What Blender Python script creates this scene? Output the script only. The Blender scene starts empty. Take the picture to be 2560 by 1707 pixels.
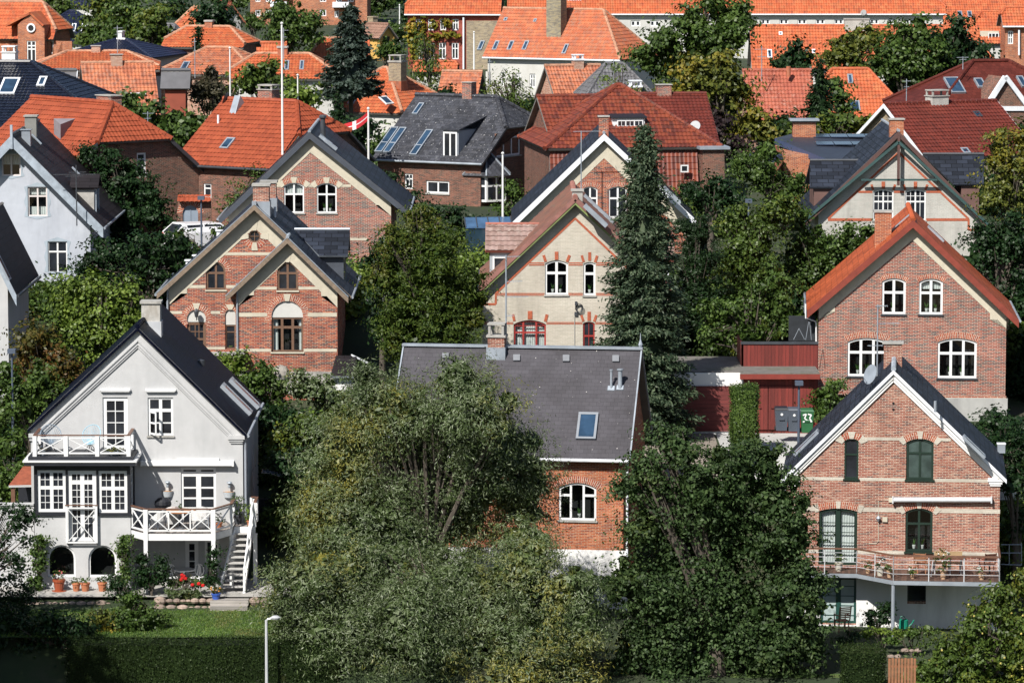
import bpy, math, random
import numpy as np
from mathutils import Vector, Matrix
from mathutils.geometry import tessellate_polygon
R = math.radians
random.seed(7)
rng = np.random.default_rng(11)
sc = bpy.context.scene
COL = sc.collection

# ------------------------------------------------------------ camera maths: photo pixel -> ray -> real surface
F = 10237.0; HC = 29.4; PITCH = R(6.5)
OFF = {i + 1: (ox, oy, 2.7035) for i, (ox, oy) in enumerate((a, b) for b in (0, 560, 1127) for a in (0, 850, 1700))}
OFF[0] = (0, 0, .91875)
OFF.update({10: (60, 1050, 6.271), 11: (320, 1150, 5.917), 12: (0, 1330, 3.459), 13: (2040, 1340, 4.273), 14: (0, 220, 4.611), 15: (400, 420, 4.523), 16: (400, 740, 4.523), 17: (1180, 480, 3.733)})
FW = Vector((0, math.cos(PITCH), -math.sin(PITCH))); UP = Vector((0, math.sin(PITCH), math.cos(PITCH)))
CAM = Vector((0, 0, HC))
def S(k, x, y):
    a, b, c = OFF[k]; return a + x / c, b + y / c
def ray(k, x, y):
    sx, sy = S(k, x, y)
    return FW + Vector((1, 0, 0)) * ((sx - 1280) / F) + UP * (-(sy - 853.5) / F)
def at(k, x, y, Y):
    d = ray(k, x, y)
    return CAM + d * (Y / d.y)

TL_ = ([60, 120, 150, 153.4, 154.8, 160.7, 161.2, 166, 172, 184, 190, 200, 214, 245, 290, 376, 500, 900], [-14, -6, -2.2, -1.5, .32, .37, .75, .85, 1.9, 4.0, 5.4, 7.6, 9.4, 9.9, 10.9, 11.6, 12.5, 15])
TR_ = ([60, 120, 150, 156, 165, 171, 174, 179, 189, 200, 214, 245, 290, 376, 500, 900], [-14, -6, -3, -1.6, -1.15, -.8, 2.8, 4.3, 4.3, 6.5, 9.2, 9.9, 10.9, 11.6, 12.5, 15])
def ground(x, y):
    t = min(1, max(0, (x + 6) / 12)); t = t * t * (3 - 2 * t)
    return float(np.interp(y, *TL_)) * (1 - t) + float(np.interp(y, *TR_)) * t

# ------------------------------------------------------------ object tree helpers
def link(o, parent=None):
    COL.objects.link(o)
    if parent is not None: o.parent = parent
    return o
def tag(o, label=None, cat=None, group=None, kind=None):
    if label: o['label'] = label
    if cat: o['category'] = cat
    if group: o['group'] = group
    if kind: o['kind'] = kind
    return o
def empty(name, loc, rz=0, label=None, cat=None, group=None):
    o = bpy.data.objects.new(name, None); o.empty_display_size = .3
    o.location = loc; o.rotation_euler = (0, 0, rz)
    link(o); return tag(o, label, cat, group)
def kids(o): return [c for c in COL.objects if c.parent == o]
def copy_tree(o, parent=None):
    c = o.copy(); COL.objects.link(c); c.parent = parent
    for ch in kids(o): copy_tree(ch, c)
    return c

class MB:
    def __init__(s): s.v = []; s.l = []; s.n = []; s.m = []; s.u = []; s.s = []
    def face(s, pts, m=0, uv=None, sm=False):
        i = len(s.v); s.v += [tuple(p) for p in pts]; k = len(pts)
        s.l += range(i, i + k); s.n.append(k); s.m.append(m); s.s.append(sm)
        if uv is None:
            a, b, c = Vector(pts[0]), Vector(pts[1]), Vector(pts[2])
            nn = (b - a).cross(c - a)
            ax, ay, az = abs(nn.x), abs(nn.y), abs(nn.z)
            if az >= ax and az >= ay: uv = [(p[0], p[1]) for p in pts]
            elif ax > ay: uv = [(p[1], p[2]) for p in pts]
            else: uv = [(p[0], p[2]) for p in pts]
        for q in uv: s.u += (q[0], q[1])
    def box(s, x0, x1, y0, y1, z0, z1, m=0):
        p = [(x, y, z) for z in (z0, z1) for y in (y0, y1) for x in (x0, x1)]
        for f in ((0, 1, 5, 4), (1, 3, 7, 5), (3, 2, 6, 7), (2, 0, 4, 6), (4, 5, 7, 6), (0, 2, 3, 1)):
            s.face([p[i] for i in f], m)
    def hexa(s, b, t, m=0, cap=True, uv=None):
        n = len(b)
        for i in range(n):
            j = (i + 1) % n; s.face([b[i], b[j], t[j], t[i]], m)
        if cap:
            if n <= 4: s.face(t, m, uv); s.face(b[::-1], m)
            else: s.poly(t, m); s.poly(b, m)
    def poly(s, pts, m=0):
        for t in tessellate_polygon([[Vector(p) for p in pts]]): s.face([pts[i] for i in t], m)
    def bar(s, p0, p1, w, h=None, m=0, up=(0, 0, 1)):
        p0, p1 = Vector(p0), Vector(p1); d = (p1 - p0)
        if d.length < 1e-6: return
        d.normalize(); up = Vector(up)
        if abs(d.dot(up)) > .98: up = Vector((0, 1, 0))
        a = d.cross(up).normalized(); b = a.cross(d).normalized(); h = h or w
        q = [a * (w / 2 * i) + b * (h / 2 * j) for i, j in ((-1, -1), (1, -1), (1, 1), (-1, 1))]
        s.hexa([p0 + x for x in q], [p1 + x for x in q], m)
    def tube(s, pts, r, m=0, n=8, cap=True):
        pts = [Vector(p) for p in pts]; rs = r if isinstance(r, (list, tuple)) else [r] * len(pts)
        rings = []
        for i, p in enumerate(pts):
            d = (pts[min(i + 1, len(pts) - 1)] - pts[max(i - 1, 0)]).normalized()
            up = Vector((0, 0, 1)) if abs(d.z) < .95 else Vector((0, 1, 0))
            a = d.cross(up).normalized(); b = a.cross(d)
            rings.append([p + (a * math.cos(2 * math.pi * k / n) + b * math.sin(2 * math.pi * k / n)) * rs[i] for k in range(n)])
        for i in range(len(rings) - 1):
            for k in range(n):
                j = (k + 1) % n; s.face([rings[i][k], rings[i][j], rings[i + 1][j], rings[i + 1][k]], m, sm=True)
        if cap: s.poly(rings[0], m); s.poly(rings[-1], m)
    def lathe(s, prof, c=(0, 0, 0), m=0, n=14):
        rings = [[(c[0] + r * math.cos(2 * math.pi * k / n), c[1] + r * math.sin(2 * math.pi * k / n), c[2] + z) for k in range(n)] for r, z in prof]
        for i in range(len(rings) - 1):
            for k in range(n):
                j = (k + 1) % n; s.face([rings[i][k], rings[i][j], rings[i + 1][j], rings[i + 1][k]], m, sm=True)
        s.poly(rings[0], m); s.poly(rings[-1], m)
    def arrays(s, V, Q, UV, m=0, sm=True):
        i = len(s.v); s.v += list(map(tuple, V.tolist())); s.l += (Q.ravel() + i).tolist()
        k = len(Q); s.n += [Q.shape[1]] * k; s.m += [m] * k; s.s += [sm] * k; s.u += UV.ravel().tolist()
    def build(s, name, mats, parent=None, bev=0):
        me = bpy.data.meshes.new(name)
        me.vertices.add(len(s.v)); me.vertices.foreach_set('co', np.array(s.v, dtype=np.float32).ravel())
        me.loops.add(len(s.l)); me.loops.foreach_set('vertex_index', np.array(s.l, dtype=np.int32))
        me.polygons.add(len(s.n)); n = np.array(s.n, dtype=np.int32)
        me.polygons.foreach_set('loop_start', np.concatenate([[0], np.cumsum(n)[:-1]]).astype(np.int32))
        me.polygons.foreach_set('material_index', np.array(s.m, dtype=np.int32))
        me.polygons.foreach_set('use_smooth', np.array(s.s, dtype=bool))
        uv = me.uv_layers.new(name='UVMap'); uv.data.foreach_set('uv', np.array(s.u, dtype=np.float32))
        for m in (mats if isinstance(mats, (list, tuple)) else [mats]): me.materials.append(m)
        me.update(calc_edges=True)
        return link(bpy.data.objects.new(name, me), parent)

def arrmesh(name, V, k, mat, parent=None, mi=None):
    """every k verts one polygon"""
    me = bpy.data.meshes.new(name); nv = len(V); nf = nv // k
    me.vertices.add(nv); me.vertices.foreach_set('co', V.astype(np.float32).ravel())
    me.loops.add(nv); me.loops.foreach_set('vertex_index', np.arange(nv, dtype=np.int32))
    me.polygons.add(nf); me.polygons.foreach_set('loop_start', (np.arange(nf) * k).astype(np.int32))
    for m in (mat if isinstance(mat, (list, tuple)) else [mat]): me.materials.append(m)
    if mi is not None: me.polygons.foreach_set('material_index', mi.astype(np.int32))
    me.update(calc_edges=True)
    return link(bpy.data.objects.new(name, me), parent)

# ------------------------------------------------------------ materials
def newmat(name):
    m = bpy.data.materials.new(name); m.use_nodes = True; nt = m.node_tree
    b = nt.nodes['Principled BSDF']
    return m, nt, b
def N(nt, t, **kw):
    n = nt.nodes.new(t)
    for k, v in kw.items():
        if k in n.inputs: n.inputs[k].default_value = v
        else: setattr(n, k, v)
    return n
def ramp(nt, stops, inp, interp='LINEAR'):
    r = nt.nodes.new('ShaderNodeValToRGB'); cr = r.color_ramp; cr.interpolation = interp
    while len(cr.elements) < len(stops): cr.elements.new(.5)
    for e, (p, c) in zip(cr.elements, stops):
        e.position = p; e.color = (*c, 1) if len(c) == 3 else c
    nt.links.new(inp, r.inputs[0]); return r.outputs[0]
def mixc(nt, a, b, f, mode='MIX'):
    m = nt.nodes.new('ShaderNodeMix'); m.data_type = 'RGBA'; m.blend_type = mode
    for s, v in ((0, f), (6, a), (7, b)):
        if hasattr(v, 'is_linked'): nt.links.new(v, m.inputs[s])
        elif s == 0: m.inputs[0].default_value = v
        else: m.inputs[s].default_value = (*v, 1)
    return m.outputs[2]
def mth(nt, op, a, b=None):
    m = nt.nodes.new('ShaderNodeMath'); m.operation = op
    for i, v in enumerate((a, b)):
        if v is None: continue
        if hasattr(v, 'is_linked'): nt.links.new(v, m.inputs[i])
        else: m.inputs[i].default_value = v
    return m.outputs[0]
def noise(nt, vec, scale, detail=4, rough=.55):
    n = N(nt, 'ShaderNodeTexNoise', Scale=scale, Detail=detail, Roughness=rough); nt.links.new(vec, n.inputs['Vector'])
    return n.outputs['Fac']
def sstep(nt, v, a, b):
    m = nt.nodes.new('ShaderNodeMapRange'); m.inputs[1].default_value = a; m.inputs[2].default_value = b; m.clamp = True
    nt.links.new(v, m.inputs[0]); return m.outputs[0]
def bump(nt, b, h, strength=.5, dist=.02):
    n = N(nt, 'ShaderNodeBump', Strength=strength, Distance=dist); nt.links.new(h, n.inputs['Height']); nt.links.new(n.outputs[0], b.inputs['Normal'])
def obj_co(nt): return nt.nodes.new('ShaderNodeTexCoord').outputs['Object']
def uv_co(nt): return nt.nodes.new('ShaderNodeUVMap').outputs['UV']
MATS = {}
def memo(fn):
    def w(name, *a, **k):
        if name not in MATS: MATS[name] = fn(name, *a, **k)
        return MATS[name]
    return w
@memo
def flat(name, c, rough=.6, var=.15, ns=1.5, metal=0, dirt=None, dsc=.8, bmp=.0, spec=.5, lo=.5):
    m, nt, b = newmat(name); co = obj_co(nt)
    f = noise(nt, co, ns, 6)
    c2 = tuple(x * (1 - var) for x in c); c3 = tuple(min(1, x * (1 + var * .5)) for x in c)
    col = ramp(nt, [(.3, c2), (.7, c3)], f)
    if dirt:
        mp = N(nt, 'ShaderNodeMapping'); mp.inputs['Scale'].default_value = (1, 1, .22); nt.links.new(co, mp.inputs[0])
        d = sstep(nt, noise(nt, mp.outputs[0], dsc, 8, .65), lo, lo + .25)
        col = mixc(nt, col, dirt, mth(nt, 'MULTIPLY', d, .75))
    nt.links.new(col, b.inputs['Base Color']); b.inputs['Roughness'].default_value = rough; b.inputs['Metallic'].default_value = metal
    b.inputs['Specular IOR Level'].default_value = spec
    if bmp: bump(nt, b, noise(nt, co, 25, 5), bmp, .01)
    return m
@memo
def brick(name, cols, mortar, bw=.235, rh=.067, ms=.012, patch=None, pth=.55, mrt2=None):
    m, nt, b = newmat(name); uv = uv_co(nt); L = nt.links.new
    bt = N(nt, 'ShaderNodeTexBrick', Scale=1.0); bt.inputs['Brick Width'].default_value = bw; bt.inputs['Row Height'].default_value = rh
    bt.inputs['Mortar Size'].default_value = ms / 2; bt.inputs['Mortar Smooth'].default_value = .15; L(uv, bt.inputs['Vector'])
    sp = nt.nodes.new('ShaderNodeSeparateXYZ'); L(uv, sp.inputs[0])
    row = mth(nt, 'FLOOR', mth(nt, 'DIVIDE', sp.outputs[1], rh))
    off = mth(nt, 'MULTIPLY', mth(nt, 'MODULO', row, 2.0), .5)
    cl = mth(nt, 'FLOOR', mth(nt, 'ADD', mth(nt, 'DIVIDE', sp.outputs[0], bw), off))
    cb = nt.nodes.new('ShaderNodeCombineXYZ'); L(cl, cb.inputs[0]); L(row, cb.inputs[1])
    wn = nt.nodes.new('ShaderNodeTexWhiteNoise'); wn.noise_dimensions = '2D'; L(cb.outputs[0], wn.inputs['Vector'])
    col = ramp(nt, [(i / len(cols), c) for i, c in enumerate(cols)], wn.outputs[0], 'CONSTANT')
    co = obj_co(nt)
    big = noise(nt, co, .45, 5)
    mp = N(nt, 'ShaderNodeMapping'); mp.inputs['Scale'].default_value = (1.3, 1.3, .3); nt.links.new(co, mp.inputs[0])
    col = mixc(nt, col, (.72, .7, .69), sstep(nt, big, .35, .7), 'MULTIPLY'); col = mixc(nt, col, (.55, .54, .55), mth(nt, 'MULTIPLY', sstep(nt, noise(nt, mp.outputs[0], .8, 7, .7), .5, .72), .7), 'MULTIPLY')
    if patch: col = mixc(nt, col, patch, mth(nt, 'MULTIPLY', sstep(nt, noise(nt, co, .9, 6), pth, pth + .2), .7))
    mo = mixc(nt, mortar, mrt2 or tuple(x * .6 for x in mortar), sstep(nt, noise(nt, co, 1.3, 5), .45, .7))
    col = mixc(nt, col, mo, bt.outputs['Fac'])
    L(col, b.inputs['Base Color']); b.inputs['Roughness'].default_value = .9; b.inputs['Specular IOR Level'].default_value = .25
    bump(nt, b, mth(nt, 'ADD', mth(nt, 'MULTIPLY', bt.outputs['Fac'], -1), mth(nt, 'MULTIPLY', wn.outputs[0], .5)), .6, .008)
    return m
@memo
def tile(name, cols, pu=.24, pv=.33, stain=None, st=(.55, .75), rough=.65, sc2=.7, spec=.35, samt=.8):
    m, nt, b = newmat(name); uv = uv_co(nt); L = nt.links.new
    sp = nt.nodes.new('ShaderNodeSeparateXYZ'); L(uv, sp.inputs[0])
    cb = nt.nodes.new('ShaderNodeCombineXYZ'); L(mth(nt, 'FLOOR', mth(nt, 'DIVIDE', sp.outputs[0], pu)), cb.inputs[0]); L(mth(nt, 'FLOOR', mth(nt, 'DIVIDE', sp.outputs[1], pv)), cb.inputs[1])
    wn = nt.nodes.new('ShaderNodeTexWhiteNoise'); wn.noise_dimensions = '2D'; L(cb.outputs[0], wn.inputs['Vector'])
    col = ramp(nt, [(i / max(1, len(cols) - 1), c) for i, c in enumerate(cols)], wn.outputs[0])
    n1 = noise(nt, uv, sc2, 6, .65)
    col = mixc(nt, col, (.7, .68, .66), sstep(nt, n1, .42, .72), 'MULTIPLY')
    if stain:
        n2 = noise(nt, uv, 3.5, 8, .7); n3 = noise(nt, uv, .35, 3)
        col = mixc(nt, col, stain, mth(nt, 'MULTIPLY', mth(nt, 'MULTIPLY', sstep(nt, n2, st[0], st[1]), sstep(nt, n3, .35, .65)), samt))
    L(col, b.inputs['Base Color']); b.inputs['Roughness'].default_value = rough; b.inputs['Specular IOR Level'].default_value = spec
    return m
@memo
def slate(name, c, bw=.3, rh=.2, line=.35, var=.35, speck=None, rough=.55, ms=.012, stain=None, spthr=.73):
    m, nt, b = newmat(name); uv = uv_co(nt); L = nt.links.new
    bt = N(nt, 'ShaderNodeTexBrick', Scale=1.0); bt.inputs['Brick Width'].default_value = bw; bt.inputs['Row Height'].default_value = rh
    bt.inputs['Mortar Size'].default_value = ms / 2; bt.inputs['Mortar Smooth'].default_value = .3; L(uv, bt.inputs['Vector'])
    bt.inputs['Color1'].default_value = (*[x * (1 - var) for x in c], 1); bt.inputs['Color2'].default_value = (*[x * (1 + var) for x in c], 1)
    bt.inputs['Mortar'].default_value = (*[x * line for x in c], 1)
    n1 = noise(nt, uv, .5, 6, .6)
    col = mixc(nt, bt.outputs['Color'], (.65, .64, .62), sstep(nt, n1, .4, .7), 'MULTIPLY')
    if stain: col = mixc(nt, col, stain, mth(nt, 'MULTIPLY', sstep(nt, noise(nt, uv, 1.6, 8, .7), .52, .72), .6))
    if speck:
        v = N(nt, 'ShaderNodeTexNoise', Scale=9.0, Detail=1.0); L(uv, v.inputs['Vector'])
        col = mixc(nt, col, speck, sstep(nt, v.outputs['Fac'], spthr, spthr + .03))
    L(col, b.inputs['Base Color']); b.inputs['Roughness'].default_value = rough; b.inputs['Specular IOR Level'].default_value = .18
    bump(nt, b, mth(nt, 'MULTIPLY', bt.outputs['Fac'], -1), .7, .01)
    return m
@memo
def boards(name, c, w=.14, var=.3, vert=True, line=.4):
    m, nt, b = newmat(name); uv = uv_co(nt); L = nt.links.new
    sp = nt.nodes.new('ShaderNodeSeparateXYZ'); L(uv, sp.inputs[0]); q = mth(nt, 'DIVIDE', sp.outputs[0 if vert else 1], w)
    wn = nt.nodes.new('ShaderNodeTexWhiteNoise'); wn.noise_dimensions = '1D'; L(mth(nt, 'FLOOR', q), wn.inputs['W'])
    col = ramp(nt, [(0, tuple(x * (1 - var) for x in c)), (1, tuple(x * (1 + var) for x in c))], wn.outputs[0])
    mp = N(nt, 'ShaderNodeMapping'); mp.inputs['Scale'].default_value = (8, 1, 1) if vert else (1, 8, 1); L(uv, mp.inputs[0])
    col = mixc(nt, col, (.6, .6, .6), sstep(nt, noise(nt, mp.outputs[0], 1.2, 6, .7), .45, .75), 'MULTIPLY')
    fr = mth(nt, 'FRACT', q); ed = mth(nt, 'LESS_THAN', fr, .09)
    col = mixc(nt, col, tuple(x * line for x in c), ed)
    L(col, b.inputs['Base Color']); b.inputs['Roughness'].default_value = .7
    bump(nt, b, mth(nt, 'MULTIPLY', ed, -1), .6, .01)
    return m
@memo
def leafmat(name, dark, mid, light, accent=None, ac=.62, gloss=.25, asc=.25, trans=.25, rough=.45):
    m, nt, b = newmat(name); L = nt.links.new
    g = nt.nodes.new('ShaderNodeNewGeometry'); co = obj_co(nt)
    col = ramp(nt, [(0, dark), (.5, mid), (1, light)], g.outputs['Random Per Island'])
    n = noise(nt, co, .55, 4, .6)
    col = mixc(nt, col, tuple(x * .55 / max(1e-3, 1) + .0 for x in (1, 1, 1)), mth(nt, 'MULTIPLY', sstep(nt, n, .4, .62), .65), 'MULTIPLY')
    if accent:
        n2 = noise(nt, co, asc, 4, .6)
        f = mth(nt, 'MULTIPLY', sstep(nt, n2, ac - .08, ac + .06), mth(nt, 'GREATER_THAN', mth(nt, 'FRACT', mth(nt, 'MULTIPLY', g.outputs['Random Per Island'], 17.3)), .3))
        col = mixc(nt, col, accent, f)
    L(col, b.inputs['Base Color']); b.inputs['Roughness'].default_value = rough; b.inputs['Specular IOR Level'].default_value = gloss
    tr = nt.nodes.new('ShaderNodeBsdfTranslucent'); L(mixc(nt, col, (1.0, 1.1, .45), 1, 'MULTIPLY'), tr.inputs[0])
    ms = nt.nodes.new('ShaderNodeMixShader'); ms.inputs[0].default_value = trans
    L(b.outputs[0], ms.inputs[1]); L(tr.outputs[0], ms.inputs[2]); L(ms.outputs[0], nt.nodes['Material Output'].inputs[0])
    return m
@memo
def glassm(name, c=(.012, .014, .018), rough=.04, spec=.5):
    m, nt, b = newmat(name); co = obj_co(nt)
    nt.links.new(ramp(nt, [(.35, c), (.65, tuple(x * 2.2 for x in c))], noise(nt, co, 1.1, 3)), b.inputs['Base Color'])
    b.inputs['Roughness'].default_value = rough; b.inputs['Specular IOR Level'].default_value = spec
    return m
@memo
def clearglass(name):
    m, nt, b = newmat(name); L = nt.links.new; nt.nodes.remove(b)
    t = nt.nodes.new('ShaderNodeBsdfTransparent'); t.inputs[0].default_value = (.85, .9, .9, 1)
    g = nt.nodes.new('ShaderNodeBsdfGlossy'); g.inputs['Roughness'].default_value = .03
    mx = nt.nodes.new('ShaderNodeMixShader'); mx.inputs[0].default_value = .09
    L(t.outputs[0], mx.inputs[1]); L(g.outputs[0], mx.inputs[2]); L(mx.outputs[0], nt.nodes['Material Output'].inputs[0])
    return m

WHITE = flat('white_paint', (.68, .69, .7), .45, .06)
GLASS = glassm('window_glass')
SKYGL = glassm('skylight_glass', (.014, .03, .055), .08, .6)
GREY = flat('zinc', (.32, .36, .41), .45, .25, metal=.3)
DGREY = flat('dark_metal', (.05, .055, .065), .4, .3)
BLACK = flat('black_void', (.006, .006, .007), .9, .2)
CONC = flat('concrete', (.35, .34, .32), .9, .25, 3, dirt=(.12, .12, .11), bmp=.3)
TERRA = flat('terracotta', (.42, .15, .07), .8, .2, 6)
STEEL = flat('steel_pole', (.55, .57, .6), .4, .15, metal=.2)
CLEAR = clearglass('clear_pane')
CURT = flat('curtain', (.62, .63, .62), .9, .15)
SAND = flat('sand_render', (.5, .46, .37), .9, .12, 4, dirt=(.36, .33, .27))

# ------------------------------------------------------------ planes and houses
class Pl:
    def __init__(s, fr, o, ua, va):
        s.fr = fr; s.o = Vector(o); s.ua = Vector(ua).normalized(); s.va = Vector(va).normalized(); s.n = s.ua.cross(s.va).normalized(); s.holes = []
    def T(s, a, b, d=0): return s.o + s.ua * a + s.va * b + s.n * d
    def hit(s, k, x, y, d=0):
        M = s.fr.inv; o = M @ CAM; r = (M.to_3x3() @ ray(k, x, y))
        t = ((s.o + s.n * d) - o).dot(s.n) / r.dot(s.n); p = o + r * t - s.o
        return p.dot(s.ua), p.dot(s.va)
    def P(s, k, x, y, d=0): a, b = s.hit(k, x, y, d); return s.T(a, b, d)
    def facade(s, mb, outer, m=0, depth=.13, mr=None):
        loops = [outer] + s.holes; allp = [p for L in loops for p in L]
        for t in tessellate_polygon([[Vector((p[0], p[1], 0)) for p in L] for L in loops]):
            pts = [allp[i] for i in t]
            mb.face([s.T(*p) for p in pts], m, [(p[0] + s.o.dot(s.ua), p[1] + s.o.dot(s.va)) for p in pts])
        for h in s.holes:
            for i in range(len(h)):
                p, q = h[i], h[(i + 1) % len(h)]
                mb.face([s.T(*p), s.T(*q), s.T(q[0], q[1], -depth), s.T(p[0], p[1], -depth)], m if mr is None else mr)

def archpts(a0, b0, a1, b1, rise, n=10):
    if rise <= .005: return [(a0, b0), (a1, b0), (a1, b1), (a0, b1)]
    w = (a1 - a0) / 2; r = (w * w + rise * rise) / (2 * rise); cx = (a0 + a1) / 2; cy = b1 - r
    t = math.asin(min(1, w / r))
    if rise > w - 1e-3: t = math.pi / 2
    return [(a0, b0), (a1, b0)] + [(cx + r * math.sin(t - 2 * t * i / n), cy + r * math.cos(t - 2 * t * i / n)) for i in range(n + 1)]

class House:
    def __init__(s, name, label, cat, k, x, y, Y, yaw=0, group=None, dz=0):
        s.O = at(k, x, y, Y); s.O.z += dz; s.yaw = R(yaw)
        s.e = empty(name, s.O, s.yaw, label, cat, group)
        s.M = Matrix.Translation(s.O) @ Matrix.Rotation(s.yaw, 4, 'Z'); s.inv = s.M.inverted()
        s.front = Pl(s, (0, 0, 0), (1, 0, 0), (0, 0, 1)); s.roof = None; s.deco = MB(); s.dm = []
    def fpl(s, v): return Pl(s, (0, v, 0), (1, 0, 0), (0, 0, 1))
    def spl(s, u, side): return Pl(s, (u, 0, 0), (0, side, 0), (0, 0, 1))     # side wall; side=+1 faces right (+u)
    def dmi(s, mat):
        if mat not in s.dm: s.dm.append(mat)
        return s.dm.index(mat)
    def finish(s, name='trim'):
        if s.deco.n: s.deco.build(name, s.dm, s.e)
    def win(s, k, x0, y0, x1, y1, pl=None, **kw):
        pl = pl or s.front
        a0, b1 = pl.hit(k, x0, y0); a1, b0 = pl.hit(k, x1, y1)
        if a0 > a1: a0, a1 = a1, a0
        return s.winm(a0, b0, a1, b1, pl, **kw)
    def winm(s, a0, b0, a1, b1, pl, rise=0, fw=.07, cols=(.5,), rows=(.36,), mw=.07, tc=(), tr=(), tw=.028, ex=(), mat=WHITE, glass=GLASS,
             rec=.09, sill=None, name='window', hole=True, lab=None, clear=False, curtain=None, parent=None, flush=False, n=10, plants=0):
        rise = min(rise, (a1 - a0) / 2); W_, H_ = a1 - a0, b1 - b0
        outer = archpts(a0, b0, a1, b1, rise, n)
        if hole: pl.holes.append(outer)
        inner = archpts(a0 + fw, b0 + fw, a1 - fw, b1 - fw, rise * (1 - 2 * fw / W_) if rise else 0, n)
        mb = MB(); d0, d1 = (-rec - .03, -rec + .03) if not flush else (0.0, .04)
        e = .003 if hole else 0
        m = len(outer)
        for i in range(m):
            j = (i + 1) % m; o1, o2, i1, i2 = outer[i], outer[j], inner[i], inner[j]
            mb.face([pl.T(*o1, d1), pl.T(*o2, d1), pl.T(*i2, d1), pl.T(*i1, d1)])
            mb.face([pl.T(*i1, d1), pl.T(*i2, d1), pl.T(*i2, d0), pl.T(*i1, d0)])
            if not hole or flush: mb.face([pl.T(*o1, d1), pl.T(*o2, d1), pl.T(*o2, d0), pl.T(*o1, d0)])
        def top(a):
            if not rise: return b1 - fw
            w = W_ / 2; r = (w * w + rise * rise) / (2 * rise); x = a - (a0 + a1) / 2
            return b1 - r + math.sqrt(max(0, r * r - x * x)) - fw
        def bx(x0_, x1_, y0_, y1_, dd, ee=0):
            p = [(x0_, y0_), (x1_, y0_), (x1_, y1_), (x0_, y1_)]
            mb.hexa([pl.T(*q, d0 + .01) for q in p], [pl.T(*q, dd) for q in p])
        for c in cols: x = a0 + W_ * c; bx(x - mw / 2, x + mw / 2, b0 + fw, top(x), d1 - .004)
        for r_ in rows: y = b1 - H_ * r_; bx(a0 + fw, a1 - fw, y - mw / 2, y + mw / 2, d1 - .007)
        for c in tc: x = a0 + W_ * c; bx(x - tw / 2, x + tw / 2, b0 + fw, top(x), d1 - .012)
        for r_ in tr: y = b1 - H_ * r_; bx(a0 + fw, a1 - fw, y - tw / 2, y + tw / 2, d1 - .015)
        for (fx0, fy0, fx1, fy1) in ex:
            p0 = (a0 + W_ * fx0, b1 - H_ * fy0); p1 = (a0 + W_ * fx1, b1 - H_ * fy1)
            mb.bar(pl.T(*p0, d1 - .02), pl.T(*p1, d1 - .02), tw, .03, up=pl.n)
        fr = mb.build(name, mat, parent or s.e)
        if lab: fr['label'] = lab
        if parent is None or parent.parent is None or True:
            g = MB(); dg = (d0 + d1) / 2 - .005
            gp = [pl.T(*q, dg) for q in inner]
            g.poly(gp) if len(gp) > 4 else g.face(gp)
            if not (parent is not None and parent.parent is not None and parent.parent.parent is not None):
                g.build('pane', CLEAR if (clear or curtain or plants) else glass, fr)
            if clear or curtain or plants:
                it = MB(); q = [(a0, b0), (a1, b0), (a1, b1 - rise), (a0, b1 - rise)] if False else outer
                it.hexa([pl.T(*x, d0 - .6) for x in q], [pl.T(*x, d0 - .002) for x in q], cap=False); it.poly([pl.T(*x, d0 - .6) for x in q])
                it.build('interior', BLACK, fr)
                if plants:
                    pb = MB(); lf = []
                    for i in range(plants):
                        x = a0 + W_ * (.2 + .6 * (i + .5) / plants + random.uniform(-.04, .04)); z = b0 + fw + .01; c = pl.T(x, z, d0 - .12)
                        pb.lathe([(.05, 0), (.075, .14), (.065, .15)], c, 0, 8)
                        for q2 in range(14):
                            an = random.uniform(0, 6.28); ln = random.uniform(.1, .32); t = c + Vector((math.cos(an) * ln * .35, math.sin(an) * ln * .2, .14 + ln)); b_ = c + Vector((0, 0, .13)); w_ = Vector((.025, 0, .01))
                            pb.face([b_, (b_ + t) / 2 + w_, t, (b_ + t) / 2 - w_], 1)
                    pb.build('potted_plant', [flat('pot_white', (.6, .6, .58)), leafmat('leaf_house', (.02, .06, .01), (.04, .1, .02), (.08, .16, .04))], fr)
                if curtain:
                    cb = MB()
                    for (f0, f1, g0, g1) in curtain:
                        x0_, x1_ = a0 + W_ * f0, a0 + W_ * f1; nf = max(4, int((x1_ - x0_) / .05)); z1 = b1 - H_ * g0; z0 = b1 - H_ * g1
                        for i in range(nf):
                            xa, xb = x0_ + (x1_ - x0_) * i / nf, x0_ + (x1_ - x0_) * (i + 1) / nf; da, db = d0 - .1 - .03 * (i % 2), d0 - .1 - .03 * ((i + 1) % 2)
                            cb.face([pl.T(xa, z0, da), pl.T(xb, z0, db), pl.T(xb, min(z1, top(xb)), db), pl.T(xa, min(z1, top(xa)), da)])
                    cb.build('curtain', CURT, fr)
        if sill:
            sb = MB(); p = [(a0 - .05, b0 - .07), (a1 + .05, b0 - .07), (a1 + .05, b0), (a0 - .05, b0)]
            sb.hexa([pl.T(*q, -rec) for q in p], [pl.T(*q, .06) for q in p]); sb.build('sill', sill, fr)
        fr['_b'] = (a0, b0, a1, b1, rise)
        return fr
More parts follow.
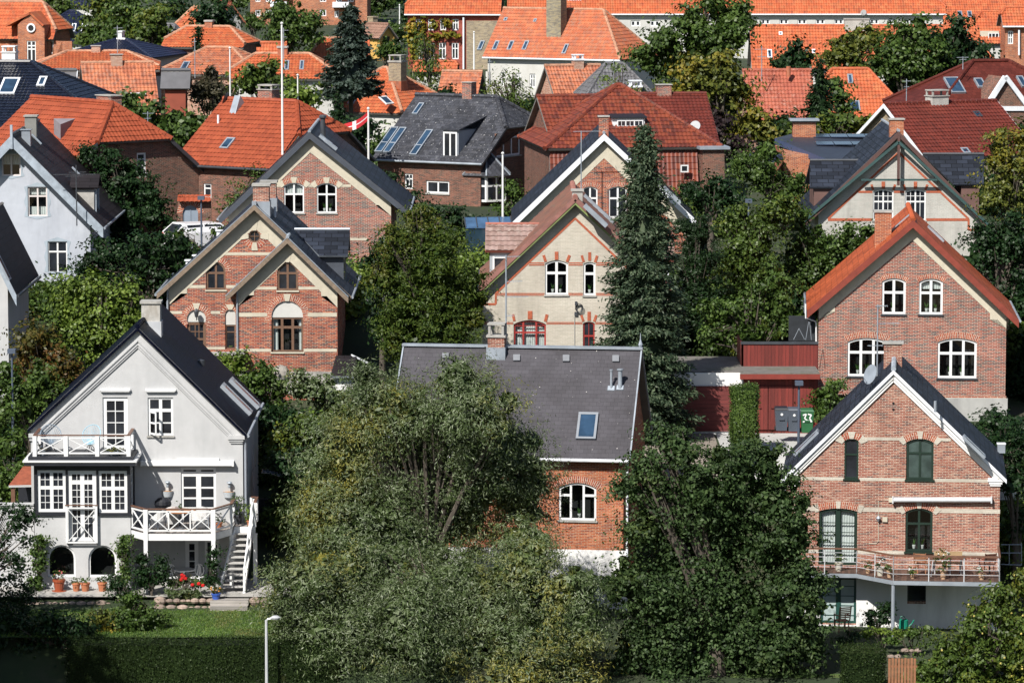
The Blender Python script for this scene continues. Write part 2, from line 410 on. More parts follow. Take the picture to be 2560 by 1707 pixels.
    def arch(s, f, t=.25, mat=None, pl=None, ext=.0, key=None, kw=.12, ends=False, kn=3, steps=12, pr=.006):
        a0, b0, a1, b1, rise = f['_b']; pl = pl or s.front
        mi = s.dmi(mat); w = (a1 - a0) / 2
        if rise < .01: rise = .01
        r = (w * w + rise * rise) / (2 * rise); cx, cy = (a0 + a1) / 2, b1 - r; th = math.asin(min(1, w / r)) + ext / r
        if rise > w - 1e-3: th = math.pi / 2 + ext / r
        P = lambda a, rr: (cx + rr * math.sin(a), cy + rr * math.cos(a))
        for i in range(steps):
            q0, q1 = -th + 2 * th * i / steps, -th + 2 * th * (i + 1) / steps
            ps = [P(q0, r), P(q1, r), P(q1, r + t), P(q0, r + t)]
            s.deco.face([pl.T(*p, pr) for p in ps], mi, [(0, q0 * r), (0, q1 * r), (t, q1 * r), (t, q0 * r)])
            s.deco.face([pl.T(*ps[3], pr), pl.T(*ps[2], pr), pl.T(*ps[2], 0), pl.T(*ps[3], 0)], mi)
        if key:
            ki = s.dmi(key); angs = [0]
            if ends: angs += [-th, th]
            for a in angs:
                h = kw / 2 / r; ps = [P(a - h, r - .005), P(a + h, r - .005), P(a + h * 1.25, r + t + .04), P(a - h * 1.25, r + t + .04)]
                s.deco.hexa([pl.T(*p, 0) for p in ps], [pl.T(*p, .03) for p in ps], ki)
    def band(s, k, x0, x1, y0, y1, mat, pl=None, pr=.012, skip=()):
        pl = pl or s.front; mi = s.dmi(mat)
        a0, b1 = pl.hit(k, x0, y0); a1 = pl.hit(k, x1, y1)[0]; b0 = pl.hit(k, x0, y1)[1]; cuts = sorted([(pl.hit(k, q[0], y0)[0], pl.hit(k, q[1], y0)[0]) for q in skip])
        x = a0
        for c in cuts + [(a1, a1)]:
            if c[0] > x + .01:
                p = [(x, b0), (c[0], b0), (c[0], b1), (x, b1)]
                s.deco.hexa([pl.T(*q, 0.0) for q in p], [pl.T(*q, pr) for q in p], mi)
            x = max(x, c[1])
    def rake(s, pl, A, Lp, Rp, w, mat, kn=None, pr=.02, km=None):
        """pale band under the verge: A apex, L, R wall corners (a,b); kn=(width,height) of the kneeler blocks"""
        mi = s.dmi(mat)
        for E, sg in ((Lp, 1), (Rp, -1)):
            d = (Vector(E) - Vector(A)); dd = d.normalized(); vert = w / max(.2, abs(dd.x))
            ps = [A, E, (E[0], E[1] - vert), (A[0], A[1] - vert)]
            ps = [(p[0], p[1]) for p in ps]
            s.deco.hexa([pl.T(*p, .0) for p in ps], [pl.T(*p, pr) for p in ps], mi)
            if kn:
                x = E[0] + sg * kn[0]; yt = E[1] - (E[1] - A[1]) * (abs(x - E[0]) / abs(A[0] - E[0])) - vert * .9
                ps = [(E[0], E[1] - kn[1]), (x, E[1] - kn[1]), (x, yt), (E[0], E[1] - vert * .98)]
                s.deco.hexa([pl.T(*p, .0) for p in ps], [pl.T(*p, pr + .004) for p in ps], s.dmi(km or mat))
    def zigzag(s, k, pts, w, mat, pl=None, pr=.014):
        """thin brick line following photo points"""
        pl = pl or s.front; mi = s.dmi(mat); q = [pl.hit(k, *p) for p in pts]
        for (p, r_) in zip(q, q[1:]):
            s.deco.bar(pl.T(*p, pr - .02), pl.T(*r_, pr - .02), w, .04 + random.random() * .001, mi, up=pl.n)

def sidedormer(h, k, ridge, eave, cheek, vr, ve, vc, mats, side=1, win=None, back=None, tl=None, th=.1, name='dormer'):
    """dormer on the roof side whose own ridge runs across the house. px boxes: ridge=(x0,x1,y) eave=(x0,x1,y) cheek=(x0,x1,y1)"""
    g = h.fpl(vr); R0 = g.hit(k, ridge[0], ridge[2]); R1 = g.hit(k, ridge[1], ridge[2]); g2 = h.fpl(ve); E0 = g2.hit(k, eave[0], eave[2]); E1 = g2.hit(k, eave[1], eave[2])
    vb = 2 * vr - ve; zr = (R0[1] + R1[1]) / 2; ze = (E0[1] + E1[1]) / 2; mb = MB(); V = Vector
    roofface(mb, [V((E0[0], ve, ze)), V((E1[0], ve, ze)), V((R1[0], vr, zr)), V((R0[0], vr, zr))], tl, th)
    slab(mb, [V((E0[0], vb, ze)), V((E1[0], vb, ze)), V((R1[0], vr, zr)), V((R0[0], vr, zr))], th, 0, 1)
    mb.tube([(R0[0], vr, zr + .03), (R1[0], vr, zr + .03)], .08, 1, 6)
    g3 = h.fpl(vc); c0 = g3.hit(k, cheek[0], cheek[2])[0]; c1 = g3.hit(k, cheek[1], cheek[2])[0]; zb = g3.hit(k, cheek[0], cheek[2])[1]; w = MB(); ce = 2 * vr - vc
    w.box(c0, c1, vc, ce, zb - .5, ze + .02, 0); w.face([(c1 if side > 0 else c0, vc, ze), (c1 if side > 0 else c0, ce, ze), (c1 if side > 0 else c0, vr, zr - .1)], 0)
    w.build(name, mats[2], h.e); o = kids(h.e)[-1]; mb.build('dormer_roof', mats[:2], o)
    return o, Pl(h, (0, vc, 0), (1, 0, 0), (0, 0, 1))
def slab(mb, pts, th, m=0, mu=None):
    """roof slab: polygon pts (top), thickness straight down the normal"""
    P = [Vector(p) for p in pts]; n = (P[1] - P[0]).cross(P[2] - P[0]).normalized()
    if n.z < 0: n = -n
    e = None
    for a, b in zip(P, P[1:] + P[:1]):
        d = b - a
        if abs(d.z) < 1e-3 * max(1, d.length) + 1e-4 and d.length > .1: e = d.normalized(); break
    e = e or (P[1] - P[0]).normalized()
    f = n.cross(e)
    if f.z < 0: f = -f
    B = [p - n * th for p in P]
    for i in range(len(P)):
        j = (i + 1) % len(P); mb.face([P[i], P[j], B[j], B[i]], m if mu is None else mu)
    uv = [(p.dot(e), p.dot(f)) for p in P]
    for t in tessellate_polygon([P]): mb.face([P[i] for i in t], m, [uv[i] for i in t])
    for t in tessellate_polygon([B]): mb.face([B[i] for i in t], m if mu is None else mu)

def panel(mb, pts, pu=.24, pv=.33, amp=.035, lift=.035, m=0, base=.02, spw=4, u0=None):
    """pantiles: real corrugated courses clipped to a convex roof polygon"""
    P = [Vector(p) for p in pts]; n = (P[1] - P[0]).cross(P[2] - P[0]).normalized()
    if n.z < 0: n = -n
    e = Vector((0, 0, 1)).cross(n).normalized(); f = n.cross(e)
    if f.z < 0: f = -f; e = -e
    o = P[0]; q = np.array([((p - o).dot(e), (p - o).dot(f)) for p in P])
    vmin, vmax = q[:, 1].min(), q[:, 1].max(); umin, umax = q[:, 0].min(), q[:, 0].max()
    def rng_u(v):
        xs = []
        for i in range(len(q)):
            a, b = q[i], q[(i + 1) % len(q)]
            if (a[1] - v) * (b[1] - v) <= 0 and abs(a[1] - b[1]) > 1e-9: xs.append(a[0] + (b[0] - a[0]) * (v - a[1]) / (b[1] - a[1]))
            elif abs(a[1] - v) < 1e-9: xs.append(a[0])
        return (min(xs), max(xs)) if xs else (0, 0)
    nc = max(1, int(math.ceil((vmax - vmin) / pv))); us = np.arange(math.floor(umin / pu), math.ceil(umax / pu) + 1e-6, 1 / spw) * pu
    E, Fv, Nn, O = (np.array(x) for x in (e, f, n, o))
    for j in range(nc):
        va = vmin + j * pv; vb = min(vmax, va + pv + .02)
        if vb - va < .03: continue
        rows = []
        for v, h in ((va, lift), (vb, 0.0)):
            lo, hi = rng_u(min(max(v, vmin + 1e-6), vmax - 1e-6)); u = np.clip(us, lo, hi)
            t = (u / pu) % 1.0; hh = amp * (np.sin(t * 2 * np.pi) * .6 + np.sin(t * 4 * np.pi + .8) * .25) + amp * .6 + base + h
            rows.append((u, O + np.outer(u, E) + v * Fv + np.outer(hh, Nn), np.full_like(u, v)))
        K = len(us); V = np.vstack([rows[0][1], rows[1][1]])
        keep = [i for i in range(K - 1) if rows[0][0][i + 1] - rows[0][0][i] > 1e-6 or rows[1][0][i + 1] - rows[1][0][i] > 1e-6]
        if not keep: continue
        keep = np.array(keep); Q = np.stack([keep, keep + 1, K + keep + 1, K + keep], 1)
        mid = us[keep] + pu / spw / 2
        uvu = np.stack([us[keep] + 1e-4, us[keep + 1] - 1e-4, us[keep + 1] - 1e-4, us[keep] + 1e-4], 1); uvv = np.tile([va - vmin + .01, va - vmin + .01, va - vmin + pv * .97, va - vmin + pv * .97], (len(keep), 1))
        mb.arrays(V, Q, np.stack([uvu, uvv], 2), m)
def ridge(mb, p0, p1, r=.13, m=0, seg=.38):
    p0, p1 = Vector(p0), Vector(p1); L = (p1 - p0).length; n = max(2, int(L / seg)); pts = []; rs = []
    for i in range(n):
        a = i / n; b = (i + 1) / n
        pts += [p0.lerp(p1, a), p0.lerp(p1, b - .002)]; rs += [r * 1.08, r * .9]
    mb.tube(pts, rs, m, 7)

def roofface(mb, pts, tl, th=.12, m=0, mu=1):
    if tl:
        slab(mb, pts, th, mu, mu); panel(mb, pts, m=m, **tl)
    else: slab(mb, pts, th, m, mu)

def gable(h, k, xl, xr, yl, yr, ap, rap, rl, rr, depth, mats, base=-3, ov=.35, bov=.3, th=.14, tl=None, barge=(.05, .24), rakew=0, rakem=None, kn=None, km=None, ridge_r=.0, extra=None, bm=None, ridgem=None, back=True, gutter=None, v0=0):
    """gable-front house. px: xl,xr wall edges; yl,yr their eave height; ap apex of wall; rap/rl/rr roof apex and tips on the overhang plane."""
    wm, rm, bgm, um = mats; f = h.front; D = v0 + depth
    A = f.hit(k, *ap); Lp = f.hit(k, xl, yl); Rp = f.hit(k, xr, yr)
    fo = v0 - ov; g = h.fpl(fo); TA, TL, TR = g.hit(k, *rap), g.hit(k, *rl), g.hit(k, *rr)
    A0, L0, R0 = A, Lp, Rp; zz = lambda u, E: TA[1] + (E[1] - TA[1]) * (u - TA[0]) / (E[0] - TA[0]) - th * 1.25
    A, Lp, Rp = (TA[0], TA[1] - th * 1.3), (Lp[0], zz(Lp[0], TL)), (Rp[0], zz(Rp[0], TR))
    h.A, h.L, h.Rr = A, Lp, Rp
    outer = [(Lp[0], base), (Rp[0], base), Rp, A, Lp]
    w = MB(); f.facade(w, outer, 0)
    sr = h.sideR if hasattr(h, 'sideR') else h.spl(Rp[0], 1); sl = h.sideL if hasattr(h, 'sideL') else h.spl(Lp[0], -1)
    sr.facade(w, [(v0, base), (D, base), (D, Rp[1]), (v0, Rp[1])], 0)
    sl.facade(w, [(-D, base), (-v0, base), (-v0, Lp[1]), (-D, Lp[1])], 0)
    w.poly([(p[0], D, p[1]) for p in outer], 0)
    h.wall = w.build('wall', wm, h.e)
    b = D + bov; mb = MB()
    rp0, rp1 = Vector((TA[0], fo, TA[1])), Vector((TA[0], b, TA[1]))
    for E, nm in ((TL, 'sl'), (TR, 'sr')):
        e0, e1 = Vector((E[0], fo, E[1])), Vector((E[0], b, E[1]))
        pts = [e0, e1, rp1, rp0]; roofface(mb, pts, tl, th)
        up = (rp0 - e0).normalized()
        setattr(h, nm, Pl(h, e0, (0, 1, 0) if E is TR else (0, -1, 0), up))
        # bargeboard
    if ridgem or tl: ridge(mb, rp0 + Vector((0, 0, .03)), rp1 + Vector((0, 0, .03)), ridge_r or .13, 2 if ridgem else 0)
    h.roof = mb.build('roof', [rm, um] + ([ridgem] if ridgem else []), h.e)
    bb = MB()
    for E in (TL, TR):
        d = Vector((E[0] - TA[0], E[1] - TA[1])).normalized(); n2 = Vector((-d.y, d.x)); n2 = n2 if n2.y < 0 else -n2
        o = n2 * .0; vv = barge[1] / abs(d.x)
        a0, a1 = Vector(TA), Vector(E)
        ps = [a0, a1, a1 + Vector((0, -vv)), a0 + Vector((0, -vv))]
        bb.hexa([(p.x, fo - .004, p.y - .01) for p in ps], [(p.x, fo - .004 - barge[0], p.y - .01) for p in ps])
    bb.build('bargeboard', bgm, h.e)
    if rakew: h.rake(f, A, Lp, Rp, rakew + max(0, (A[1] - A0[1])) * .7, rakem, kn, km=km)
    if gutter:
        for E, sg in ((TL, -1), (TR, 1)):
            q = MB(); q.tube([(E[0] + sg * .06, fo, E[1] - .06), (E[0] + sg * .06, b, E[1] - .06)], .065, 0, 8); q.build('gutter', gutter, h.e)
    return h

def chimney(h, k, x0, y0, x1, y1, v, dv, wm, capm=None, parent=None, cap=.12, capo=.06, pots=0, hood=None, flash=None, corbel=0, lab=None):
    """photo box x0..x1 (width), y0 top, y1 base, on the plane at depth v"""
    g = h.fpl(v); a0, b1 = g.hit(k, x0, y0); a1, b0 = g.hit(k, x1, y1); b0 -= .7
    mb = MB(); ct = b1
    if hood: ct = b1 - hood
    mats = [wm, capm or wm]
    mb.box(a0, a1, v, v + dv, b0, ct - cap, 0)
    if corbel: mb.box(a0 - .05, a1 + .05, v - .05, v + dv + .05, ct - cap - corbel, ct - cap + .002, 0)
    mb.box(a0 - capo, a1 + capo, v - capo, v + dv + capo, ct - cap + .003, ct, 1)
    if hood:
        for a in (a0 + .07, a1 - .07):
            for vv in (v + .07, v + dv - .07): mb.box(a - .05, a + .05, vv - .05, vv + .05, ct, b1 - .07, 1)
        mb.box(a0 - .02, a1 + .02, v - .02, v + dv + .02, b1 - .07, b1, 1)
    for i in range(pots):
        mb.tube([(a0 + (a1 - a0) * (i + .5) / pots, v + dv / 2, ct), (a0 + (a1 - a0) * (i + .5) / pots, v + dv / 2, ct + .35)], .11, 1)
    if flash:
        mats.append(flash); mb.box(a0 - .05, a1 + .05, v - .06, v + dv + .05, b0, b0 + .95, 2)
    o = mb.build('chimney', mats, parent or h.roof)
    if lab: o['label'] = lab
    return o

def skylight(h, pl, k, pts, mat=GREY, glass=SKYGL, hgt=.09, fr=.09, lab=None, name='skylight', bar=None):
    """pts: px corners; box taken from their extent on the slope"""
    q = [pl.hit(k, *p) for p in pts]; a0, a1 = min(p[0] for p in q), max(p[0] for p in q); b0, b1 = min(p[1] for p in q), max(p[1] for p in q)
    if len(pts) == 4:   # mean sides
        xs = sorted(p[0] for p in q); ys = sorted(p[1] for p in q); a0, a1 = (xs[0] + xs[1]) / 2, (xs[2] + xs[3]) / 2; b0, b1 = (ys[0] + ys[1]) / 2, (ys[2] + ys[3]) / 2
    return sky2(h, pl, a0, b0, a1, b1, mat, glass, hgt, fr, lab, name, bar)
def sky2(h, pl, a0, b0, a1, b1, mat=GREY, glass=SKYGL, hgt=.09, fr=.09, lab=None, name='skylight', bar=None):
    mb = MB(); B = lambda x0, x1, y0, y1, z0, z1, m=0: mb.hexa([pl.T(*p, z0) for p in ((x0, y0), (x1, y0), (x1, y1), (x0, y1))], [pl.T(*p, z1) for p in ((x0, y0), (x1, y0), (x1, y1), (x0, y1))], m)
    B(a0, a1, b0, b0 + fr, 0, hgt); B(a0, a1, b1 - fr * 1.2, b1, 0, hgt + .004); B(a0, a0 + fr, b0 + fr, b1 - fr * 1.2, 0, hgt - .002); B(a1 - fr, a1, b0 + fr, b1 - fr * 1.2, 0, hgt - .002)
    if bar: B(a0 + fr, a1 - fr, b0 + (b1 - b0) * bar - .04, b0 + (b1 - b0) * bar + .04, 0, hgt - .006)
    o = mb.build(name, mat, h.roof)
    if lab: o['label'] = lab
    g = MB(); g.face([pl.T(*p, hgt - .02) for p in ((a0 + fr * .9, b0 + fr * .9), (a1 - fr * .9, b0 + fr * .9), (a1 - fr * .9, b1 - fr), (a0 + fr * .9, b1 - fr))])
    # the pane is a second material of the skylight when the skylight is already a sub-part
    o.data.materials.append(glass)
    me = g; base = len(o.data.vertices)
    pane = g.build('pane', glass, None); join_into(o, pane, 1)
    return o
def join_into(a, b, mi):
    """append mesh of b to a (same space), material index mi; removes b"""
    A, B = a.data, b.data
    va = np.empty(len(A.vertices) * 3, np.float32); A.vertices.foreach_get('co', va); vb = np.empty(len(B.vertices) * 3, np.float32); B.vertices.foreach_get('co', vb)
    mb = MB(); mb.v = [tuple(x) for x in np.concatenate([va, vb]).reshape(-1, 3).tolist()]
    off = len(A.vertices)
    for M_, o, fix in ((A, 0, None), (B, off, mi)):
        for p in M_.polygons:
            mb.l += [i + o for i in p.vertices]; mb.n.append(len(p.vertices)); mb.m.append(p.material_index if fix is None else fix); mb.s.append(False)
        u = np.empty(len(M_.loops) * 2, np.float32); M_.uv_layers[0].data.foreach_get('uv', u); mb.u += u.tolist()
    mats = list(A.materials); nm = a.name; par = a.parent
    t = mb.build('tmp', mats, None); a.data = t.data; bpy.data.objects.remove(t); bpy.data.objects.remove(b)

def hiproof(h, u0, u1, v0, v1, we, wr, r0, r1, hL, hR, mats, tl=None, th=.12, ov=.3, base=-3, vm=None, wallh=None, rr=.13, walls=True, bargem=None, rrm=None, gut=None, hips=True):
    """ridge along u; hL/hR height of the hip eave at each end (==we full hip, ==wr gable). u0..v1 are the roof's outline; walls stand ov inside."""
    wm, rm, um = mats; vm = (v0 + v1) / 2 if vm is None else vm
    vf = lambda w: v0 + (vm - v0) * (w - we) / (wr - we); vb = lambda w: v1 + (vm - v1) * (w - we) / (wr - we)
    if hL >= wr - .01: hL = wr; r0 = u0
    if hR >= wr - .01: hR = wr; r1 = u1
    V = Vector; mb = MB()
    def side(v, vfn):
        p = [V((u0, v, we)), V((u1, v, we))]
        if we < hR < wr: p.append(V((u1, vfn(hR), hR)))
        p.append(V((r1, vm, wr)))
        if r1 - r0 > .02: p.append(V((r0, vm, wr)))
        if we < hL < wr: p.append(V((u0, vfn(hL), hL)))
        return p
    Fp, Bp = side(v0, vf), side(v1, vb)
    roofface(mb, Fp, tl, th); roofface(mb, Bp, None, th)
    rm2 = 2 if rrm else 0
    for u, r_, hh, nm in ((u0, r0, hL, 'pl'), (u1, r1, hR, 'pr')):
        if hh < wr:
            t = [V((u, vf(hh), hh)), V((u, vb(hh), hh)), V((r_, vm, wr))]; roofface(mb, t, tl, th)
            sgn = 1 if u == u1 else -1
            mid = V((u, vm, hh)); setattr(h, nm, Pl(h, mid, (0, sgn, 0), V((r_, vm, wr)) - mid))
            if hips:
                for q in t[:2]: ridge(mb, q + V((0, 0, .04)), t[2] + V((0, 0, .04)), rr, rm2)
    ridge(mb, (r0, vm, wr + .04), (r1, vm, wr + .04), rr, rm2)
    h.pf = Pl(h, (0, v0, we), (1, 0, 0), V((0, vm - v0, wr - we)))
    h.roof = mb.build('roof', [rm, um] + ([rrm] if rrm else []), h.e)
    if walls:
        w = MB(); a0, a1, c0, c1 = u0 + ov, u1 - ov, v0 + ov, v1 - ov; top = we + .05
        f = getattr(h, 'wf', None) or Pl(h, (0, c0, 0), (1, 0, 0), (0, 0, 1)); f.facade(w, [(a0, base), (a1, base), (a1, top), (a0, top)])
        w.face([(a0, c1, base), (a1, c1, base), (a1, c1, top), (a0, c1, top)])
        sl = (wr - we) / (vm - v0)
        for u, hh, side_, pn in ((a0, hL, -1, 'wl'), (a1, hR, 1, 'wr_')):
            q = getattr(h, pn, None) or Pl(h, (u, 0, 0), (0, side_, 0), (0, 0, 1))
            pts = [(c0, base), (c1, base), (c1, top)]
            if hh > we + .05:
                zz = min(hh, wr) - .06
                vb_, vf_ = v1 + (vm - v1) * (zz - we + .06) / (wr - we), v0 + (vm - v0) * (zz - we + .06) / (wr - we)
                pts.append((vb_, zz))
                if vb_ - vf_ > .05: pts.append((vf_, zz))
            pts.append((c0, top)); q.facade(w, [(p[0] * side_, p[1]) for p in pts])
        h.wall = w.build('wall', wm, h.e)
        if gut:
            q = MB(); q.tube([(u0, v0 - .06, we - .03), (u1, v0 - .06, we - .03)], .07, 0, 8); q.build('gutter', gut, h.e)
    if bargem:
        bb = MB()
        for u, hh, sg in ((u0, hL, -1), (u1, hR, 1)):
            if hh > we + .05:
                for vv, fn in ((v0, vf), (v1, vb)):
                    p0, p1 = V((u, vv, we)), V((u, fn(hh), hh)); ps = [p0, p1, p1 - V((0, 0, .25)), p0 - V((0, 0, .25))]
                    bb.hexa([p + V((sg * .003, 0, .03)) for p in ps], [p + V((sg * .05, 0, .03)) for p in ps])
        if bb.n: bb.build('bargeboard', bargem, h.e)
    return h

def mass(name, label, k, x0, y0, x1, Y, yaw, W, ye, hL, hR, wm, rm, wh=5.5, tl=0, cat='house', group=None, um=None, ov=.3, runk=.85, eavem=None, **kw):
    """house with its ridge between photo points x0..x1; ye photo height of the front eave below x0; hL, hR = share of the slope that is hipped"""
    h = House(name, label, cat, k, x0, y0, Y, yaw, group); L = h.fpl(0).hit(k, x1, y0)[0]
    fix = W < 0; W = abs(W)
    for _ in range(4):
        dr = -h.fpl(-W / 2).hit(k, x0, ye)[1]
        if Y > 257 and not fix and W > 2.15 * dr: W = 2.1 * dr
    wh = wh if Y < 257 else wh * .8; wr = wh + dr; h.O.z -= wr; h.e.location = h.O
    h.M = Matrix.Translation(h.O) @ Matrix.Rotation(h.yaw, 4, 'Z'); h.inv = h.M.inverted()
    we = wr - dr; u0 = -(hL * W / 2 * runk if hL else 0); u1 = L + (hR * W / 2 * runk if hR else 0)
    h.dims = (u0, u1, W, we, wr, L)
    h.wf = h.fpl(-W / 2 + ov); h.wl = h.spl(u0 + ov, -1); h.wr_ = h.spl(u1 - ov, 1)
    h.args = (u0, u1, -W / 2, W / 2, we, wr, 0, L, wr - dr * hL if hL else 99, wr - dr * hR if hR else 99, (wm, rm, um or UND)); h.kw = dict(tl=tl if tl != 0 else dict(pu=.24, pv=.36, amp=.035, spw=3), ov=ov, base=-3, **kw)
    return h
def hgo(h): hiproof(h, *h.args, **h.kw); h.finish(); return h
# ------------------------------------------------------------ vegetation
def unit(a): return a / np.maximum(1e-9, np.linalg.norm(a, axis=-1, keepdims=True))
def leafquads(P, Nn, D, l, w):
    """P centres, Nn normals, D long axis, -> rhombus leaves"""
    D = unit(D - Nn * (D * Nn).sum(1, keepdims=True)); Sd = np.cross(Nn, D)
    l = (l * rng.uniform(.65, 1.3, len(P)))[:, None]; w = (w * rng.uniform(.7, 1.25, len(P)))[:, None]
    return np.stack([P - D * l / 2, P + Sd * w / 2 - D * l * .05, P + D * l / 2, P - Sd * w / 2 - D * l * .05], 1).reshape(-1, 3)
def crownleaves(lobes, cd=3.0, m=26, cr=.45, l=.14, w=.1, out=.7, droop=0., back=.45, inner=.25, flat_=.5):
    """lobes: list of (centre, (rx,ry,rz))"""
    C = []; Dn = []
    cs = np.array([c for c, r in lobes]); rs = np.array([r for c, r in lobes])
    for c, r in zip(cs, rs):
        area = 4 * math.pi * ((r[0] * r[1]) ** 1.6 / 3 + (r[0] * r[2]) ** 1.6 / 3 + (r[1] * r[2]) ** 1.6 / 3) ** (1 / 1.6)
        n = max(6, int(area * cd)); d = unit(rng.normal(size=(n, 3)))
        keep = (d[:, 1] < .25) | (rng.random(n) < back); d = d[keep]
        rad = np.where(rng.random(len(d)) < inner, rng.uniform(.55, .85, len(d)), rng.uniform(.8, 1.14, len(d)))
        p = c + d * r * rad[:, None]
        # drop clusters buried in other lobes
        q = (((p[:, None, :] - cs[None]) / (rs[None] * .72)) ** 2).sum(2).min(1) if len(cs) > 1 else np.full(len(p), 9.)
        kk = q > 1; C.append(p[kk]); Dn.append(unit(d / r)[kk])
    C = np.vstack(C); Dn = np.vstack(Dn); n = len(C)
    cnt = rng.integers(int(m * .5), int(m * 1.5) + 1, n); idx = np.repeat(np.arange(n), cnt)
    crr = cr * rng.uniform(.5, 1.6, n)
    off = unit(rng.normal(size=(len(idx), 3))) * (rng.random(len(idx)) ** .5)[:, None] * crr[idx][:, None]; off[:, 2] *= flat_
    hz = Dn * np.array([1, 1, .45]) + rng.normal(size=Dn.shape) * .35; hz = unit(hz); al = (off * hz[idx]).sum(1, keepdims=True); off += hz[idx] * al * .9
    P = C[idx] + off; P[:, 2] -= droop * np.abs(rng.normal(size=len(idx))) * crr[idx]
    No = unit(Dn[idx] * out * .7 + unit(off) * .8 + np.array([0, 0, .5]) + rng.normal(size=(len(idx), 3)) * .45)
    D = rng.normal(size=(len(idx), 3)) + np.array([0, 0, -1.6 * droop]) + Dn[idx] * .6
    return leafquads(P, No, D, l, w)
def coreballs(lobes, sc_=.8, l=.4, w=.32, k=1.7):
    """coarser leaves filling the inside of the crown so little shows through"""
    out = []
    for c, r in lobes:
        r = np.array(r); n = int(k * 4 * math.pi * (r.mean() * .7) ** 2 / (l * w / 2)) + 6; d = unit(rng.normal(size=(n, 3)))
        out.append(leafquads(np.array(c) + d * r * (rng.uniform(.35, sc_, n))[:, None], unit(d + rng.normal(size=(n, 3)) * .7), rng.normal(size=(n, 3)), l, w))
    return np.vstack(out)
BARK = flat('bark', (.09, .075, .06), .95, .4, 5)
BARKL = flat('bark_pale', (.3, .27, .2), .9, .35, 5)
LM = {
 'green': leafmat('leaf_green', (.025, .05, .01), (.052, .095, .018), (.1, .155, .035)),
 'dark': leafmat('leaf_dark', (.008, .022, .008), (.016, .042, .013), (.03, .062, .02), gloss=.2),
 'maple': leafmat('leaf_maple', (.018, .036, .011), (.034, .066, .019), (.08, .125, .045), accent=(.11, .15, .04), ac=.66, gloss=.2, rough=.55),
 'willow': leafmat('leaf_willow', (.045, .075, .02), (.09, .13, .045), (.23, .27, .17), accent=(.24, .22, .045), ac=.6, asc=.22, gloss=.3, rough=.45),
 'olive': leafmat('leaf_olive', (.03, .055, .01), (.06, .1, .018), (.1, .15, .03), accent=(.15, .16, .02), ac=.55),
 'lime': leafmat('leaf_lime', (.06, .1, .014), (.11, .17, .025), (.2, .27, .05), accent=(.03, .06, .012), ac=.6, asc=.5),
 'rust': leafmat('leaf_rust', (.04, .05, .012), (.07, .07, .015), (.12, .1, .02), accent=(.15, .065, .02), ac=.55, asc=.4),
 'yellow': leafmat('leaf_yellow', (.045, .065, .012), (.09, .11, .02), (.16, .17, .03), accent=(.22, .17, .02), ac=.55),
 'juniper': leafmat('leaf_juniper', (.025, .05, .01), (.055, .09, .015), (.1, .14, .025), accent=(.14, .13, .02), ac=.6, gloss=.2),
 'spruce': leafmat('leaf_spruce', (.028, .052, .03), (.058, .09, .052), (.13, .17, .1), gloss=.2),
 'fir': leafmat('leaf_fir', (.01, .024, .008), (.018, .042, .014), (.03, .06, .022), gloss=.2),
 'bluefir': leafmat('leaf_bluefir', (.025, .04, .032), (.045, .07, .055), (.09, .12, .1), gloss=.25),
 'brownpine': leafmat('leaf_brownpine', (.03, .03, .018), (.055, .05, .028), (.09, .08, .05), accent=(.03, .05, .02), ac=.5),
 'hedge': leafmat('leaf_hedge', (.012, .022, .008), (.024, .042, .012), (.045, .07, .02), accent=(.06, .05, .02), ac=.68, gloss=.1),
 'purple': leafmat('leaf_purple', (.02, .014, .016), (.035, .02, .024), (.05, .04, .03)),
}
def trunkmesh(o, base, lobes, r0, mat, name='trunk', limbs=True, bark_seg=6):
    mb = MB(); c = Vector(np.mean([l[0] for l in lobes], axis=0)); b = Vector(base)
    top = Vector((c.x * .8 + b.x * .2, c.y, max(c.z, b.z + 1)))
    pts = [b.lerp(top, t) + Vector((math.sin(t * 5 + b.x) * .12 * t, 0, 0)) for t in (0, .25, .5, .75, 1)]
    mb.tube(pts, [r0 * 1.25, r0, r0 * .85, r0 * .6, r0 * .35], 0, 9)
    if limbs:
        for cc, r in lobes[:14]:
            e = Vector(cc) + Vector((random.uniform(-.3, .3) * r[0], random.uniform(-.7, .1) * r[1], random.uniform(-.2, .5) * r[2])); s = pts[random.choice((1, 2, 3))]
            m_ = s.lerp(e, .5) + Vector((0, 0, .3)); mb.tube([s, m_, e], [r0 * .42, r0 * .26, r0 * .08], 0, 6)
            for q in range(2):
                d = Vector((random.uniform(-1, 1), random.uniform(-1, .6), random.uniform(-.1, 1))) * r[0] * .9; mb.tube([m_, m_ + d * .5 + Vector((0, 0, .1)), Vector(cc) + d], [r0 * .2, r0 * .12, r0 * .03], 0, 5)
    return mb.build(name, mat, o)
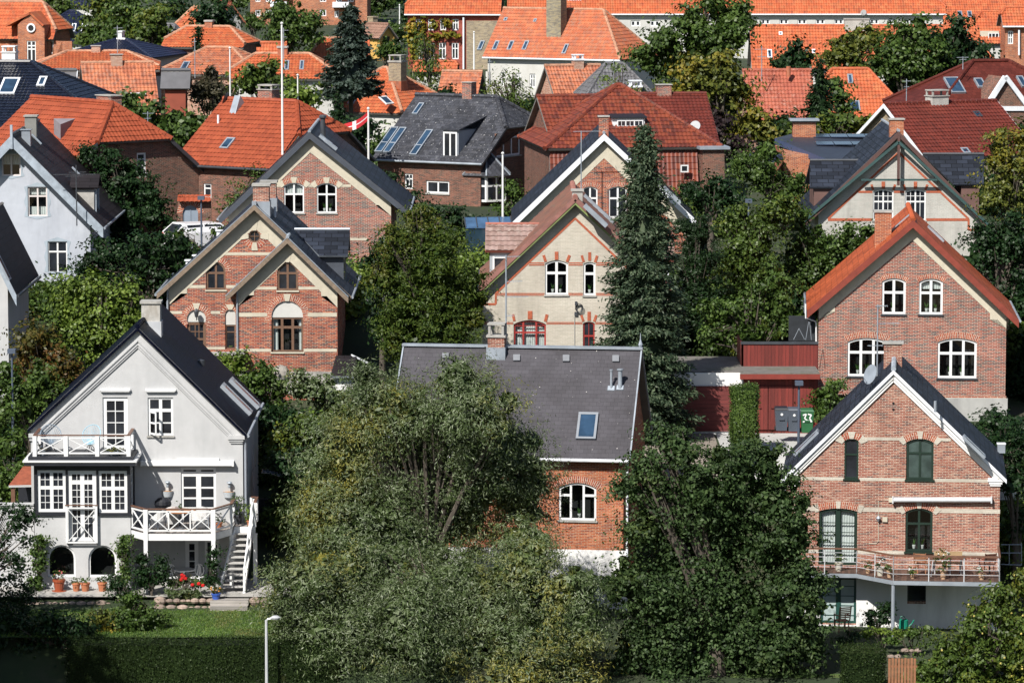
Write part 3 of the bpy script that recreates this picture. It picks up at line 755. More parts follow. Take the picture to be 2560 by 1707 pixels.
def tree(name, label, cat, Y, ls, mat='green', group=None, ldepth=.9, trunk=.2, bark=None, base=None, core=True, jit=.25, sub=0, spread=.35, bz=None, **kw):
    """ls: list of photo circles (k, x, y, r px[, ry px]) -> lobes at their real distance"""
    k0 = ls[0]; ctr = [at(c[0], c[1], c[2], Y) for c in ls]
    mx = sum(c.x for c in ctr) / len(ctr)
    bx = base if base is not None else mx
    gz = ground(bx, Y) if bz is None else bz
    o = empty(name, (bx, Y, gz), 0, label, cat, group); O = Vector((bx, Y, gz)); lobes = []
    for c, P in zip(ls, ctr):
        sc_ = 1 / OFF[c[0]][2]
        rx = c[3] * 1.13 * sc_ * (P - CAM).length / F; rz = 1.13 * (c[4] if len(c) > 4 else c[3]) * sc_ * (P - CAM).length / F
        dy = random.uniform(-1, 1) * spread * rx
        q = P - O; lobes.append(((q.x, dy + q.y, q.z), (rx, max(rx, rz) * ldepth if rx < 6 else rx * ldepth * .8, rz)))
    if sub:
        new = []
        for c, r in lobes:
            new.append((c, tuple(x * .84 for x in r)))
            for i in range(sub * 2):
                d = unit(rng.normal(size=3)); d[1] = d[1] * .8 - .15; f = rng.uniform(.24, .42)
                new.append((tuple(np.array(c) + d * np.array(r) * (1 - f * .9)), tuple(x * f for x in r)))
        lobes = new
    kw['cd'] = kw.get('cd', 3) * .9; kw['m'] = int(kw.get('m', 20) * 1.15); kw['cr'] = kw.get('cr', .4) * 1.12; V = crownleaves(lobes, **kw)
    if core:
        K = coreballs(lobes, .64, kw.get('l', .14) * 1.9, max(kw.get('w', .1), kw.get('l', .14) * .5) * 1.9); V = np.vstack([V, K])
    cr = arrmesh('crown', V, 4, LM[mat], o)
    if trunk: trunkmesh(o, (0, 0, -.3), lobes, trunk, bark or BARK)
    return o
def bush(name, label, cat, Y, ls, mat='green', group=None, **kw):
    kw.setdefault('cd', 5); kw.setdefault('m', 18); kw.setdefault('cr', .25); kw.setdefault('l', .12); kw.setdefault('w', .08)
    o = tree(name, label, cat, Y, ls, mat, group, trunk=.05, **kw)
    for c in kids(o):
        if c.name.startswith('crown'): c.name = 'foliage'
        else: c.name = 'stem'
    return o
def conifer(name, label, k, x, ytop, ybot, halfw, Y, mat='spruce', group=None, dens=1.0, tuft=1.0, l=.2, w=.055, droop=.35, bare=.0, power=.8, bz=None, core=True, lean=0):
    T = at(k, x, ytop, Y); B = at(k, x, ybot, Y); g = ground(T.x, Y) if bz is None else bz; O = Vector((B.x, Y, g)); o = empty(name, O, 0, label, 'conifer tree', group)
    sc_ = 1 / OFF[k][2]
    Rm = halfw * sc_ * (T - CAM).length / F; z1 = T.z - g; z0 = B.z - g; Hh = z1 - z0; P = []; Nn = []; D = []; br = MB()
    nb = int(Hh / .22 * 7 * dens)
    for i in range(nb):
        t = (i + rng.random()) / nb; a = rng.uniform(0, 2 * np.pi); rad = Rm * (1 - t) ** power * rng.uniform(.62, 1.12) + .12
        if rng.random() < bare: continue
        z = z0 + Hh * t; ca, sa = math.cos(a), math.sin(a)
        n = max(8, int(rad * 34 * tuft)); s = rng.uniform(.25, 1, n) ** .7 * rad
        px = ca * s + rng.normal(size=n) * .1 * (s / rad + .3) * 1.4; py = sa * s + rng.normal(size=n) * .14
        pz = z - droop * s * (1 - .35 * s / max(rad, .1)) + rng.normal(size=n) * .05 - np.abs(rng.normal(size=n)) * .1
        P.append(np.stack([px, py, pz], 1)); Nn.append(np.tile([ca * .3, sa * .3, .8], (n, 1)) + rng.normal(size=(n, 3)) * .5)
        D.append(np.tile([ca, sa, -.35], (n, 1)) + rng.normal(size=(n, 3)) * .55)
        if i % 3 == 0: br.tube([(0, 0, z), (ca * rad * .8, sa * rad * .8, z - droop * rad * .6)], [.04, .012], 0, 4, cap=False)
    V = leafquads(np.vstack(P), unit(np.vstack(Nn)), np.vstack(D), l, w)
    if core:
        cc = []; nv = 9
        for i in range(nv):
            t0, t1 = i / nv, (i + 1) / nv
            for j in range(8):
                a0, a1 = j * math.pi / 4, (j + 1) * math.pi / 4
                f = lambda t, a: (math.cos(a) * Rm * .55 * (1 - t) ** power, math.sin(a) * Rm * .55 * (1 - t) ** power, z0 + Hh * t - .2)
                cc += [f(t0, a0), f(t0, a1), f(t1, a1), f(t1, a0)]
        V = np.vstack([V, np.array(cc)])
    arrmesh('crown', V, 4, LM[mat], o); br.tube([(0, 0, -.3), (0, 0, z1 - .5)], [.22, .03], 0, 8); br.build('trunk', BARK, o)
    return o
def hedgebox(name, label, x0, x1, y0, y1, h, mat='hedge', l=.07, w=.05, dens=420, z=None, group=None, cat='hedge', bumpy=.06):
    g = ground((x0 + x1) / 2, y0) if z is None else z; O = Vector(((x0 + x1) / 2, (y0 + y1) / 2, g)); o = empty(name, O, 0, label, cat, group)
    hx, hy = (x1 - x0) / 2, (y1 - y0) / 2; P = []; Nn = []
    for (n, a0, a1, b0, b1, f) in (((0, -1, 0), -hx, hx, -.5, h, lambda a, b: (a, -hy + 0 * a, b)), ((0, 0, 1), -hx, hx, -hy, hy, lambda a, b: (a, b, h + 0 * a)), ((1, 0, 0), -hy, hy, -.5, h, lambda a, b: (hx + 0 * a, a, b)), ((-1, 0, 0), -hy, hy, -.5, h, lambda a, b: (-hx + 0 * a, a, b))):
        c = int((a1 - a0) * (b1 - b0) * dens); a = rng.uniform(a0, a1, c); b = rng.uniform(b0, b1, c); p = np.stack(f(a, b), 1)
        p += np.array(n) * (np.sin(p[:, :1] * 2.1) * .5 + np.sin(p[:, 2:] * 3.3 + p[:, :1]) * .5) * bumpy + rng.normal(size=p.shape) * .05; P.append(p); Nn.append(np.tile(n, (c, 1)) + rng.normal(size=(c, 3)) * .7)
    V = leafquads(np.vstack(P), unit(np.vstack(Nn)), rng.normal(size=(sum(map(len, P)), 3)), l, w)
    mb = MB(); mb.box(-hx + .07, hx - .07, -hy + .07, hy - .07, -.6, h - .07); cb = np.array([mb.v[i] for i in mb.l]).reshape(-1, 3)
    arrmesh('foliage', np.vstack([V, cb]), 4, LM[mat], o); return o
# ------------------------------------------------------------ camera, sun, sky
cd = bpy.data.cameras.new('camera'); co = bpy.data.objects.new('camera', cd); COL.objects.link(co)
co.location = CAM; co.rotation_euler = (R(90) - PITCH, 0, 0); cd.sensor_width = 36; cd.lens = F * 36 / 2560; cd.clip_start = 1; cd.clip_end = 5000
sc.camera = co
EL, AZ = 45.0, 30.0     # sun elevation; degrees to the left of the direction behind the camera
sv = Vector((-math.sin(R(AZ)) * math.cos(R(EL)), -math.cos(R(AZ)) * math.cos(R(EL)), math.sin(R(EL))))
sd = bpy.data.lights.new('sun', 'SUN'); sd.energy = 5.0; sd.angle = R(.5); sd.color = (1, .95, .87)
so = bpy.data.objects.new('sun', sd); COL.objects.link(so); so.rotation_euler = sv.to_track_quat('Z', 'Y').to_euler(); so.location = (0, 0, 80)
w = bpy.data.worlds.new('World'); sc.world = w; w.use_nodes = True; wt = w.node_tree
sk = wt.nodes.new('ShaderNodeTexSky'); sk.sky_type = 'NISHITA'; sk.sun_disc = False; sk.sun_elevation = R(EL); sk.sun_rotation = math.atan2(sv.x, sv.y)
sk.air_density = 1.0; sk.dust_density = 1.0
bg = wt.nodes['Background']; wt.links.new(sk.outputs[0], bg.inputs[0]); bg.inputs[1].default_value = .065
sc.view_settings.view_transform = 'Standard'; sc.view_settings.look = 'None'; sc.view_settings.gamma = 1; sc.view_settings.exposure = 0.55
sc.cycles.max_bounces = 5; sc.cycles.diffuse_bounces = 2; sc.cycles.glossy_bounces = 2; sc.cycles.transparent_max_bounces = 6; sc.cycles.transmission_bounces = 2
sc.cycles.use_denoising = True; sc.cycles.use_adaptive_sampling = True; sc.cycles.adaptive_threshold = .02

# ------------------------------------------------------------ ground
def sheet(name, xs, ys, mat, dz=0, kind='structure', zf=None):
    mb = MB(); G = [[(x, y, (zf or ground)(x, y) + dz) for x in xs] for y in ys]
    for i in range(len(ys) - 1):
        for j in range(len(xs) - 1): mb.face([G[i][j], G[i][j + 1], G[i + 1][j + 1], G[i + 1][j]], 0, sm=True)
    return tag(mb.build(name, mat), kind=kind)
m, nt, b = newmat('soil_and_grass'); cc = obj_co(nt)
c_ = ramp(nt, [(.3, (.012, .02, .007)), (.5, (.02, .035, .01)), (.7, (.045, .04, .026))], noise(nt, cc, .25, 8, .65)); nt.links.new(c_, b.inputs['Base Color']); b.inputs['Roughness'].default_value = 1
sheet('ground', [-400, -200, -100, -60, -45] + [-40 + 2 * i for i in range(41)] + [45, 60, 100, 200, 400], [60, 100, 120, 140] + [146 + 2 * i for i in range(55)] + [260, 280, 300, 340, 380, 440, 520, 700, 900, 2500], m)
# ============================================================ white rendered house, front left
PLAST = flat('grey_white_render', (.46, .465, .475), .9, .07, 2, dirt=(.33, .34, .35), dsc=.6, lo=.46, bmp=.15)
NAVY = slate('glazed_black_slate', (.003, .0045, .014), .32, .3, .4, .3, rough=.5, ms=.02)
NAVY.node_tree.nodes['Principled BSDF'].inputs['Specular IOR Level'].default_value = .06
RAILB = flat('brown_handrail', (.14, .07, .045), .5, .25, 6)
H = House('white_house', 'pale grey-white rendered gable house with dark navy roof and white timber balconies, front left', 'house', 7, 930, 965, 165)
H.win(4, 693, 1170, 866, 1523, cols=(.5,), rows=(.27, .49, .71), mw=.035, fw=.16, name='balcony_door')
w2 = H.win(4, 998, 1172, 1172, 1430, cols=(.5,), rows=(.34, ), mw=.13, fw=.09, tr=(.67,), tw=.05, sill=CONC, lab='window with its left casement ajar')
H.win(7, 1222, 112, 1462, 505, rows=(.115,), cols=(.5,), mw=.2, fw=.1, tr=(.35, .53, .7), tw=.07, name='terrace_door')


H.win(12, 1600, 68, 1718, 385, cols=(), rows=(.3, .58, .85), fw=.16, mw=.04, name='basement_door')
H.win(12, 1770, 68, 1900, 440, cols=(), rows=(), fw=.1, name='basement_door')
sw = H.spl(H.front.hit(4, 1640, 1430)[0], 1); H.sideR = sw
H.winm(2.2, 3.2, 3.0, 5.2, sw); H.winm(6.2, 3.2, 7.0, 5.2, sw)
gable(H, 4, 207, 1640, 1398, 1430, (930, 742), (930, 697), (185, 1388), (1666, 1418), 10, (PLAST, NAVY, NAVY, flat('roof_underside', (.2, .2, .2))), ov=.12, bov=.12, th=.13, barge=(.04, .1), base=-4, ridge_r=.1, ridgem=NAVY)
f = H.front
for off, ww in ((.08, .05), (.2, .035), (.28, .025)):   # raked mouldings
    mi = H.dmi(PLAST)
    for E, sg in ((H.L, 1), (H.Rr, -1)):
        d = Vector((E[0] - H.A[0], E[1] - H.A[1])).normalized(); vz = (off + .2) / abs(d.x)
        H.deco.bar(f.T(H.A[0], H.A[1] - vz, .02), f.T(E[0] + sg * .35, E[1] - vz + .33 , .02), ww, .07, mi, up=f.n)
for (x0, x1, y0, y1, pr) in ((1540, 1655, 1425, 1452, .14), (1550, 1645, 1452, 1466, .1), (1558, 1640, 1466, 1480, .06), (195, 245, 1412, 1440, .14), (200, 240, 1440, 1462, .08)):
    H.band(4, x0, x1, y0, y1, PLAST, pr=pr)
for x0, x1, y0, y1 in ((675, 883, 1112, 1124), (683, 876, 1124, 1133), (983, 1190, 1115, 1126), (990, 1183, 1126, 1134)):
    H.band(4, x0, x1, y0, y1, WHITE if y0 < 1120 else PLAST, pr=.12)
PIPE = flat('downpipe', (.3, .33, .38), .5, .1)
q = MB(); a, b = f.hit(4, 1640, 1445); q.tube([(a + .12, -.0, b), (a + .1, .1, b - .5), (a + .1, .1, -3)], .05); q.build('downpipe', PIPE, H.e)
q = MB(); a, b = f.hit(4, 1666, 1420); q.tube([(a + .06, -.1, b - .06), (a + .06, 10.1, b - .06)], .07); q.build('gutter', PIPE, H.e)
chimney(H, 4, 955, 523, 1082, 700, 2.6, .75, flat('limewashed_brick', (.45, .44, .42), .95, .25, 6, dirt=(.25, .22, .18), dsc=3, lo=.42, bmp=.5), CONC, cap=.1, flash=flat('lead_flash', (.45, .47, .5), .5, .2))
for (cx, cy) in ((1590, 1190), (1645, 1150)):
    a, b = H.sr.hit(4, cx, cy); sky2(H, H.sr, a - .45, b - .85, a + .45, b + .85, mat=flat('bright_zinc', (.5, .55, .62), .3, .1, metal=.5), hgt=.16, fr=.12)
for cx, cy in ((1357, 940),):
    a, b = H.sr.hit(4, cx, cy); q = MB(); q.lathe([(.16, -.1), (.16, .12), (.05, .16)], H.sr.T(a, b), 0, 10); q.build('roof_vent', DGREY, H.roof)
# opened casement
q = MB(); a0, b1 = f.hit(4, 1012, 1268); _, b0 = f.hit(4, 1012, 1412)
hx = Vector((.42, -.5, 0)).normalized(); z0 = Vector((a0, -.02, b0)); wd = .42; B = lambda s, z: z0 + hx * s + Vector((0, 0, z))
for s, t in (((0, 0), (wd, 0)), ((0, b1 - b0), (wd, b1 - b0)), ((0, 0), (0, b1 - b0)), ((wd, 0), (wd, b1 - b0)), ((0, (b1 - b0) / 2), (wd, (b1 - b0) / 2))): q.bar(B(*s), B(*t), .06, .06)
q.build('open_casement', WHITE, H.e, )
# wall lamps, planters, awning boxes
def cyl_on(pl, k, x0, y0, x1, y1, r, mat, name, d=.15, parent=None):
    q = MB(); p0, p1 = pl.P(k, x0, y0, d), pl.P(k, x1, y1, d); q.tube([p0, p1], r, 0, 12); return q.build(name, mat, parent)
BLKM = flat('black_painted_timber', (.015, .017, .024), .5, .3)
o = MB(); p0, p1 = f.P(7, 955, 83, .14), f.P(7, 1578, 83, .14)
o.box(p0.x, p1.x, -.26, -.003, p0.z - .09, p0.z + .09); o.box(p0.x - .02, p0.x + .05, -.28, 0.001, p0.z - .11, p0.z + .11); o.box(p1.x - .05, p1.x + .02, -.28, 0.001, p0.z - .11, p0.z + .11)
o.build('awning_box', WHITE, H.e)
o = MB(); p0, p1 = f.P(7, 1197, 57, .04), f.P(7, 1480, 57, .04); o.box(p0.x, p1.x, -.09, -.003, p0.z - .05, p0.z + .05); o.build('header_board', WHITE, H.e)
for cx, cy in ((1132, 212), (1550, 216)):
    p = f.P(7, cx, cy, .15); q = MB(); q.tube([p + Vector((0, .15, .0)), p + Vector((0, 0, .03))], .02, 0, 6); q.lathe([(.12, 0), (.1, .04), (.02, .07)], p, 0, 10); q.lathe([(.05, -.2), (.055, -.14), (.03, 0)], p, 0, 8); q.lathe([(.07, -.05), (.07, -.03)], p, 0, 8); q.build('wall_lamp', GREY, H.e)
for cx, cy in ((1130, 285), (1547, 290)):
    p = f.P(7, cx, cy, .0); o = MB(); n = 10
    prof = [(.19, -.12), (.24, .1)]
    for i in range(n):
        a0, a1 = math.pi * i / n, math.pi * (i + 1) / n
        P = lambda a, r, z: (p.x + r * math.cos(a), p.y - r * .8 * math.sin(a) - .003, p.z + z)
        o.face([P(a0, .19, -.14), P(a1, .19, -.14), P(a1, .25, .1), P(a0, .25, .1)], 0); o.face([P(a0, .25, .09), P(a1, .25, .09), (p.x, p.y - .003, p.z + .11)], 1); o.face([P(a0, .19, -.14), P(a1, .19, -.14), (p.x, p.y, p.z - .14)], 0)
    e = empty('wall_planter', H.O, 0, 'zinc half-round wall planter with orange moss, %s of the terrace door' % ('left' if cx < 1300 else 'right'), 'planter', 'wall planters on the white house')
    o.build('basket', [flat('planter_zinc', (.42, .45, .48), .5, .1), flat('dry_moss', (.4, .22, .1), .95, .4, 12)], e)
# ---------------- bay with timber windows, upper balcony on its roof
bv = -2.05
BP = H.fpl(bv); a0 = BP.hit(7, 232, 420)[0]; a1 = BP.hit(7, 882, 420)[0]; zt = BP.hit(7, 500, 92)[1]; zb = BP.hit(7, 500, 422)[1]
H.win(10, 205, 782, 658, 1440, pl=BP, cols=(.5,), rows=(.425,), mw=.14, fw=.12, tc=(.27, .73), tr=(.232, .616, .775), tw=.022, name='bay_window')
H.win(10, 1165, 792, 1622, 1452, pl=BP, cols=(.5,), rows=(.425,), mw=.14, fw=.12, tc=(.27, .73), tr=(.232, .616, .775), tw=.022, name='bay_window')
H.win(10, 685, 788, 1143, 1900, pl=BP, cols=(.5,), rows=(.17,), mw=.17, fw=.16, tc=(.31, .7), tr=(.28, .375, .47, .56, .655, .75), tw=.024, name='french_door')
m_ = MB(); fd = [BP.hit(10, 672, 1940), BP.hit(10, 1155, 1940)]
BP.facade(m_, [(a0, zb), (fd[0][0], zb), (fd[0][0], fd[0][1]), (fd[1][0], fd[0][1]), (fd[1][0], zb), (a1, zb), (a1, zt), (a0, zt)], 0)
SR = H.spl(a1, 1); SL = H.spl(a0, -1); SR.fr = H
H.winm(bv + .3, zb + .1, -.3, zt - .25, SR, cols=(.5,), rows=(.42,), tr=(.22, .6, .78), fw=.12, tw=.022, name='bay_window')
SR.facade(m_, [(bv, zb), (0, zb), (0, zt), (bv, zt)], 0); SL.facade(m_, [(0, zb), (-bv, zb), (-bv, zt), (0, zt)], 0)
m_.box(a0 - .05, fd[0][0], bv - .06, 0, zb - .09, zb - .001, 0); m_.box(fd[1][0], a1 + .05, bv - .06, 0, zb - .09, zb - .001, 0)
m_.build('bay_cladding', BLKM, H.e)
# lower bay walls need the arched openings: rebuild the basement front on the bay plane
# terrace cornice / balcony floor
zc = BP.hit(10, 900, 660)[1]
m_ = MB(); m_.box(a0 - .35, a1 + .25, bv - .35, -.004, zt, zt + .14, 0); m_.box(a0 - .4, a1 + .3, bv - .4, -.005, zt + .141, zt + .2, 1); m_.box(a0 - .2, a1 + .12, bv - .2, -.006, zt + .201, zt + .34, 0)
m_.build('balcony_floor', [BLKM, WHITE], H.e)
zf = zt + .34
def xrail(mb, p0, p1, n=1, h=1.0, rail=RAILB, post=.1, z0=.12, dbl=False, xs=1, w=.05):
    """white timber railing with crossed braces between p0 and p1 (floor points)"""
    p0, p1 = Vector(p0), Vector(p1); Z = Vector((0, 0, 1))
    for i in range(n):
        q0, q1 = p0.lerp(p1, i / n), p0.lerp(p1, (i + 1) / n); d = (q1 - q0).normalized(); q0 = q0 + d * post / 2; q1 = q1 - d * post / 2
        mb.bar(q0 + Z * z0, q1 + Z * z0, w, w * 1.2); mb.bar(q0 + Z * (h - .1), q1 + Z * (h - .1), w, w * 1.2)
        for t in (q0 + d * .03, q1 - d * .03): mb.bar(t + Z * z0, t + Z * (h - .1), w * .9)
        for j in range(xs):
            r0, r1 = q0.lerp(q1, j / xs), q0.lerp(q1, (j + 1) / xs)
            if j: mb.bar(r0 + Z * z0, r0 + Z * (h - .1), w)
            mb.bar(r0 + Z * z0, r1 + Z * (h - .1), w * .9, w * .7); mb.bar(r0 + Z * (h - .1), r1 + Z * z0, w * .95, w * .6)
ra = [(a0 + .05, -.05), (a0 + .05, bv + .02), (a1 - .05, bv + .02), (a1 - .05, -.05)]
m_ = MB(); hr = MB(); hh = BP.hit(10, 900, 238)[1] - zf
for i, (p, q_) in enumerate(zip(ra, ra[1:])):
    n = 3 if i == 1 else 1
    xrail(m_, (*p, zf), (*q_, zf), n, hh, xs=1)
    hr.bar((*p, zf + hh), (*q_, zf + hh), .13, .04)
    for j in range(n + 1):
        t = Vector((*p, zf)).lerp(Vector((*q_, zf)), j / n); m_.bar(t, t + Vector((0, 0, hh - .02)), .16 if i == 1 else .1)
m_.build('balcony_railing', WHITE, H.e); hr.build('handrail', RAILB, H.e)
# french balcony rail
fp = [BP.hit(10, 672, 1330), BP.hit(10, 1145, 1915)]
m_ = MB(); z0 = fp[1][1]; hh2 = fp[0][1] - z0
xrail(m_, (fp[0][0] - .03, bv - .14, z0 - .1), (fp[1][0] + .03, bv - .14, z0 - .1), 1, hh2 + .1)
for x in (fp[0][0], fp[1][0]): m_.box(x - .04, x + .04, bv - .17, bv, z0, z0 + hh2)
m_.build('french_balcony', WHITE, H.e)
hr = MB(); hr.box(fp[0][0] - .06, fp[1][0] + .06, bv - .19, bv - .1, z0 + hh2, z0 + hh2 + .03); hr.build('handrail', RAILB, H.e)
H.base_bay = (a0, a1, bv, zb)
# the two arched basement openings stand in the bay's base: move that part of the wall forward
MBx = MB(); P2 = H.fpl(bv + .02)
for (x0, y0, x1, y1) in ((408, 108, 655, 385), (762, 112, 1010, 388)):
    H.win(12, x0, y0, x1, y1, pl=P2, rise=.75, cols=(), rows=(), fw=.08, clear=True, name='arched_window', rec=.12)
P2.facade(MBx, [(a0, -4), (a1, -4), (a1, zb - .09), (fd[1][0], zb - .09), (fd[1][0], fd[0][1]), (fd[0][0], fd[0][1]), (fd[0][0], zb - .09), (a0, zb - .09)], 0)
MBx.box(a1 - .002, a1, bv + .02, 0, -4, zb - .09); MBx.box(a0, a0 + .002, bv + .02, 0, -4, zb - .09)
MBx.build('bay_base', PLAST, H.e)
# ---------------- terrace on posts
z0 = H.fpl(-2.9).hit(11, 700, 1085)[1]
Pt = lambda x, y, v: (H.fpl(v).hit(11, x, y)[0], v)
c0 = (a1 + .02, bv + .1); c1 = Pt(262, 1085, -2.9); c2 = Pt(1262, 1085, -2.9); c3 = Pt(1530, 1060, -1.5); c4 = Pt(1575, 1000, -.1)
landL = Pt(1575, 1030, -1.0)[0]; landR = Pt(1880, 1030, -1.1)[0]
dk = MB(); poly = [(a1 + .02, -.02), c0, c1, c2, c3, c4, (c4[0], -.02)]
dk.poly([(*p, z0) for p in poly], 0); dk.poly([(*p, z0 - .1) for p in poly], 0)
for p, q_ in ((c0, c1), (c1, c2), (c2, c3), (c3, c4)): dk.bar((*p, z0 - .14), (*q_, z0 - .14), .06, .27, 1)
dk.box(landL, landR, -1.15, .35, z0 - .02, z0 + .0, 0); dk.box(landL, landR + .02, -1.2, -1.15, z0 - .27, z0 + .003, 1)
dk.build('terrace_deck', [boards('deck_boards', (.25, .22, .2), .12), WHITE], H.e)
m_ = MB(); hr = MB(); hh = H.fpl(-2.9).hit(11, 700, 722)[1] - z0
for (p, q_, xs) in ((c0, c1, 1), (c1, c2, 3), (c2, c3, 1), (c3, c4, 1)):
    xrail(m_, (*p, z0), (*q_, z0), 1, hh, xs=xs, w=.055); hr.bar((*p, z0 + hh), (*q_, z0 + hh), .13, .04)
for p in (c1, c2): m_.box(p[0] - .09, p[0] + .09, p[1] - .07, p[1] + .07, z0 - .28, z0 + hh - .02)
for p in (c3, c4): m_.box(p[0] - .05, p[0] + .05, p[1] - .05, p[1] + .05, z0, z0 + hh - .02)
xrail(m_, (landL + .62, .3, z0), (landR, .3, z0), 1, hh); hr.bar((landL + .6, .3, z0 + hh), (landR, .3, z0 + hh), .12, .04)
xrail(m_, (landR, .3, z0), (landR, -1.1, z0), 1, hh); hr.bar((landR, .3, z0 + hh), (landR, -1.1, z0 + hh), .12, .04)
for p in ((landL + .6, .3), (landR, .3), (landR, -1.1)): m_.box(p[0] - .05, p[0] + .05, p[1] - .05, p[1] + .05, z0, z0 + hh - .02)
m_.build('terrace_railing', WHITE, H.e); hr.build('handrail', RAILB, H.e)
for p in (c1, c2, c3, (landR, -1.1)):
    q = MB(); q.box(p[0] - .08, p[0] + .08, p[1] - .08, p[1] + .08, 0.2, z0 - .28); q.build('post', WHITE, H.e)
# stairs
st = MB(); n = 11; zb0 = H.fpl(-4.2).hit(11, 1700, 1985)[1]; zb0 = .55
for i in range(n):
    t = (i + 1) / n; z = z0 - .02 - (z0 - zb0) * t * .98; v = -1.25 - 1.7 * t; xr = landR - .12 - .25 * t; xl = landL + .08 - .55 * t ** 1.3
    st.box(xl, xr, v, v + .3, z - .05, z, 0)
for (xa, xb) in ((landL + .05, landL - .5), (landR - .1, landR - .35)):
    st.bar((xa, -1.2, z0 - .15), (xb, -3.0, zb0 - .05), .06, .2, 1)
st.build('stair', [flat('grey_tread', (.42, .41, .4), .8, .2, 5), WHITE], H.e)
m_ = MB(); m_.bar((landR - .1, -1.15, z0 + hh), (landR - .33, -3.0, zb0 + hh), .05, .08)
for t in (0, .5, 1): p = Vector((landR - .1 - .23 * t, -1.15 - 1.85 * t, z0 - (z0 - zb0) * t)); m_.bar(p, p + Vector((0, 0, hh)), .09)
m_.bar((landR - .1, -1.15, z0 + .1), (landR - .33, -3.0, zb0 + hh), .06); m_.bar((landR - .1, -1.15, z0 + hh * .5), (landR - .33, -3.0, zb0 + hh * .5), .06)
m_.bar((landL + .03, -1.2, z0 - .1), (landL - .1, -1.2, .2), .12); m_.bar((landL - .4, -2.6, .3), (landL - .4, -2.6, 1.2), .09)
m_.build('stair_railing', WHITE, H.e)
H.finish('moulding')
HA = H
# ============================================================ materials shared by the brick houses
RED1 = brick('red_brick_light_mortar', [(.3, .055, .03), (.36, .08, .04), (.24, .045, .03), (.4, .12, .06), (.09, .04, .045), (.32, .07, .038), (.16, .045, .04)], (.5, .43, .34), ms=.012)
RED2 = brick('mixed_red_grey_brick', [(.29, .07, .05), (.24, .06, .045), (.1, .065, .07), (.33, .1, .07), (.14, .07, .065), (.27, .08, .06)], (.52, .46, .38), ms=.015)
RED3 = brick('salmon_brick', [(.27, .075, .05), (.33, .13, .09), (.23, .065, .045), (.13, .055, .05), (.36, .18, .13), (.28, .09, .06)], (.58, .5, .41), ms=.014, patch=(.45, .2, .13), pth=.55)
RED4 = brick('orange_brick', [(.42, .11, .045), (.47, .15, .07), (.34, .08, .035), (.4, .12, .055), (.25, .07, .045)], (.5, .38, .27), ms=.014)
DBR = brick('brown_brick', [(.19, .08, .055), (.15, .06, .045), (.22, .09, .065), (.1, .055, .045)], (.3, .25, .2), ms=.012)
SOLD = brick('soldier_brick', [(.36, .09, .05), (.3, .07, .045), (.4, .12, .07), (.24, .07, .055)], (.58, .5, .4), .3, .075, .018)
CREAM = brick('cream_painted_brick', [(.56, .52, .45), (.54, .5, .43), (.58, .54, .47), (.52, .49, .42)], (.4, .37, .31), ms=.012, mrt2=(.4, .36, .3))
GREYB = brick('grey_painted_brick', [(.5, .49, .46), (.48, .48, .45), (.52, .51, .48)], (.42, .41, .38), ms=.01)
REDLINE = flat('red_brick_line', (.38, .1, .05), .9, .3, 12)
SL_BLUE = slate('blue_black_slate', (.02, .025, .038), .6, .3, .22, .45, rough=.6, ms=.035)
SL_GREY = slate('grey_brown_slate', (.07, .067, .077), .3, .21, .82, .08, speck=(.5, .48, .46), rough=.75, ms=.01, spthr=.76)
UND = flat('soffit_grey', (.16, .15, .14), .9, .2)
WOODB = flat('brown_weathered_board', (.2, .15, .11), .8, .3, 8)
WIN_BR = flat('brown_window_frame', (.15, .085, .055), .5, .2, 8)
GRN = flat('dark_green_paint', (.012, .028, .02), .4, .2)
SLCAP = flat('white_barge', (.72, .75, .8), .5, .08, 2, dirt=(.45, .48, .52))

# ============================================================ brick house with two gables (second row, left)
H = House('brick_house', 'red brick house with twin gables, cream stone bands and round attic window, left of centre', 'house', 16, 1400, 935, 190)
f = H.front
oc = H.win(15, 1000, 705, 1140, 845, rise=9, cols=(.5,), rows=(.5,), mw=.025, fw=.12, mat=WIN_BR, name='round_window') if False else None
c = f.hit(15, 1069, 775); r = f.hit(15, 1139, 775)[0] - c[0]
circ = [(c[0] + r * math.cos(2 * math.pi * i / 24), c[1] + r * math.sin(2 * math.pi * i / 24)) for i in range(24)]; f.holes.append(circ)
q = MB()
for i in range(24):
    a, b = circ[i], circ[(i + 1) % 24]; s_ = .78; ia, ib = (c[0] + (a[0] - c[0]) * s_, c[1] + (a[1] - c[1]) * s_), (c[0] + (b[0] - c[0]) * s_, c[1] + (b[1] - c[1]) * s_)
    q.face([f.T(*a, -.04), f.T(*b, -.04), f.T(*ib, -.04), f.T(*ia, -.04)]); q.face([f.T(*ia, -.04), f.T(*ib, -.04), f.T(*ib, -.12), f.T(*ia, -.12)])
q.box(c[0] - .015, c[0] + .015, .06, .1, c[1] - r * .78, c[1] + r * .78); q.box(c[0] - r * .78, c[0] + r * .78, .062, .098, c[1] - .015, c[1] + .015)
o = q.build('round_window', WIN_BR, H.e); g_ = MB(); g_.poly([f.T(c[0] + (p[0] - c[0]) * .79, c[1] + (p[1] - c[1]) * .79, -.1) for p in circ]); g_.build('pane', GLASS, o)
mi = H.dmi(SOLD)
for i in range(24):
    a0_, a1_ = 2 * math.pi * i / 24, 2 * math.pi * (i + 1) / 24; P_ = lambda a, rr: f.T(c[0] + rr * math.cos(a), c[1] + rr * math.sin(a), .01)
    H.deco.face([P_(a0_, r), P_(a1_, r), P_(a1_, r + .27), P_(a0_, r + .27)], mi, [(0, a0_ * r), (0, a1_ * r), (.27, a1_ * r), (.27, a0_ * r)])
ki = H.dmi(SAND)
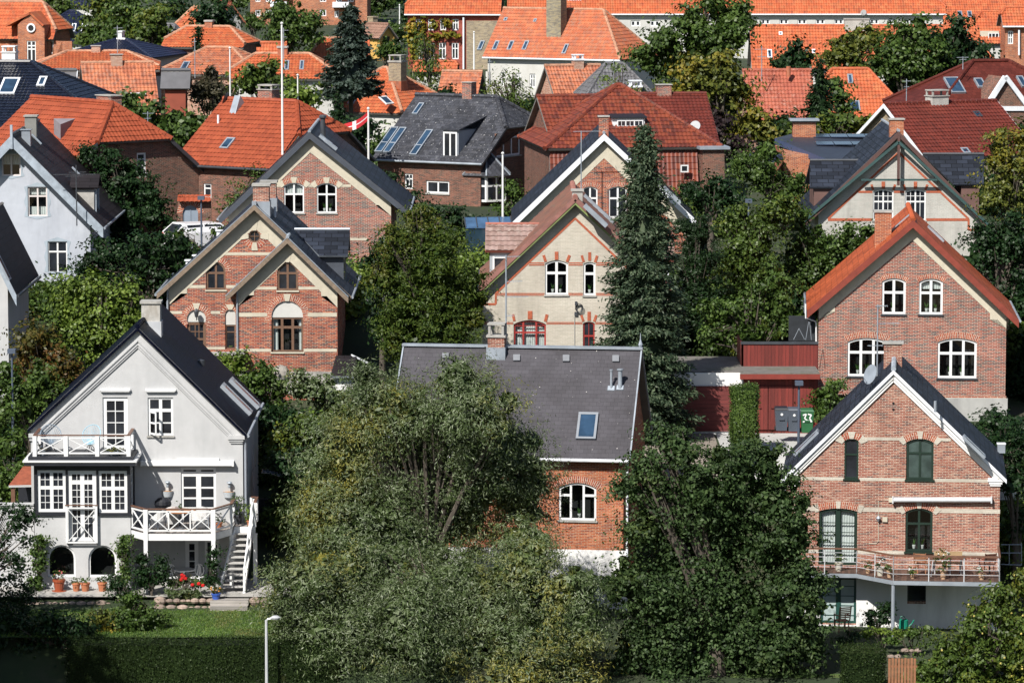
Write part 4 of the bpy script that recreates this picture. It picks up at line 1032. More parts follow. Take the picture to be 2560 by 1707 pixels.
for a in (0, 90, 180, 270):
    d = Vector((math.cos(R(a)), math.sin(R(a)))); n_ = Vector((-d.y, d.x)); ps = [Vector(c) + d * (r - .01) + n_ * .09, Vector(c) + d * (r - .01) - n_ * .09, Vector(c) + d * (r + .36) - n_ * .15, Vector(c) + d * (r + .36) + n_ * .15]
    H.deco.hexa([f.T(p.x, p.y, 0) for p in ps], [f.T(p.x, p.y, .035) for p in ps], ki)
w1 = H.win(15, 520, 1062, 743, 1378, rise=9, rows=(.4,), mat=WIN_BR, fw=.09, mw=.1, sill=SAND, name='arched_window')
H.arch(w1, .27, SOLD, key=SAND, kw=.17)
def tymp(x0, y0, x1, y1, yt, pl, nm, **kw):
    """arched recess: rendered tympanum above yt, joinery below"""
    a0, b1 = pl.hit(16, x0, y0); a1, b0 = pl.hit(16, x1, y1); bt = pl.hit(16, x0, yt)[1]; rise = min((a1 - a0) / 2, b1 - bt)
    o_ = archpts(a0, b0, a1, b1, rise); pl.holes.append(o_)
    t_ = MB(); tp = [(a0, bt), (a1, bt)] + o_[2:]; t_.poly([pl.T(*p, -.07) for p in tp]); t_.box(a0, a1, -pl.o.y * -1 + .07, -pl.o.y * -1 + .1, bt - .02, bt); t_.build('tympanum', flat('tympanum_render', (.5, .5, .48), .9, .08), H.e)
    w_ = H.winm(a0, b0, a1, bt - .02, pl, hole=False, mat=WIN_BR, name=nm, rec=.13, **kw); w_['_b'] = (a0, b0, a1, b1, rise); return w_
d_ = tymp(303, 152, 522, 600, 290, f, 'front_door', cols=(), rows=(.64,), fw=.14, mw=.1, tc=(.42, .62), tr=(.36,), tw=.04)
H.arch(d_, .27, SOLD, key=SAND, kw=.17, ext=.25)
d2 = tymp(735, 150, 857, 602, 322, f, 'window', cols=(), rows=(.3,), fw=.07, mw=.05)
H.arch(d2, .24, SOLD, key=SAND, kw=.17)
for (k, y0, y1, x0, x1, sk) in ((15, 955, 986, 640, 1500, ()), (15, 1325, 1358, 262, 870, ((515, 748),)), (16, 170, 202, 100, 870, ((250, 575), (680, 860))), (16, 575, 602, 100, 870, ((303, 522), (735, 857)))):
    H.band(k, x0, x1, y0, y1, SAND, skip=sk)
H.band(16, 100, 870, 850, 860, SOLD, pr=.03); H.band(16, 97, 870, 860, 1100, CONC, pr=.05)
p = f.P(16, 412, 215, .25); q = MB(); q.tube([p + Vector((0, .25, -.1)), p + Vector((0, .05, -.25)), p], .02, 0, 6); q.lathe([(.07, -.1), (.12, .15), (.13, .17), (.03, .3)], p, 0, 8); q.build('lantern', DGREY, H.e)
gable(H, 15, 100, 2003, 1462, 1480, (1070, 560), (1066, 415), (-36, 1420), (2160, 1450), 9.5, (RED1, SL_BLUE, WOODB, UND), ov=.38, th=.13, barge=(.06, .18), rakew=.36, rakem=SAND, kn=(.85, .35), base=-3, ridge_r=.09, ridgem=GREY, gutter=GREY, bov=.2)
mainroof = H.roof; msr = H.sr
# metal verge strips
q = MB(); g_ = H.fpl(-.38)
for a, b in (((1066, 415), (-36, 1420)), ((1066, 415), (1480, 805))):
    P0, P1 = g_.P(15, *a), g_.P(15, *b); q.bar(P0 + Vector((0, .1, .03)), P1 + Vector((0, .1, .03)), .13, .03, up=(0, 0, 1))
q.build('verge_flashing', GREY, H.roof)
chimney(H, 15, 1050, 185, 1232, 440, .4, .8, RED3, CONC, cap=.1, corbel=.0, flash=GREY)
chimney(H, 15, 1140, 150, 1310, 400, 4.5, .8, RED3, CONC, cap=.1, flash=GREY)
for (x, y) in ((1300, 560),):
    a, b = H.sr.hit(15, x, y); q = MB(); q.tube([H.sr.T(a, b, 0), H.sr.T(a, b, .0) + Vector((0, 0, .5))], .06); q.build('vent_pipe', SLCAP, H.roof)
for x, y in ((672, 715), (408, 995), (322, 1050)):
    p = H.fpl(5).P(15, x, y); q = MB(); q.tube([p - Vector((0, 0, 1.2)), p], .14, 0, 10); q.tube([p, p + Vector((0, 0, .06))], .2, 0, 10); q.build('vent_cowl', SLCAP, H.roof)
ZINCW = flat('zinc_cladding', (.06, .07, .09), .5, .25, 2)
sidedormer(H, 15, (1520, 2147, 700), (1800, 2122, 990), (1830, 2076, 1240), 4.2, 2.6, 2.9, (SL_BLUE, GREY, ZINCW))
# projecting right-hand wing
H.front = f2 = H.fpl(-1.1)
w1 = H.win(15, 1325, 1062, 1560, 1385, pl=f2, rise=9, rows=(.4,), mat=WIN_BR, fw=.09, mw=.1, sill=SAND, name='arched_window')
H.arch(w1, .27, SOLD, pl=f2, key=SAND, kw=.17)
d3 = tymp(1258, 55, 1620, 632, 238, f2, 'window', cols=(.333, .667), rows=(.29,), fw=.08, mw=.12, sill=SAND, curtain=((0.03, .2, .02, .98), (.86, .97, .02, .98)))
H.arch(d3, .3, SOLD, pl=f2, key=SAND, kw=.19, ext=.15)
for (k, y0, y1, x0, x1, sk) in ((15, 1135, 1167, 1230, 1640, ((1280, 1600),)), (15, 1342, 1375, 1040, 1860, ((1318, 1566),)), (16, 190, 232, 880, 2000, ((1212, 1668),)), (16, 595, 630, 880, 2000, ((1254, 1624),))):
    H.band(k, x0, x1, y0, y1, SAND, pl=f2, skip=sk)
H.band(16, 878, 2004, 838, 852, SOLD, pl=f2, pr=.03); H.band(16, 876, 2006, 852, 1100, CONC, pl=f2, pr=.05)
gable(H, 15, 880, 2005, 1475, 1490, (1440, 925), (1440, 790), (742, 1452), (2130, 1465), 1.5, (RED1, SL_BLUE, WOODB, UND), ov=.38, th=.13, barge=(.06, .18), rakew=.33, rakem=SAND, kn=(.75, .33), base=-3, ridge_r=.08, ridgem=GREY, bov=-.2, v0=-1.1)
q = MB(); g_ = H.fpl(-1.48)
for a, b in (((1440, 790), (742, 1452)), ((1440, 790), (2130, 1465))):
    P0, P1 = g_.P(15, *a), g_.P(15, *b); q.bar(P0 + Vector((0, .1, .03)), P1 + Vector((0, .1, .03)), .13, .03, up=(0, 0, 1))
q.build('verge_flashing', GREY, H.roof)
q = MB(); p = f2.P(16, 872, 0, .06); q.tube([p + Vector((0, 0, .6)), p + Vector((0, 0, -6.2))], .05); q.build('downpipe', GREY, H.e)
q = MB(); p = f.P(16, 84, 0, .1); q.tube([p + Vector((0, 0, .4)), p + Vector((0, 0, -4))], .05); q.build('downpipe', GREY, H.e)
H.finish('stone_trim')
# stone terrace with balusters in front of the door
p0, p1 = H.fpl(-2.4).P(16, 380, 600), H.fpl(-2.4).P(16, 900, 640); T = empty('stone_terrace', H.M @ Vector(((p0.x + p1.x) / 2, -2.4, p1.z - 1.2)), 0, 'grey stone terrace with a balustrade in front of the twin-gabled brick house', 'terrace')
hw = (p1.x - p0.x) / 2; q = MB(); q.box(-hw, hw, 0.05, 2.3, -3, .05); q.box(-hw, hw, -.1, .14, -3, .12); q.build('base', CONC, T)
q = MB(); q.box(-hw, hw + .02, -.14, .18, 1.08, 1.22); q.box(hw - .02, hw + .22, -.14, 2.3, 1.081, 1.221); q.build('rail', CONC, T)
q = MB(); q.box(hw - .14, hw + .18, -.12, .2, .12, 1.08); q.box(hw - .1, hw + .14, .2, 2.3, -2, 1.08); q.build('pier', CONC, T)
for i in range(9):
    x = -hw + .25 + i * (2 * hw - .55) / 8
    if i < 3: continue
    q = MB(); q.lathe([(.1, 0), (.1, .08), (.05, .14), (.11, .36), (.09, .5), (.05, .72), (.09, .86), (.09, .96)], (x, .02, .121), 0, 10); q.build('baluster', CONC, T)
p = at(16, 1365, 1050, 184); T = empty('garden_urn', p, 0, 'ball-topped stone urn on a pedestal among the shrubs below the twin-gabled house', 'urn'); s_ = .42
q = MB(); q.lathe([(.12, -1.0), (.12, .1), (.2, .16), (.3, .3), (.44, .48), (.46, .55), (.4, .56)], (0, 0, 0), 0, 16); q.build('bowl', CONC, T)
q = MB(); q.lathe([(.44, .57), (.45, .66), (.4, .85), (.26, 1.02), (.08, 1.08), (.02, 1.1)], (0, 0, 0), 0, 16); q.build('dome', flat('lichen_stone', (.28, .26, .23), .95, .3, 9, bmp=.5), T)
HB = H

# ============================================================ cream house with red lines (second row, middle)
GR = flat('green_barge', (.2, .25, .09), .6, .2, 3); BRT = (.22, .1, .075)
CT = tile('brown_concrete_tile', [(.2, .13, .11), (.26, .17, .15), (.3, .21, .19)], .3, .36, stain=(.42, .38, .34), st=(.48, .6), samt=.7)
CTR = tile('red_brown_tile', [(.16, .07, .05), (.2, .09, .06), (.13, .07, .06)], .3, .36, stain=(.12, .12, .08), st=(.5, .65))
H = House('cream_house', 'cream painted brick gable house with thin red brick lines and green verge', 'house', 17, 962, 1640, 192)
f = H.front; WRD = flat('oxblood_frame', (.3, .035, .03), .45, .15)
W_ = [H.win(17, 682, 638, 896, 960, rise=.16, cols=(.5,), rows=(.37,), fw=.09, mw=.12, sill=CONC, plants=2), H.win(17, 1040, 655, 1152, 965, rise=.08, cols=(), rows=(.35,), fw=.09, mw=.12, sill=CONC, plants=1),
      H.win(17, 388, 1195, 690, 1520, rise=.2, cols=(.3, .7), rows=(.36,), fw=.08, mw=.09, mat=WRD, tr=(.17,), curtain=((.04, .96, .04, .98),), lab='red-framed window with net curtains'), H.win(17, 1035, 1210, 1145, 1530, rise=.08, cols=(), rows=(.42,), fw=.07, mw=.08, tc=(.5,), mat=WRD)]
mi = H.dmi(REDLINE)
for (x0, y0, x1, y1, w_) in ((688, 650, 668, 590, .13), (789, 632, 789, 557, .17), (886, 652, 910, 590, .13), (1042, 652, 1024, 592, .12), (1098, 640, 1098, 562, .14), (1148, 655, 1168, 594, .12), (395, 1203, 382, 1142, .12), (542, 1186, 542, 1110, .22), (684, 1207, 700, 1142, .14), (1040, 1207, 1020, 1148, .12), (1093, 1200, 1093, 1117, .16), (1140, 1207, 1160, 1148, .12)):
    H.deco.bar(f.T(*f.hit(17, x0, y0), .0), f.T(*f.hit(17, x1, y1), .0), w_, .05, mi, up=f.n)
H.band(17, 530, 1400, 657, 668, REDLINE, skip=((675, 902), (1034, 1158))); H.band(17, 530, 1400, 675, 686, REDLINE, skip=((675, 902), (1034, 1158)))
for y in (943, 958): H.band(17, 228, 1700, y, y + 9, REDLINE, skip=((676, 900), (1034, 1158)))
for y in (1213, 1226): H.band(17, 98, 1827, y, y + 8, REDLINE, skip=((384, 694), (1030, 1150)))
H.zigzag(17, ((100, 1046), (222, 1046), (222, 948), (962, 246), (1700, 948), (1700, 1046), (1826, 1046)), .1, REDLINE)
gable(H, 17, 97, 1827, 1010, 1010, (967, 178), (964, 62), (70, 905), (1862, 905), 9, (CREAM, CTR, GR, UND), ov=.32, th=.18, tl=dict(pu=.3, pv=.36, amp=.03), barge=(.06, .2), base=-2, ridgem=flat('ridge_redbrown', (.24, .1, .08), .8, .3, 4), gutter=DGREY)
q = MB()
for a, b in (((964, 62), (70, 905)), ((964, 62), (1862, 905))):
    g_ = H.fpl(-.38); P0, P1 = g_.P(17, *a), g_.P(17, *b); q.bar(P0 + Vector((0, 0, -.03)), P1 + Vector((0, 0, -.03)), .08, .2, up=(0, 0, 1))
q.build('verge_tiles', flat('verge_redbrown', (.26, .12, .1), .8, .35, 3), H.roof)
chimney(H, 17, 935, -20, 1032, 60, .6, .6, CONC, cap=.08)
for (cx, cy, ln, wd) in ((1165, 175, .95, .35), (1140, 235, .7, .3)):
    a, b = H.sr.hit(17, cx, cy); sky2(H, H.sr, a - wd, b - ln, a + wd, b + ln, hgt=.2)
o, pl = sidedormer(H, 17, (127, 680, 303), (122, 520, 552), (165, 420, 700), 3.6, 1.9, 2.1, (CT, flat('dormer_trim_red', (.3, .1, .07), .7, .2), flat('dormer_grey', (.3, .33, .36), .6, .1)), tl=dict(pu=.3, pv=.36, amp=.03), side=-1)
H.win(17, 192, 600, 330, 790, pl=pl, cols=(), rows=(), fw=.09, hole=False, rec=-.06)
o, pl = sidedormer(H, 17, (1400, 1890, 468), (1500, 1882, 638), (1560, 1838, 820), 3.6, 1.9, 2.1, (CT, flat('dormer_trim_red', (.3, .1, .07)), SLCAP), tl=dict(pu=.3, pv=.36, amp=.03))
q = MB(); p = f.P(17, 957, 1130, .03); q.tube([p, p - Vector((0, 0, 3))], .02, 0, 6); q.build('cable_conduit', CONC, H.e)
q = MB(); p = f.P(17, 980, 1080, .06)
for i in range(4): q.tube([p + Vector((.12 * math.cos(t) * (1 + .2 * i) + .1, -.03 * i, .2 * math.sin(t))) for t in np.linspace(0, 6.28, 12)], .012, 0, 5)
q.box(p.x - .12, p.x + .02, p.y - .05, p.y + .05, p.z - .35, p.z - .2); q.box(p.x - .1, p.x + 0, p.y - .05, p.y + .05, p.z + .12, p.z + .3); q.build('cable_bracket', DGREY, H.e)
H.finish('red_brick_lines'); HCr = H

# ============================================================ slate-roofed brick house (front row, centre)
H = House('slate_roof_house', 'orange brick house with long grey-brown slate roof facing front, half hidden by the willow', 'house', 8, 1500, 960, 168, yaw=-8)
v0, vm = -.35, 4.0; P0 = H.fpl(v0); u1, we = P0.hit(8, 1958, 64); PR = H.fpl(vm); u1r, wr = PR.hit(5, 2040, 848); u0 = PR.hit(5, 430, 835)[0]; u1 = (u1 + u1r) / 2
H.wf = wf = H.fpl(v0 + .3)
w1 = H.win(8, 1478, 212, 1732, 472, pl=wf, rise=.22, cols=(.32, .66), rows=(), fw=.09, mw=.09, ex=((.68, .34, .95, .34), (.05, .34, .3, .34)), tw=.1, sill=CONC, plants=1)
H.win(8, 620, 205, 850, 465, pl=wf, rise=.22, cols=(.33, .66), rows=(.34,), fw=.09, mw=.09)
H.win(8, 1655, 680, 1748, 768, pl=wf, cols=(.5,), rows=(), fw=.1, name='basement_window'); H.win(8, 1390, 680, 1480, 768, pl=wf, cols=(.5,), rows=(), fw=.1, name='basement_window')
hiproof(H, u0, u1, v0, 2 * vm - v0, we, wr, u0, u1, 99, 99, (RED4, SL_GREY, UND), th=.12, ov=.3, rr=.07, rrm=GREY, gut=SLCAP)
H.arch(w1, .28, SOLD, pl=wf, ext=.15)
H.band(8, 480, 1942, 640, 1300, flat('white_render', (.7, .7, .7), .9, .05, dirt=(.45, .45, .45)), pl=wf, pr=.04)
H.finish('brick_arches')
q = MB(); V = Vector
for u in (u1, u0):
    for v in (v0, 2 * vm - v0): q.bar((u, v, we + .04), (u, vm, wr + .04), .06, .06)
q.box(u0 - .05, u1 + .05, vm - .14, vm + .14, wr + .0, wr + .1); q.lathe([(.06, 0), (.1, .1), (.03, .3), (.01, .6)], (u1 - .05, vm, wr + .1), 0, 8)
q.build('roof_edge_flashing', GREY, H.roof)
for (x0, x1, y0, y1) in ((693, 737, 880, 912), (1172, 1218, 890, 930), (1507, 1552, 893, 935), (1842, 1887, 895, 937)):
    pts = [(x0, y0), (x1, y0), (x1, y1), (x0, y1)]; q4 = [H.pf.hit(5, *p) for p in pts]; q = MB(); b_ = [H.pf.T(*p, 0) for p in q4]; t_ = [H.pf.T(*p, .1) for p in q4]; q.hexa(b_, t_); q.build('roof_hatch', flat('lead_grey', (.17, .18, .2), .5, .2), H.roof)
for x, y, h_, r_ in ((1833, 1112, .75, .05), (1893, 1108, .75, .09)):
    a, b = H.pf.hit(5, x, y); p = H.pf.T(a, b, 0); q = MB(); q.tube([p, p + V((0, 0, h_))], r_, 0, 10); q.tube([p + V((0, 0, h_)), p + V((0, 0, h_ + .06))], r_ * 1.5, 0, 10); q.hexa([H.pf.T(a + i * .16, b + j * .13, 0) for i, j in ((-1, -1), (1, -1), (1, 1), (-1, 1))], [H.pf.T(a + i * .14, b + j * .12, .05) for i, j in ((-1, -1), (1, -1), (1, 1), (-1, 1))]); q.build('vent_pipe', GREY, H.roof)
skylight(H, H.pf, 5, [(1606, 1282), (1740, 1282), (1738, 1460), (1603, 1460)], mat=flat('skylight_frame', (.22, .24, .27), .4, .1), hgt=.12, fr=.1)
q = MB(); p = wf.P(8, 1942, 90, .06); q.tube([p, p - V((0, 0, 5))], .05); q.build('downpipe', SLCAP, H.e)
chimney(H, 5, 998, 672, 1110, 875, vm - .45, .65, RED3, CONC, hood=.5, cap=.09, flash=GREY)
HD = H

# ============================================================ front right salmon brick house
H = House('salmon_brick_house', 'salmon brick gable house with white verges, dark green windows and a steel terrace, front right', 'house', 9, 1450, 1170, 165, yaw=-5.6)
f = H.front; OB = RED3
k = 6; W_ = []
W_.append(H.win(6, 1112, 1448, 1205, 1722, rise=.1, cols=(), rows=(.4,), mat=GRN, fw=.07, mw=.07, sill=GRN))
W_.append(H.win(6, 1530, 1448, 1712, 1728, rise=.16, cols=(.5,), rows=(.36,), mat=GRN, fw=.09, mw=.09, sill=GRN, glass=glassm('greenish_glass', (.03, .045, .042), .08)))
W_.append(H.win(9, 940, 385, 1195, 772, rise=.12, cols=(.5,), rows=(), mat=GRN, fw=.1, mw=.19, tr=(.26, .43, .61, .78), tw=.03, name='terrace_door', curtain=((.08, .42, .06, .96), (.58, .92, .06, .96))))
W_.append(H.win(9, 1525, 385, 1705, 682, rise=.16, cols=(.5,), rows=(.36,), mat=GRN, fw=.09, mw=.09, sill=GRN, plants=2))
H.win(9, 950, 850, 1190, 1165, cols=(.5,), rows=(), mat=flat('bottle_green', (.015, .06, .05), .4, .2), fw=.1, mw=.2, tr=(.2, .41, .62, .83), tw=.03, name='basement_door', glass=flat('frosted_pane', (.36, .44, .44), .2, .15))
H.win(9, 1537, 893, 1663, 1017, cols=(), rows=(), mat=BLKM, fw=.05, name='basement_window')
for w_ in W_: H.arch(w_, .26, SOLD, ext=.08, key=CREAM, kw=.16, ends=True)
for (kk, y0, y1, x0, x1, sk) in ((6, 1438, 1458, 1060, 1830, ((1080, 1240), (1500, 1745))), (9, 172, 193, 800, 2085, ((1105, 1212), (1522, 1720))), (9, 374, 402, 722, 2163, ((930, 1208), (1515, 1718))), (9, 662, 684, 722, 2163, ((935, 1200), (1520, 1710)))):
    H.band(kk, x0, x1, y0, y1, CREAM, skip=sk)
[H.band(9, 720, 2166, y0, y1, flat('white_render', (.7, .7, .7)), pr=.03, skip=s_) for y0, y1, s_ in ((850, 893, ((948, 1192),)), (893, 1017, ((948, 1192), (1537, 1663))), (1017, 1165, ((948, 1192),)), (1165, 1300, ()))]
gable(H, 6, 722, 2163, 1735, 1740, (1443, 1060), (1443, 985), (680, 1728), (2208, 1724), 7.2, (RED3, SL_BLUE, SLCAP, UND), ov=.15, bov=.15, th=.14, barge=(.05, .12), base=-2.5, ridge_r=.1, ridgem=GREY)
mi = H.dmi(flat('white_moulding', (.7, .7, .69), .7, .08, 3))
for off, ww, pr in ((.12, .2, .07), (.27, .1, .03)):
    for E in (H.L, H.Rr):
        d = Vector((E[0] - H.A[0], E[1] - H.A[1])).normalized(); vz = off / abs(d.x)
        H.deco.bar(f.T(H.A[0], H.A[1] - vz + .12, pr), f.T(E[0], E[1] - vz + .12, pr), ww, .1, mi, up=f.n)
for x0, x1 in ((718, 808), (2080, 2190)):
    H.band(9, x0, x1, 180, 205, WHITE, pr=.12); H.band(9, x0 + 8, x1 - 12, 205, 222, WHITE, pr=.09); H.band(9, x0 + 14, x1 - 22, 222, 236, WHITE, pr=.06)
for y in (1210, 1252):
    cx, cz = f.hit(6, 1442, y); q = MB(); q.lathe([(.05, 0), (.05, .02)], (0, 0, 0), 0, 10); q.v = [(cx + x_, -.004 - z_, cz + y_) for x_, y_, z_ in q.v]; q.build('vent_hole', BLACK, H.e)
q = MB(); p0, p1 = f.P(9, 1440, 330, .14), f.P(9, 2103, 330, .14); q.tube([p0, p1], .11, 0, 12); q.box(p0.x - .04, p0.x + .02, -.25, .0, p0.z - .13, p0.z + .13); q.box(p1.x - .02, p1.x + .04, -.25, .0, p1.z - .13, p1.z + .13); q.build('awning_box', flat('awning_grey', (.6, .62, .65), .35, .08, metal=.2), H.e)
q = MB(); p0 = f.P(9, 1422, 330, .05); q.box(p0.x - .07, p0.x + .07, p0.y - .02, p0.y + .02, p0.z - .1, p0.z + .1); p = f.P(9, 1385, 462, .05); q.box(p.x - .1, p.x + .1, p.y - .03, p.y + .03, p.z - .1, p.z + .1); q.build('junction_box', SAND, H.e)
q = MB(); p = f.P(9, 1341, 455, .1); q.lathe([(.03, -.12), (.06, -.05), (.1, 0), (.04, .1)], p, 0, 10); q.bar(p, p + V((0, .1, 0)), .03); q.build('wall_lamp', GREY, H.e)
q = MB(); q.tube([f.P(9, 1420, 330, .02), f.P(9, 1341, 337, .02), f.P(9, 1341, 610, .02), f.P(9, 1325, 625, .02), f.P(9, 1275, 625, .02)], .014, 0, 5); q.build('conduit', SAND, H.e)
chimney(H, 6, 1378, 800, 1500, 960, 3.4, .7, RED3, CONC, cap=.07)
g_ = H.fpl(.6)
for (cx, cy, A_) in ((1755, 1340, 'sr'),):
    a, b = H.sr.hit(6, 1725, 1270); q = MB(); q.tube([H.sr.T(a, b), H.sr.T(a, b) + V((0, 0, .45))], .06); q.build('vent_pipe', GREY, H.roof)
a, b = H.sr.hit(6, 1980, 1510); sky2(H, H.sr, a - .4, b - .6, a + .4, b + .6, hgt=.12)
a, b = H.sl.hit(6, 860, 1480); sky2(H, H.sl, a - .5, b - .7, a + .5, b + .7, hgt=.1)
q = MB(); p = f.P(9, 705, 300, .05); q.tube([p + V((0, 0, .8)), p - V((0, 0, 5))], .05); q.build('downpipe', GREY, H.e)
H.finish('stone_trim')
# steel terrace
vl, vr_ = -1.0, -2.5
z0 = H.fpl(vr_).hit(13, 1200, 462)[1]
X = lambda x, y, v: H.fpl(v).hit(13, x, y)[0]
q1 = (X(-250, 380, vl), vl); q2 = (X(433, 380, vl), vl); q3 = (X(826, 462, vr_), vr_); q4 = (X(1958, 470, vr_), vr_); q5 = (q4[0], -.01)
dk = MB(); poly = [(q1[0], -.01), q1, q2, q3, q4, q5]; dk.poly([(*p, z0) for p in poly]); dk.poly([(*p, z0 - .06) for p in poly])
for a, b in zip(poly[:-1], poly[1:]): dk.bar((*a, z0 - .03), (*b, z0 - .03), .03, .06)
dk.build('terrace_floor', boards('brown_deck', (.1, .055, .04), .12), H.e)
q = MB()
for a, b in zip(poly[:-1], poly[1:]): q.bar((*a, z0 - .15), (*b, z0 - .15), .07, .16)
q.build('steel_frame', GREY, H.e)
hh = H.fpl(vr_).hit(13, 1200, 212)[1] - z0; q = MB(); hr = MB(); PS = [(q1, 0), (q2, 0)]
for a, b, n in ((q1, q2, 2), (q2, q3, 2), (q3, q4, 3), (q4, q5, 1)):
    a, b = V((*a, z0)), V((*b, z0)); hr.bar(a + V((0, 0, hh)), b + V((0, 0, hh)), .09 if n != 3 else .12, .06)
    for t in (.22, .43, .64, .83): q.bar(a + V((0, 0, hh * t)), b + V((0, 0, hh * t)), .018)
    for i in range(n + 1): p = a.lerp(b, i / n); q.bar(p - V((0, 0, .2)), p + V((0, 0, hh)), .04)
q.build('railing', STEEL, H.e); hr.build('handrail', RAILB, H.e)
for p in (q3, q4, q1):
    q = MB(); q.tube([(p[0], p[1] + .08, z0 - .23), (p[0], p[1] + .08, -1.0)], .075); q.build('post', GREY, H.e)
HE = H; E_Z = z0; E_q = (q1, q2, q3, q4)

# ============================================================ brick house with orange roof (second row, right)
OT = slate('orange_flat_tile', (.36, .08, .03), .33, .33, .5, .25, rough=.7, ms=.02)
H = House('orange_roof_brick_house', 'purple-red brick gable house with orange-red roof and cream verge band, second row right', 'house', 6, 1570, 1355, 188, yaw=-3.9)
RB = flat('red_bargeboard', (.2, .035, .02), .6, .25, 3)
W_ = [H.win(6, 1366, 366, 1524, 610, rise=.15, rows=(.4,), fw=.1, mw=.12, sill=DGREY, plants=1), H.win(6, 1617, 369, 1775, 612, rise=.15, rows=(.4,), fw=.1, mw=.12, sill=DGREY, plants=3, curtain=((.05, .95, .12, .3),), lab='window with half-drawn blinds'),
      H.win(6, 1133, 768, 1396, 1030, rise=.18, cols=(.34, .66), rows=(.38,), fw=.1, mw=.12, sill=DGREY, plants=3), H.win(6, 1742, 771, 2003, 1043, rise=.18, cols=(.34, .66), rows=(.38,), fw=.1, mw=.12, sill=DGREY, plants=2)]
for i, w_ in enumerate(W_): H.arch(w_, .22 if i < 2 else .3, SOLD, ext=.05)
H.band(6, 937, 2205, 1150, 1166, SOLD, pr=.02); H.band(6, 935, 2207, 1166, 1700, flat('plinth_grey', (.36, .36, .35), .9, .15, 1.5, dirt=(.2, .2, .2)), pr=.05)
gable(H, 6, 937, 2205, 655, 672, (1582, 52), (1576, -28), (856, 588), (2290, 648), 8, (RED2, OT, RB, RB), ov=.38, bov=.3, th=.16, barge=(.07, .26), rakew=.3, rakem=SAND, kn=(.75, .35), base=-3, ridgem=OT, ridge_r=.12, gutter=GREY)
H.arch(W_[0], .0001, SOLD) if False else None
chimney(H, 6, 1318, -88, 1428, 140, 1.6, .7, RED4, CONC, cap=.08)
q = MB(); a, b = H.sl.hit(6, 1395, 90); q.bar(H.sl.T(a - .1, b - .6, .1), H.sl.T(a - .1, b + 1.5, .1), .16, .05); q.build('flashing', GREY, H.roof)
a, b = H.sr.hit(6, 1725, 70); sky2(H, H.sr, a - .4, b - .5, a + .4, b + .5)
H.finish('brick_arches')
q = MB(); q.tube([f_ for f_ in (H.fpl(-.5).P(6, 848, 540), H.fpl(-.5).P(6, 850, 635), H.fpl(.1).P(6, 920, 660), H.fpl(.1).P(6, 920, 800))], .04, 0, 6); q.build('downpipe', WHITE, H.e)
HF = H
# ============================================================ third row
OR1 = tile('orange_red_tile', [(.27, .055, .023), (.31, .068, .028), (.23, .047, .02)], .24, .36, rough=.6)
OR2 = tile('bright_orange_tile', [(.44, .098, .036), (.48, .12, .045), (.4, .085, .032), (.48, .15, .06), (.32, .075, .035)], .24, .36, stain=(.2, .14, .1), st=(.5, .7), samt=.5)
OR3 = tile('pale_orange_tile', [(.44, .13, .06), (.48, .165, .08), (.37, .11, .055), (.27, .09, .05)], .24, .36, stain=(.24, .2, .17), st=(.45, .65))
DRD = tile('dark_red_tile', [(.18, .04, .022), (.22, .052, .026), (.14, .03, .02), (.1, .028, .02)], .24, .36, stain=(.1, .07, .05), st=(.5, .7), rough=.5)
MRD = tile('maroon_tile', [(.12, .024, .016), (.145, .03, .02), (.095, .022, .016)], .24, .36, stain=(.3, .25, .22), st=(.62, .75), rough=.5)
BLT = tile('glazed_black_tile', [(.008, .01, .02), (.014, .017, .03), (.006, .008, .014)], .24, .36, rough=.25, spec=.6)
GRT = tile('grey_tile', [(.1, .1, .11), (.14, .14, .15), (.08, .08, .09)], .24, .36, stain=(.2, .2, .2))
SLR = slate('rough_grey_slate', (.05, .053, .065), .35, .25, .45, .35, speck=(.4, .4, .4), rough=.7, ms=.03, stain=(.1, .1, .11), spthr=.7)
PINKB = brick('pink_brick', [(.42, .2, .13), (.48, .26, .18), (.36, .16, .11), (.5, .32, .24)], (.5, .42, .35), ms=.016)
YELB = brick('yellow_grey_brick', [(.34, .27, .17), (.28, .22, .15), (.38, .31, .2), (.22, .18, .13)], (.4, .36, .3), ms=.014)
WREN = flat('white_wall', (.5, .5, .48), .9, .07, 1.5, dirt=(.42, .41, .38))
BLW = flat('blue_white_render', (.43, .46, .52), .9, .08, 2, dirt=(.27, .29, .34), dsc=.7, lo=.45)
BBG = flat('blue_grey_board', (.3, .35, .41), .8, .3, 3)
PANT = dict(pu=.24, pv=.36, amp=.035)

H = House('slate_gable_brick_house', 'brick gable house with blue-black slate roof and two arched white windows in its gable', 'house', 15, 1800, 1330, 212)
W_ = [H.win(1, 1918, 1236, 2056, 1440, rise=.16, rows=(.38,), fw=.07, mw=.09, sill=CONC, curtain=((.05, .95, .06, .36),), lab='window with white blinds in its top lights'), H.win(1, 2140, 1238, 2276, 1440, rise=.16, rows=(.38,), fw=.07, mw=.09, sill=CONC, plants=2)]
for w_ in W_: H.arch(w_, .26, SOLD, key=SAND, kw=.2, ends=True, ext=.05)
H.band(15, 1300, 2160, 188, 216, SAND, skip=((1395, 1632), (1765, 2005))); H.band(15, 900, 2345, 790, 820, SAND); H.band(15, 900, 2345, 1130, 1155, SAND)
gable(H, 1, 1545, 2643, 1500, 1490, (2092, 985), (2090, 893), (1478, 1476), (2762, 1425), 10, (RED2, SL_BLUE, flat('blue_black_board', (.05, .06, .08), .6, .2), UND), ov=.3, th=.13, barge=(.06, .26), rakew=.3, rakem=SAND, kn=(.8, .3), base=-2, ridge_r=.08, ridgem=GREY, gutter=GREY)
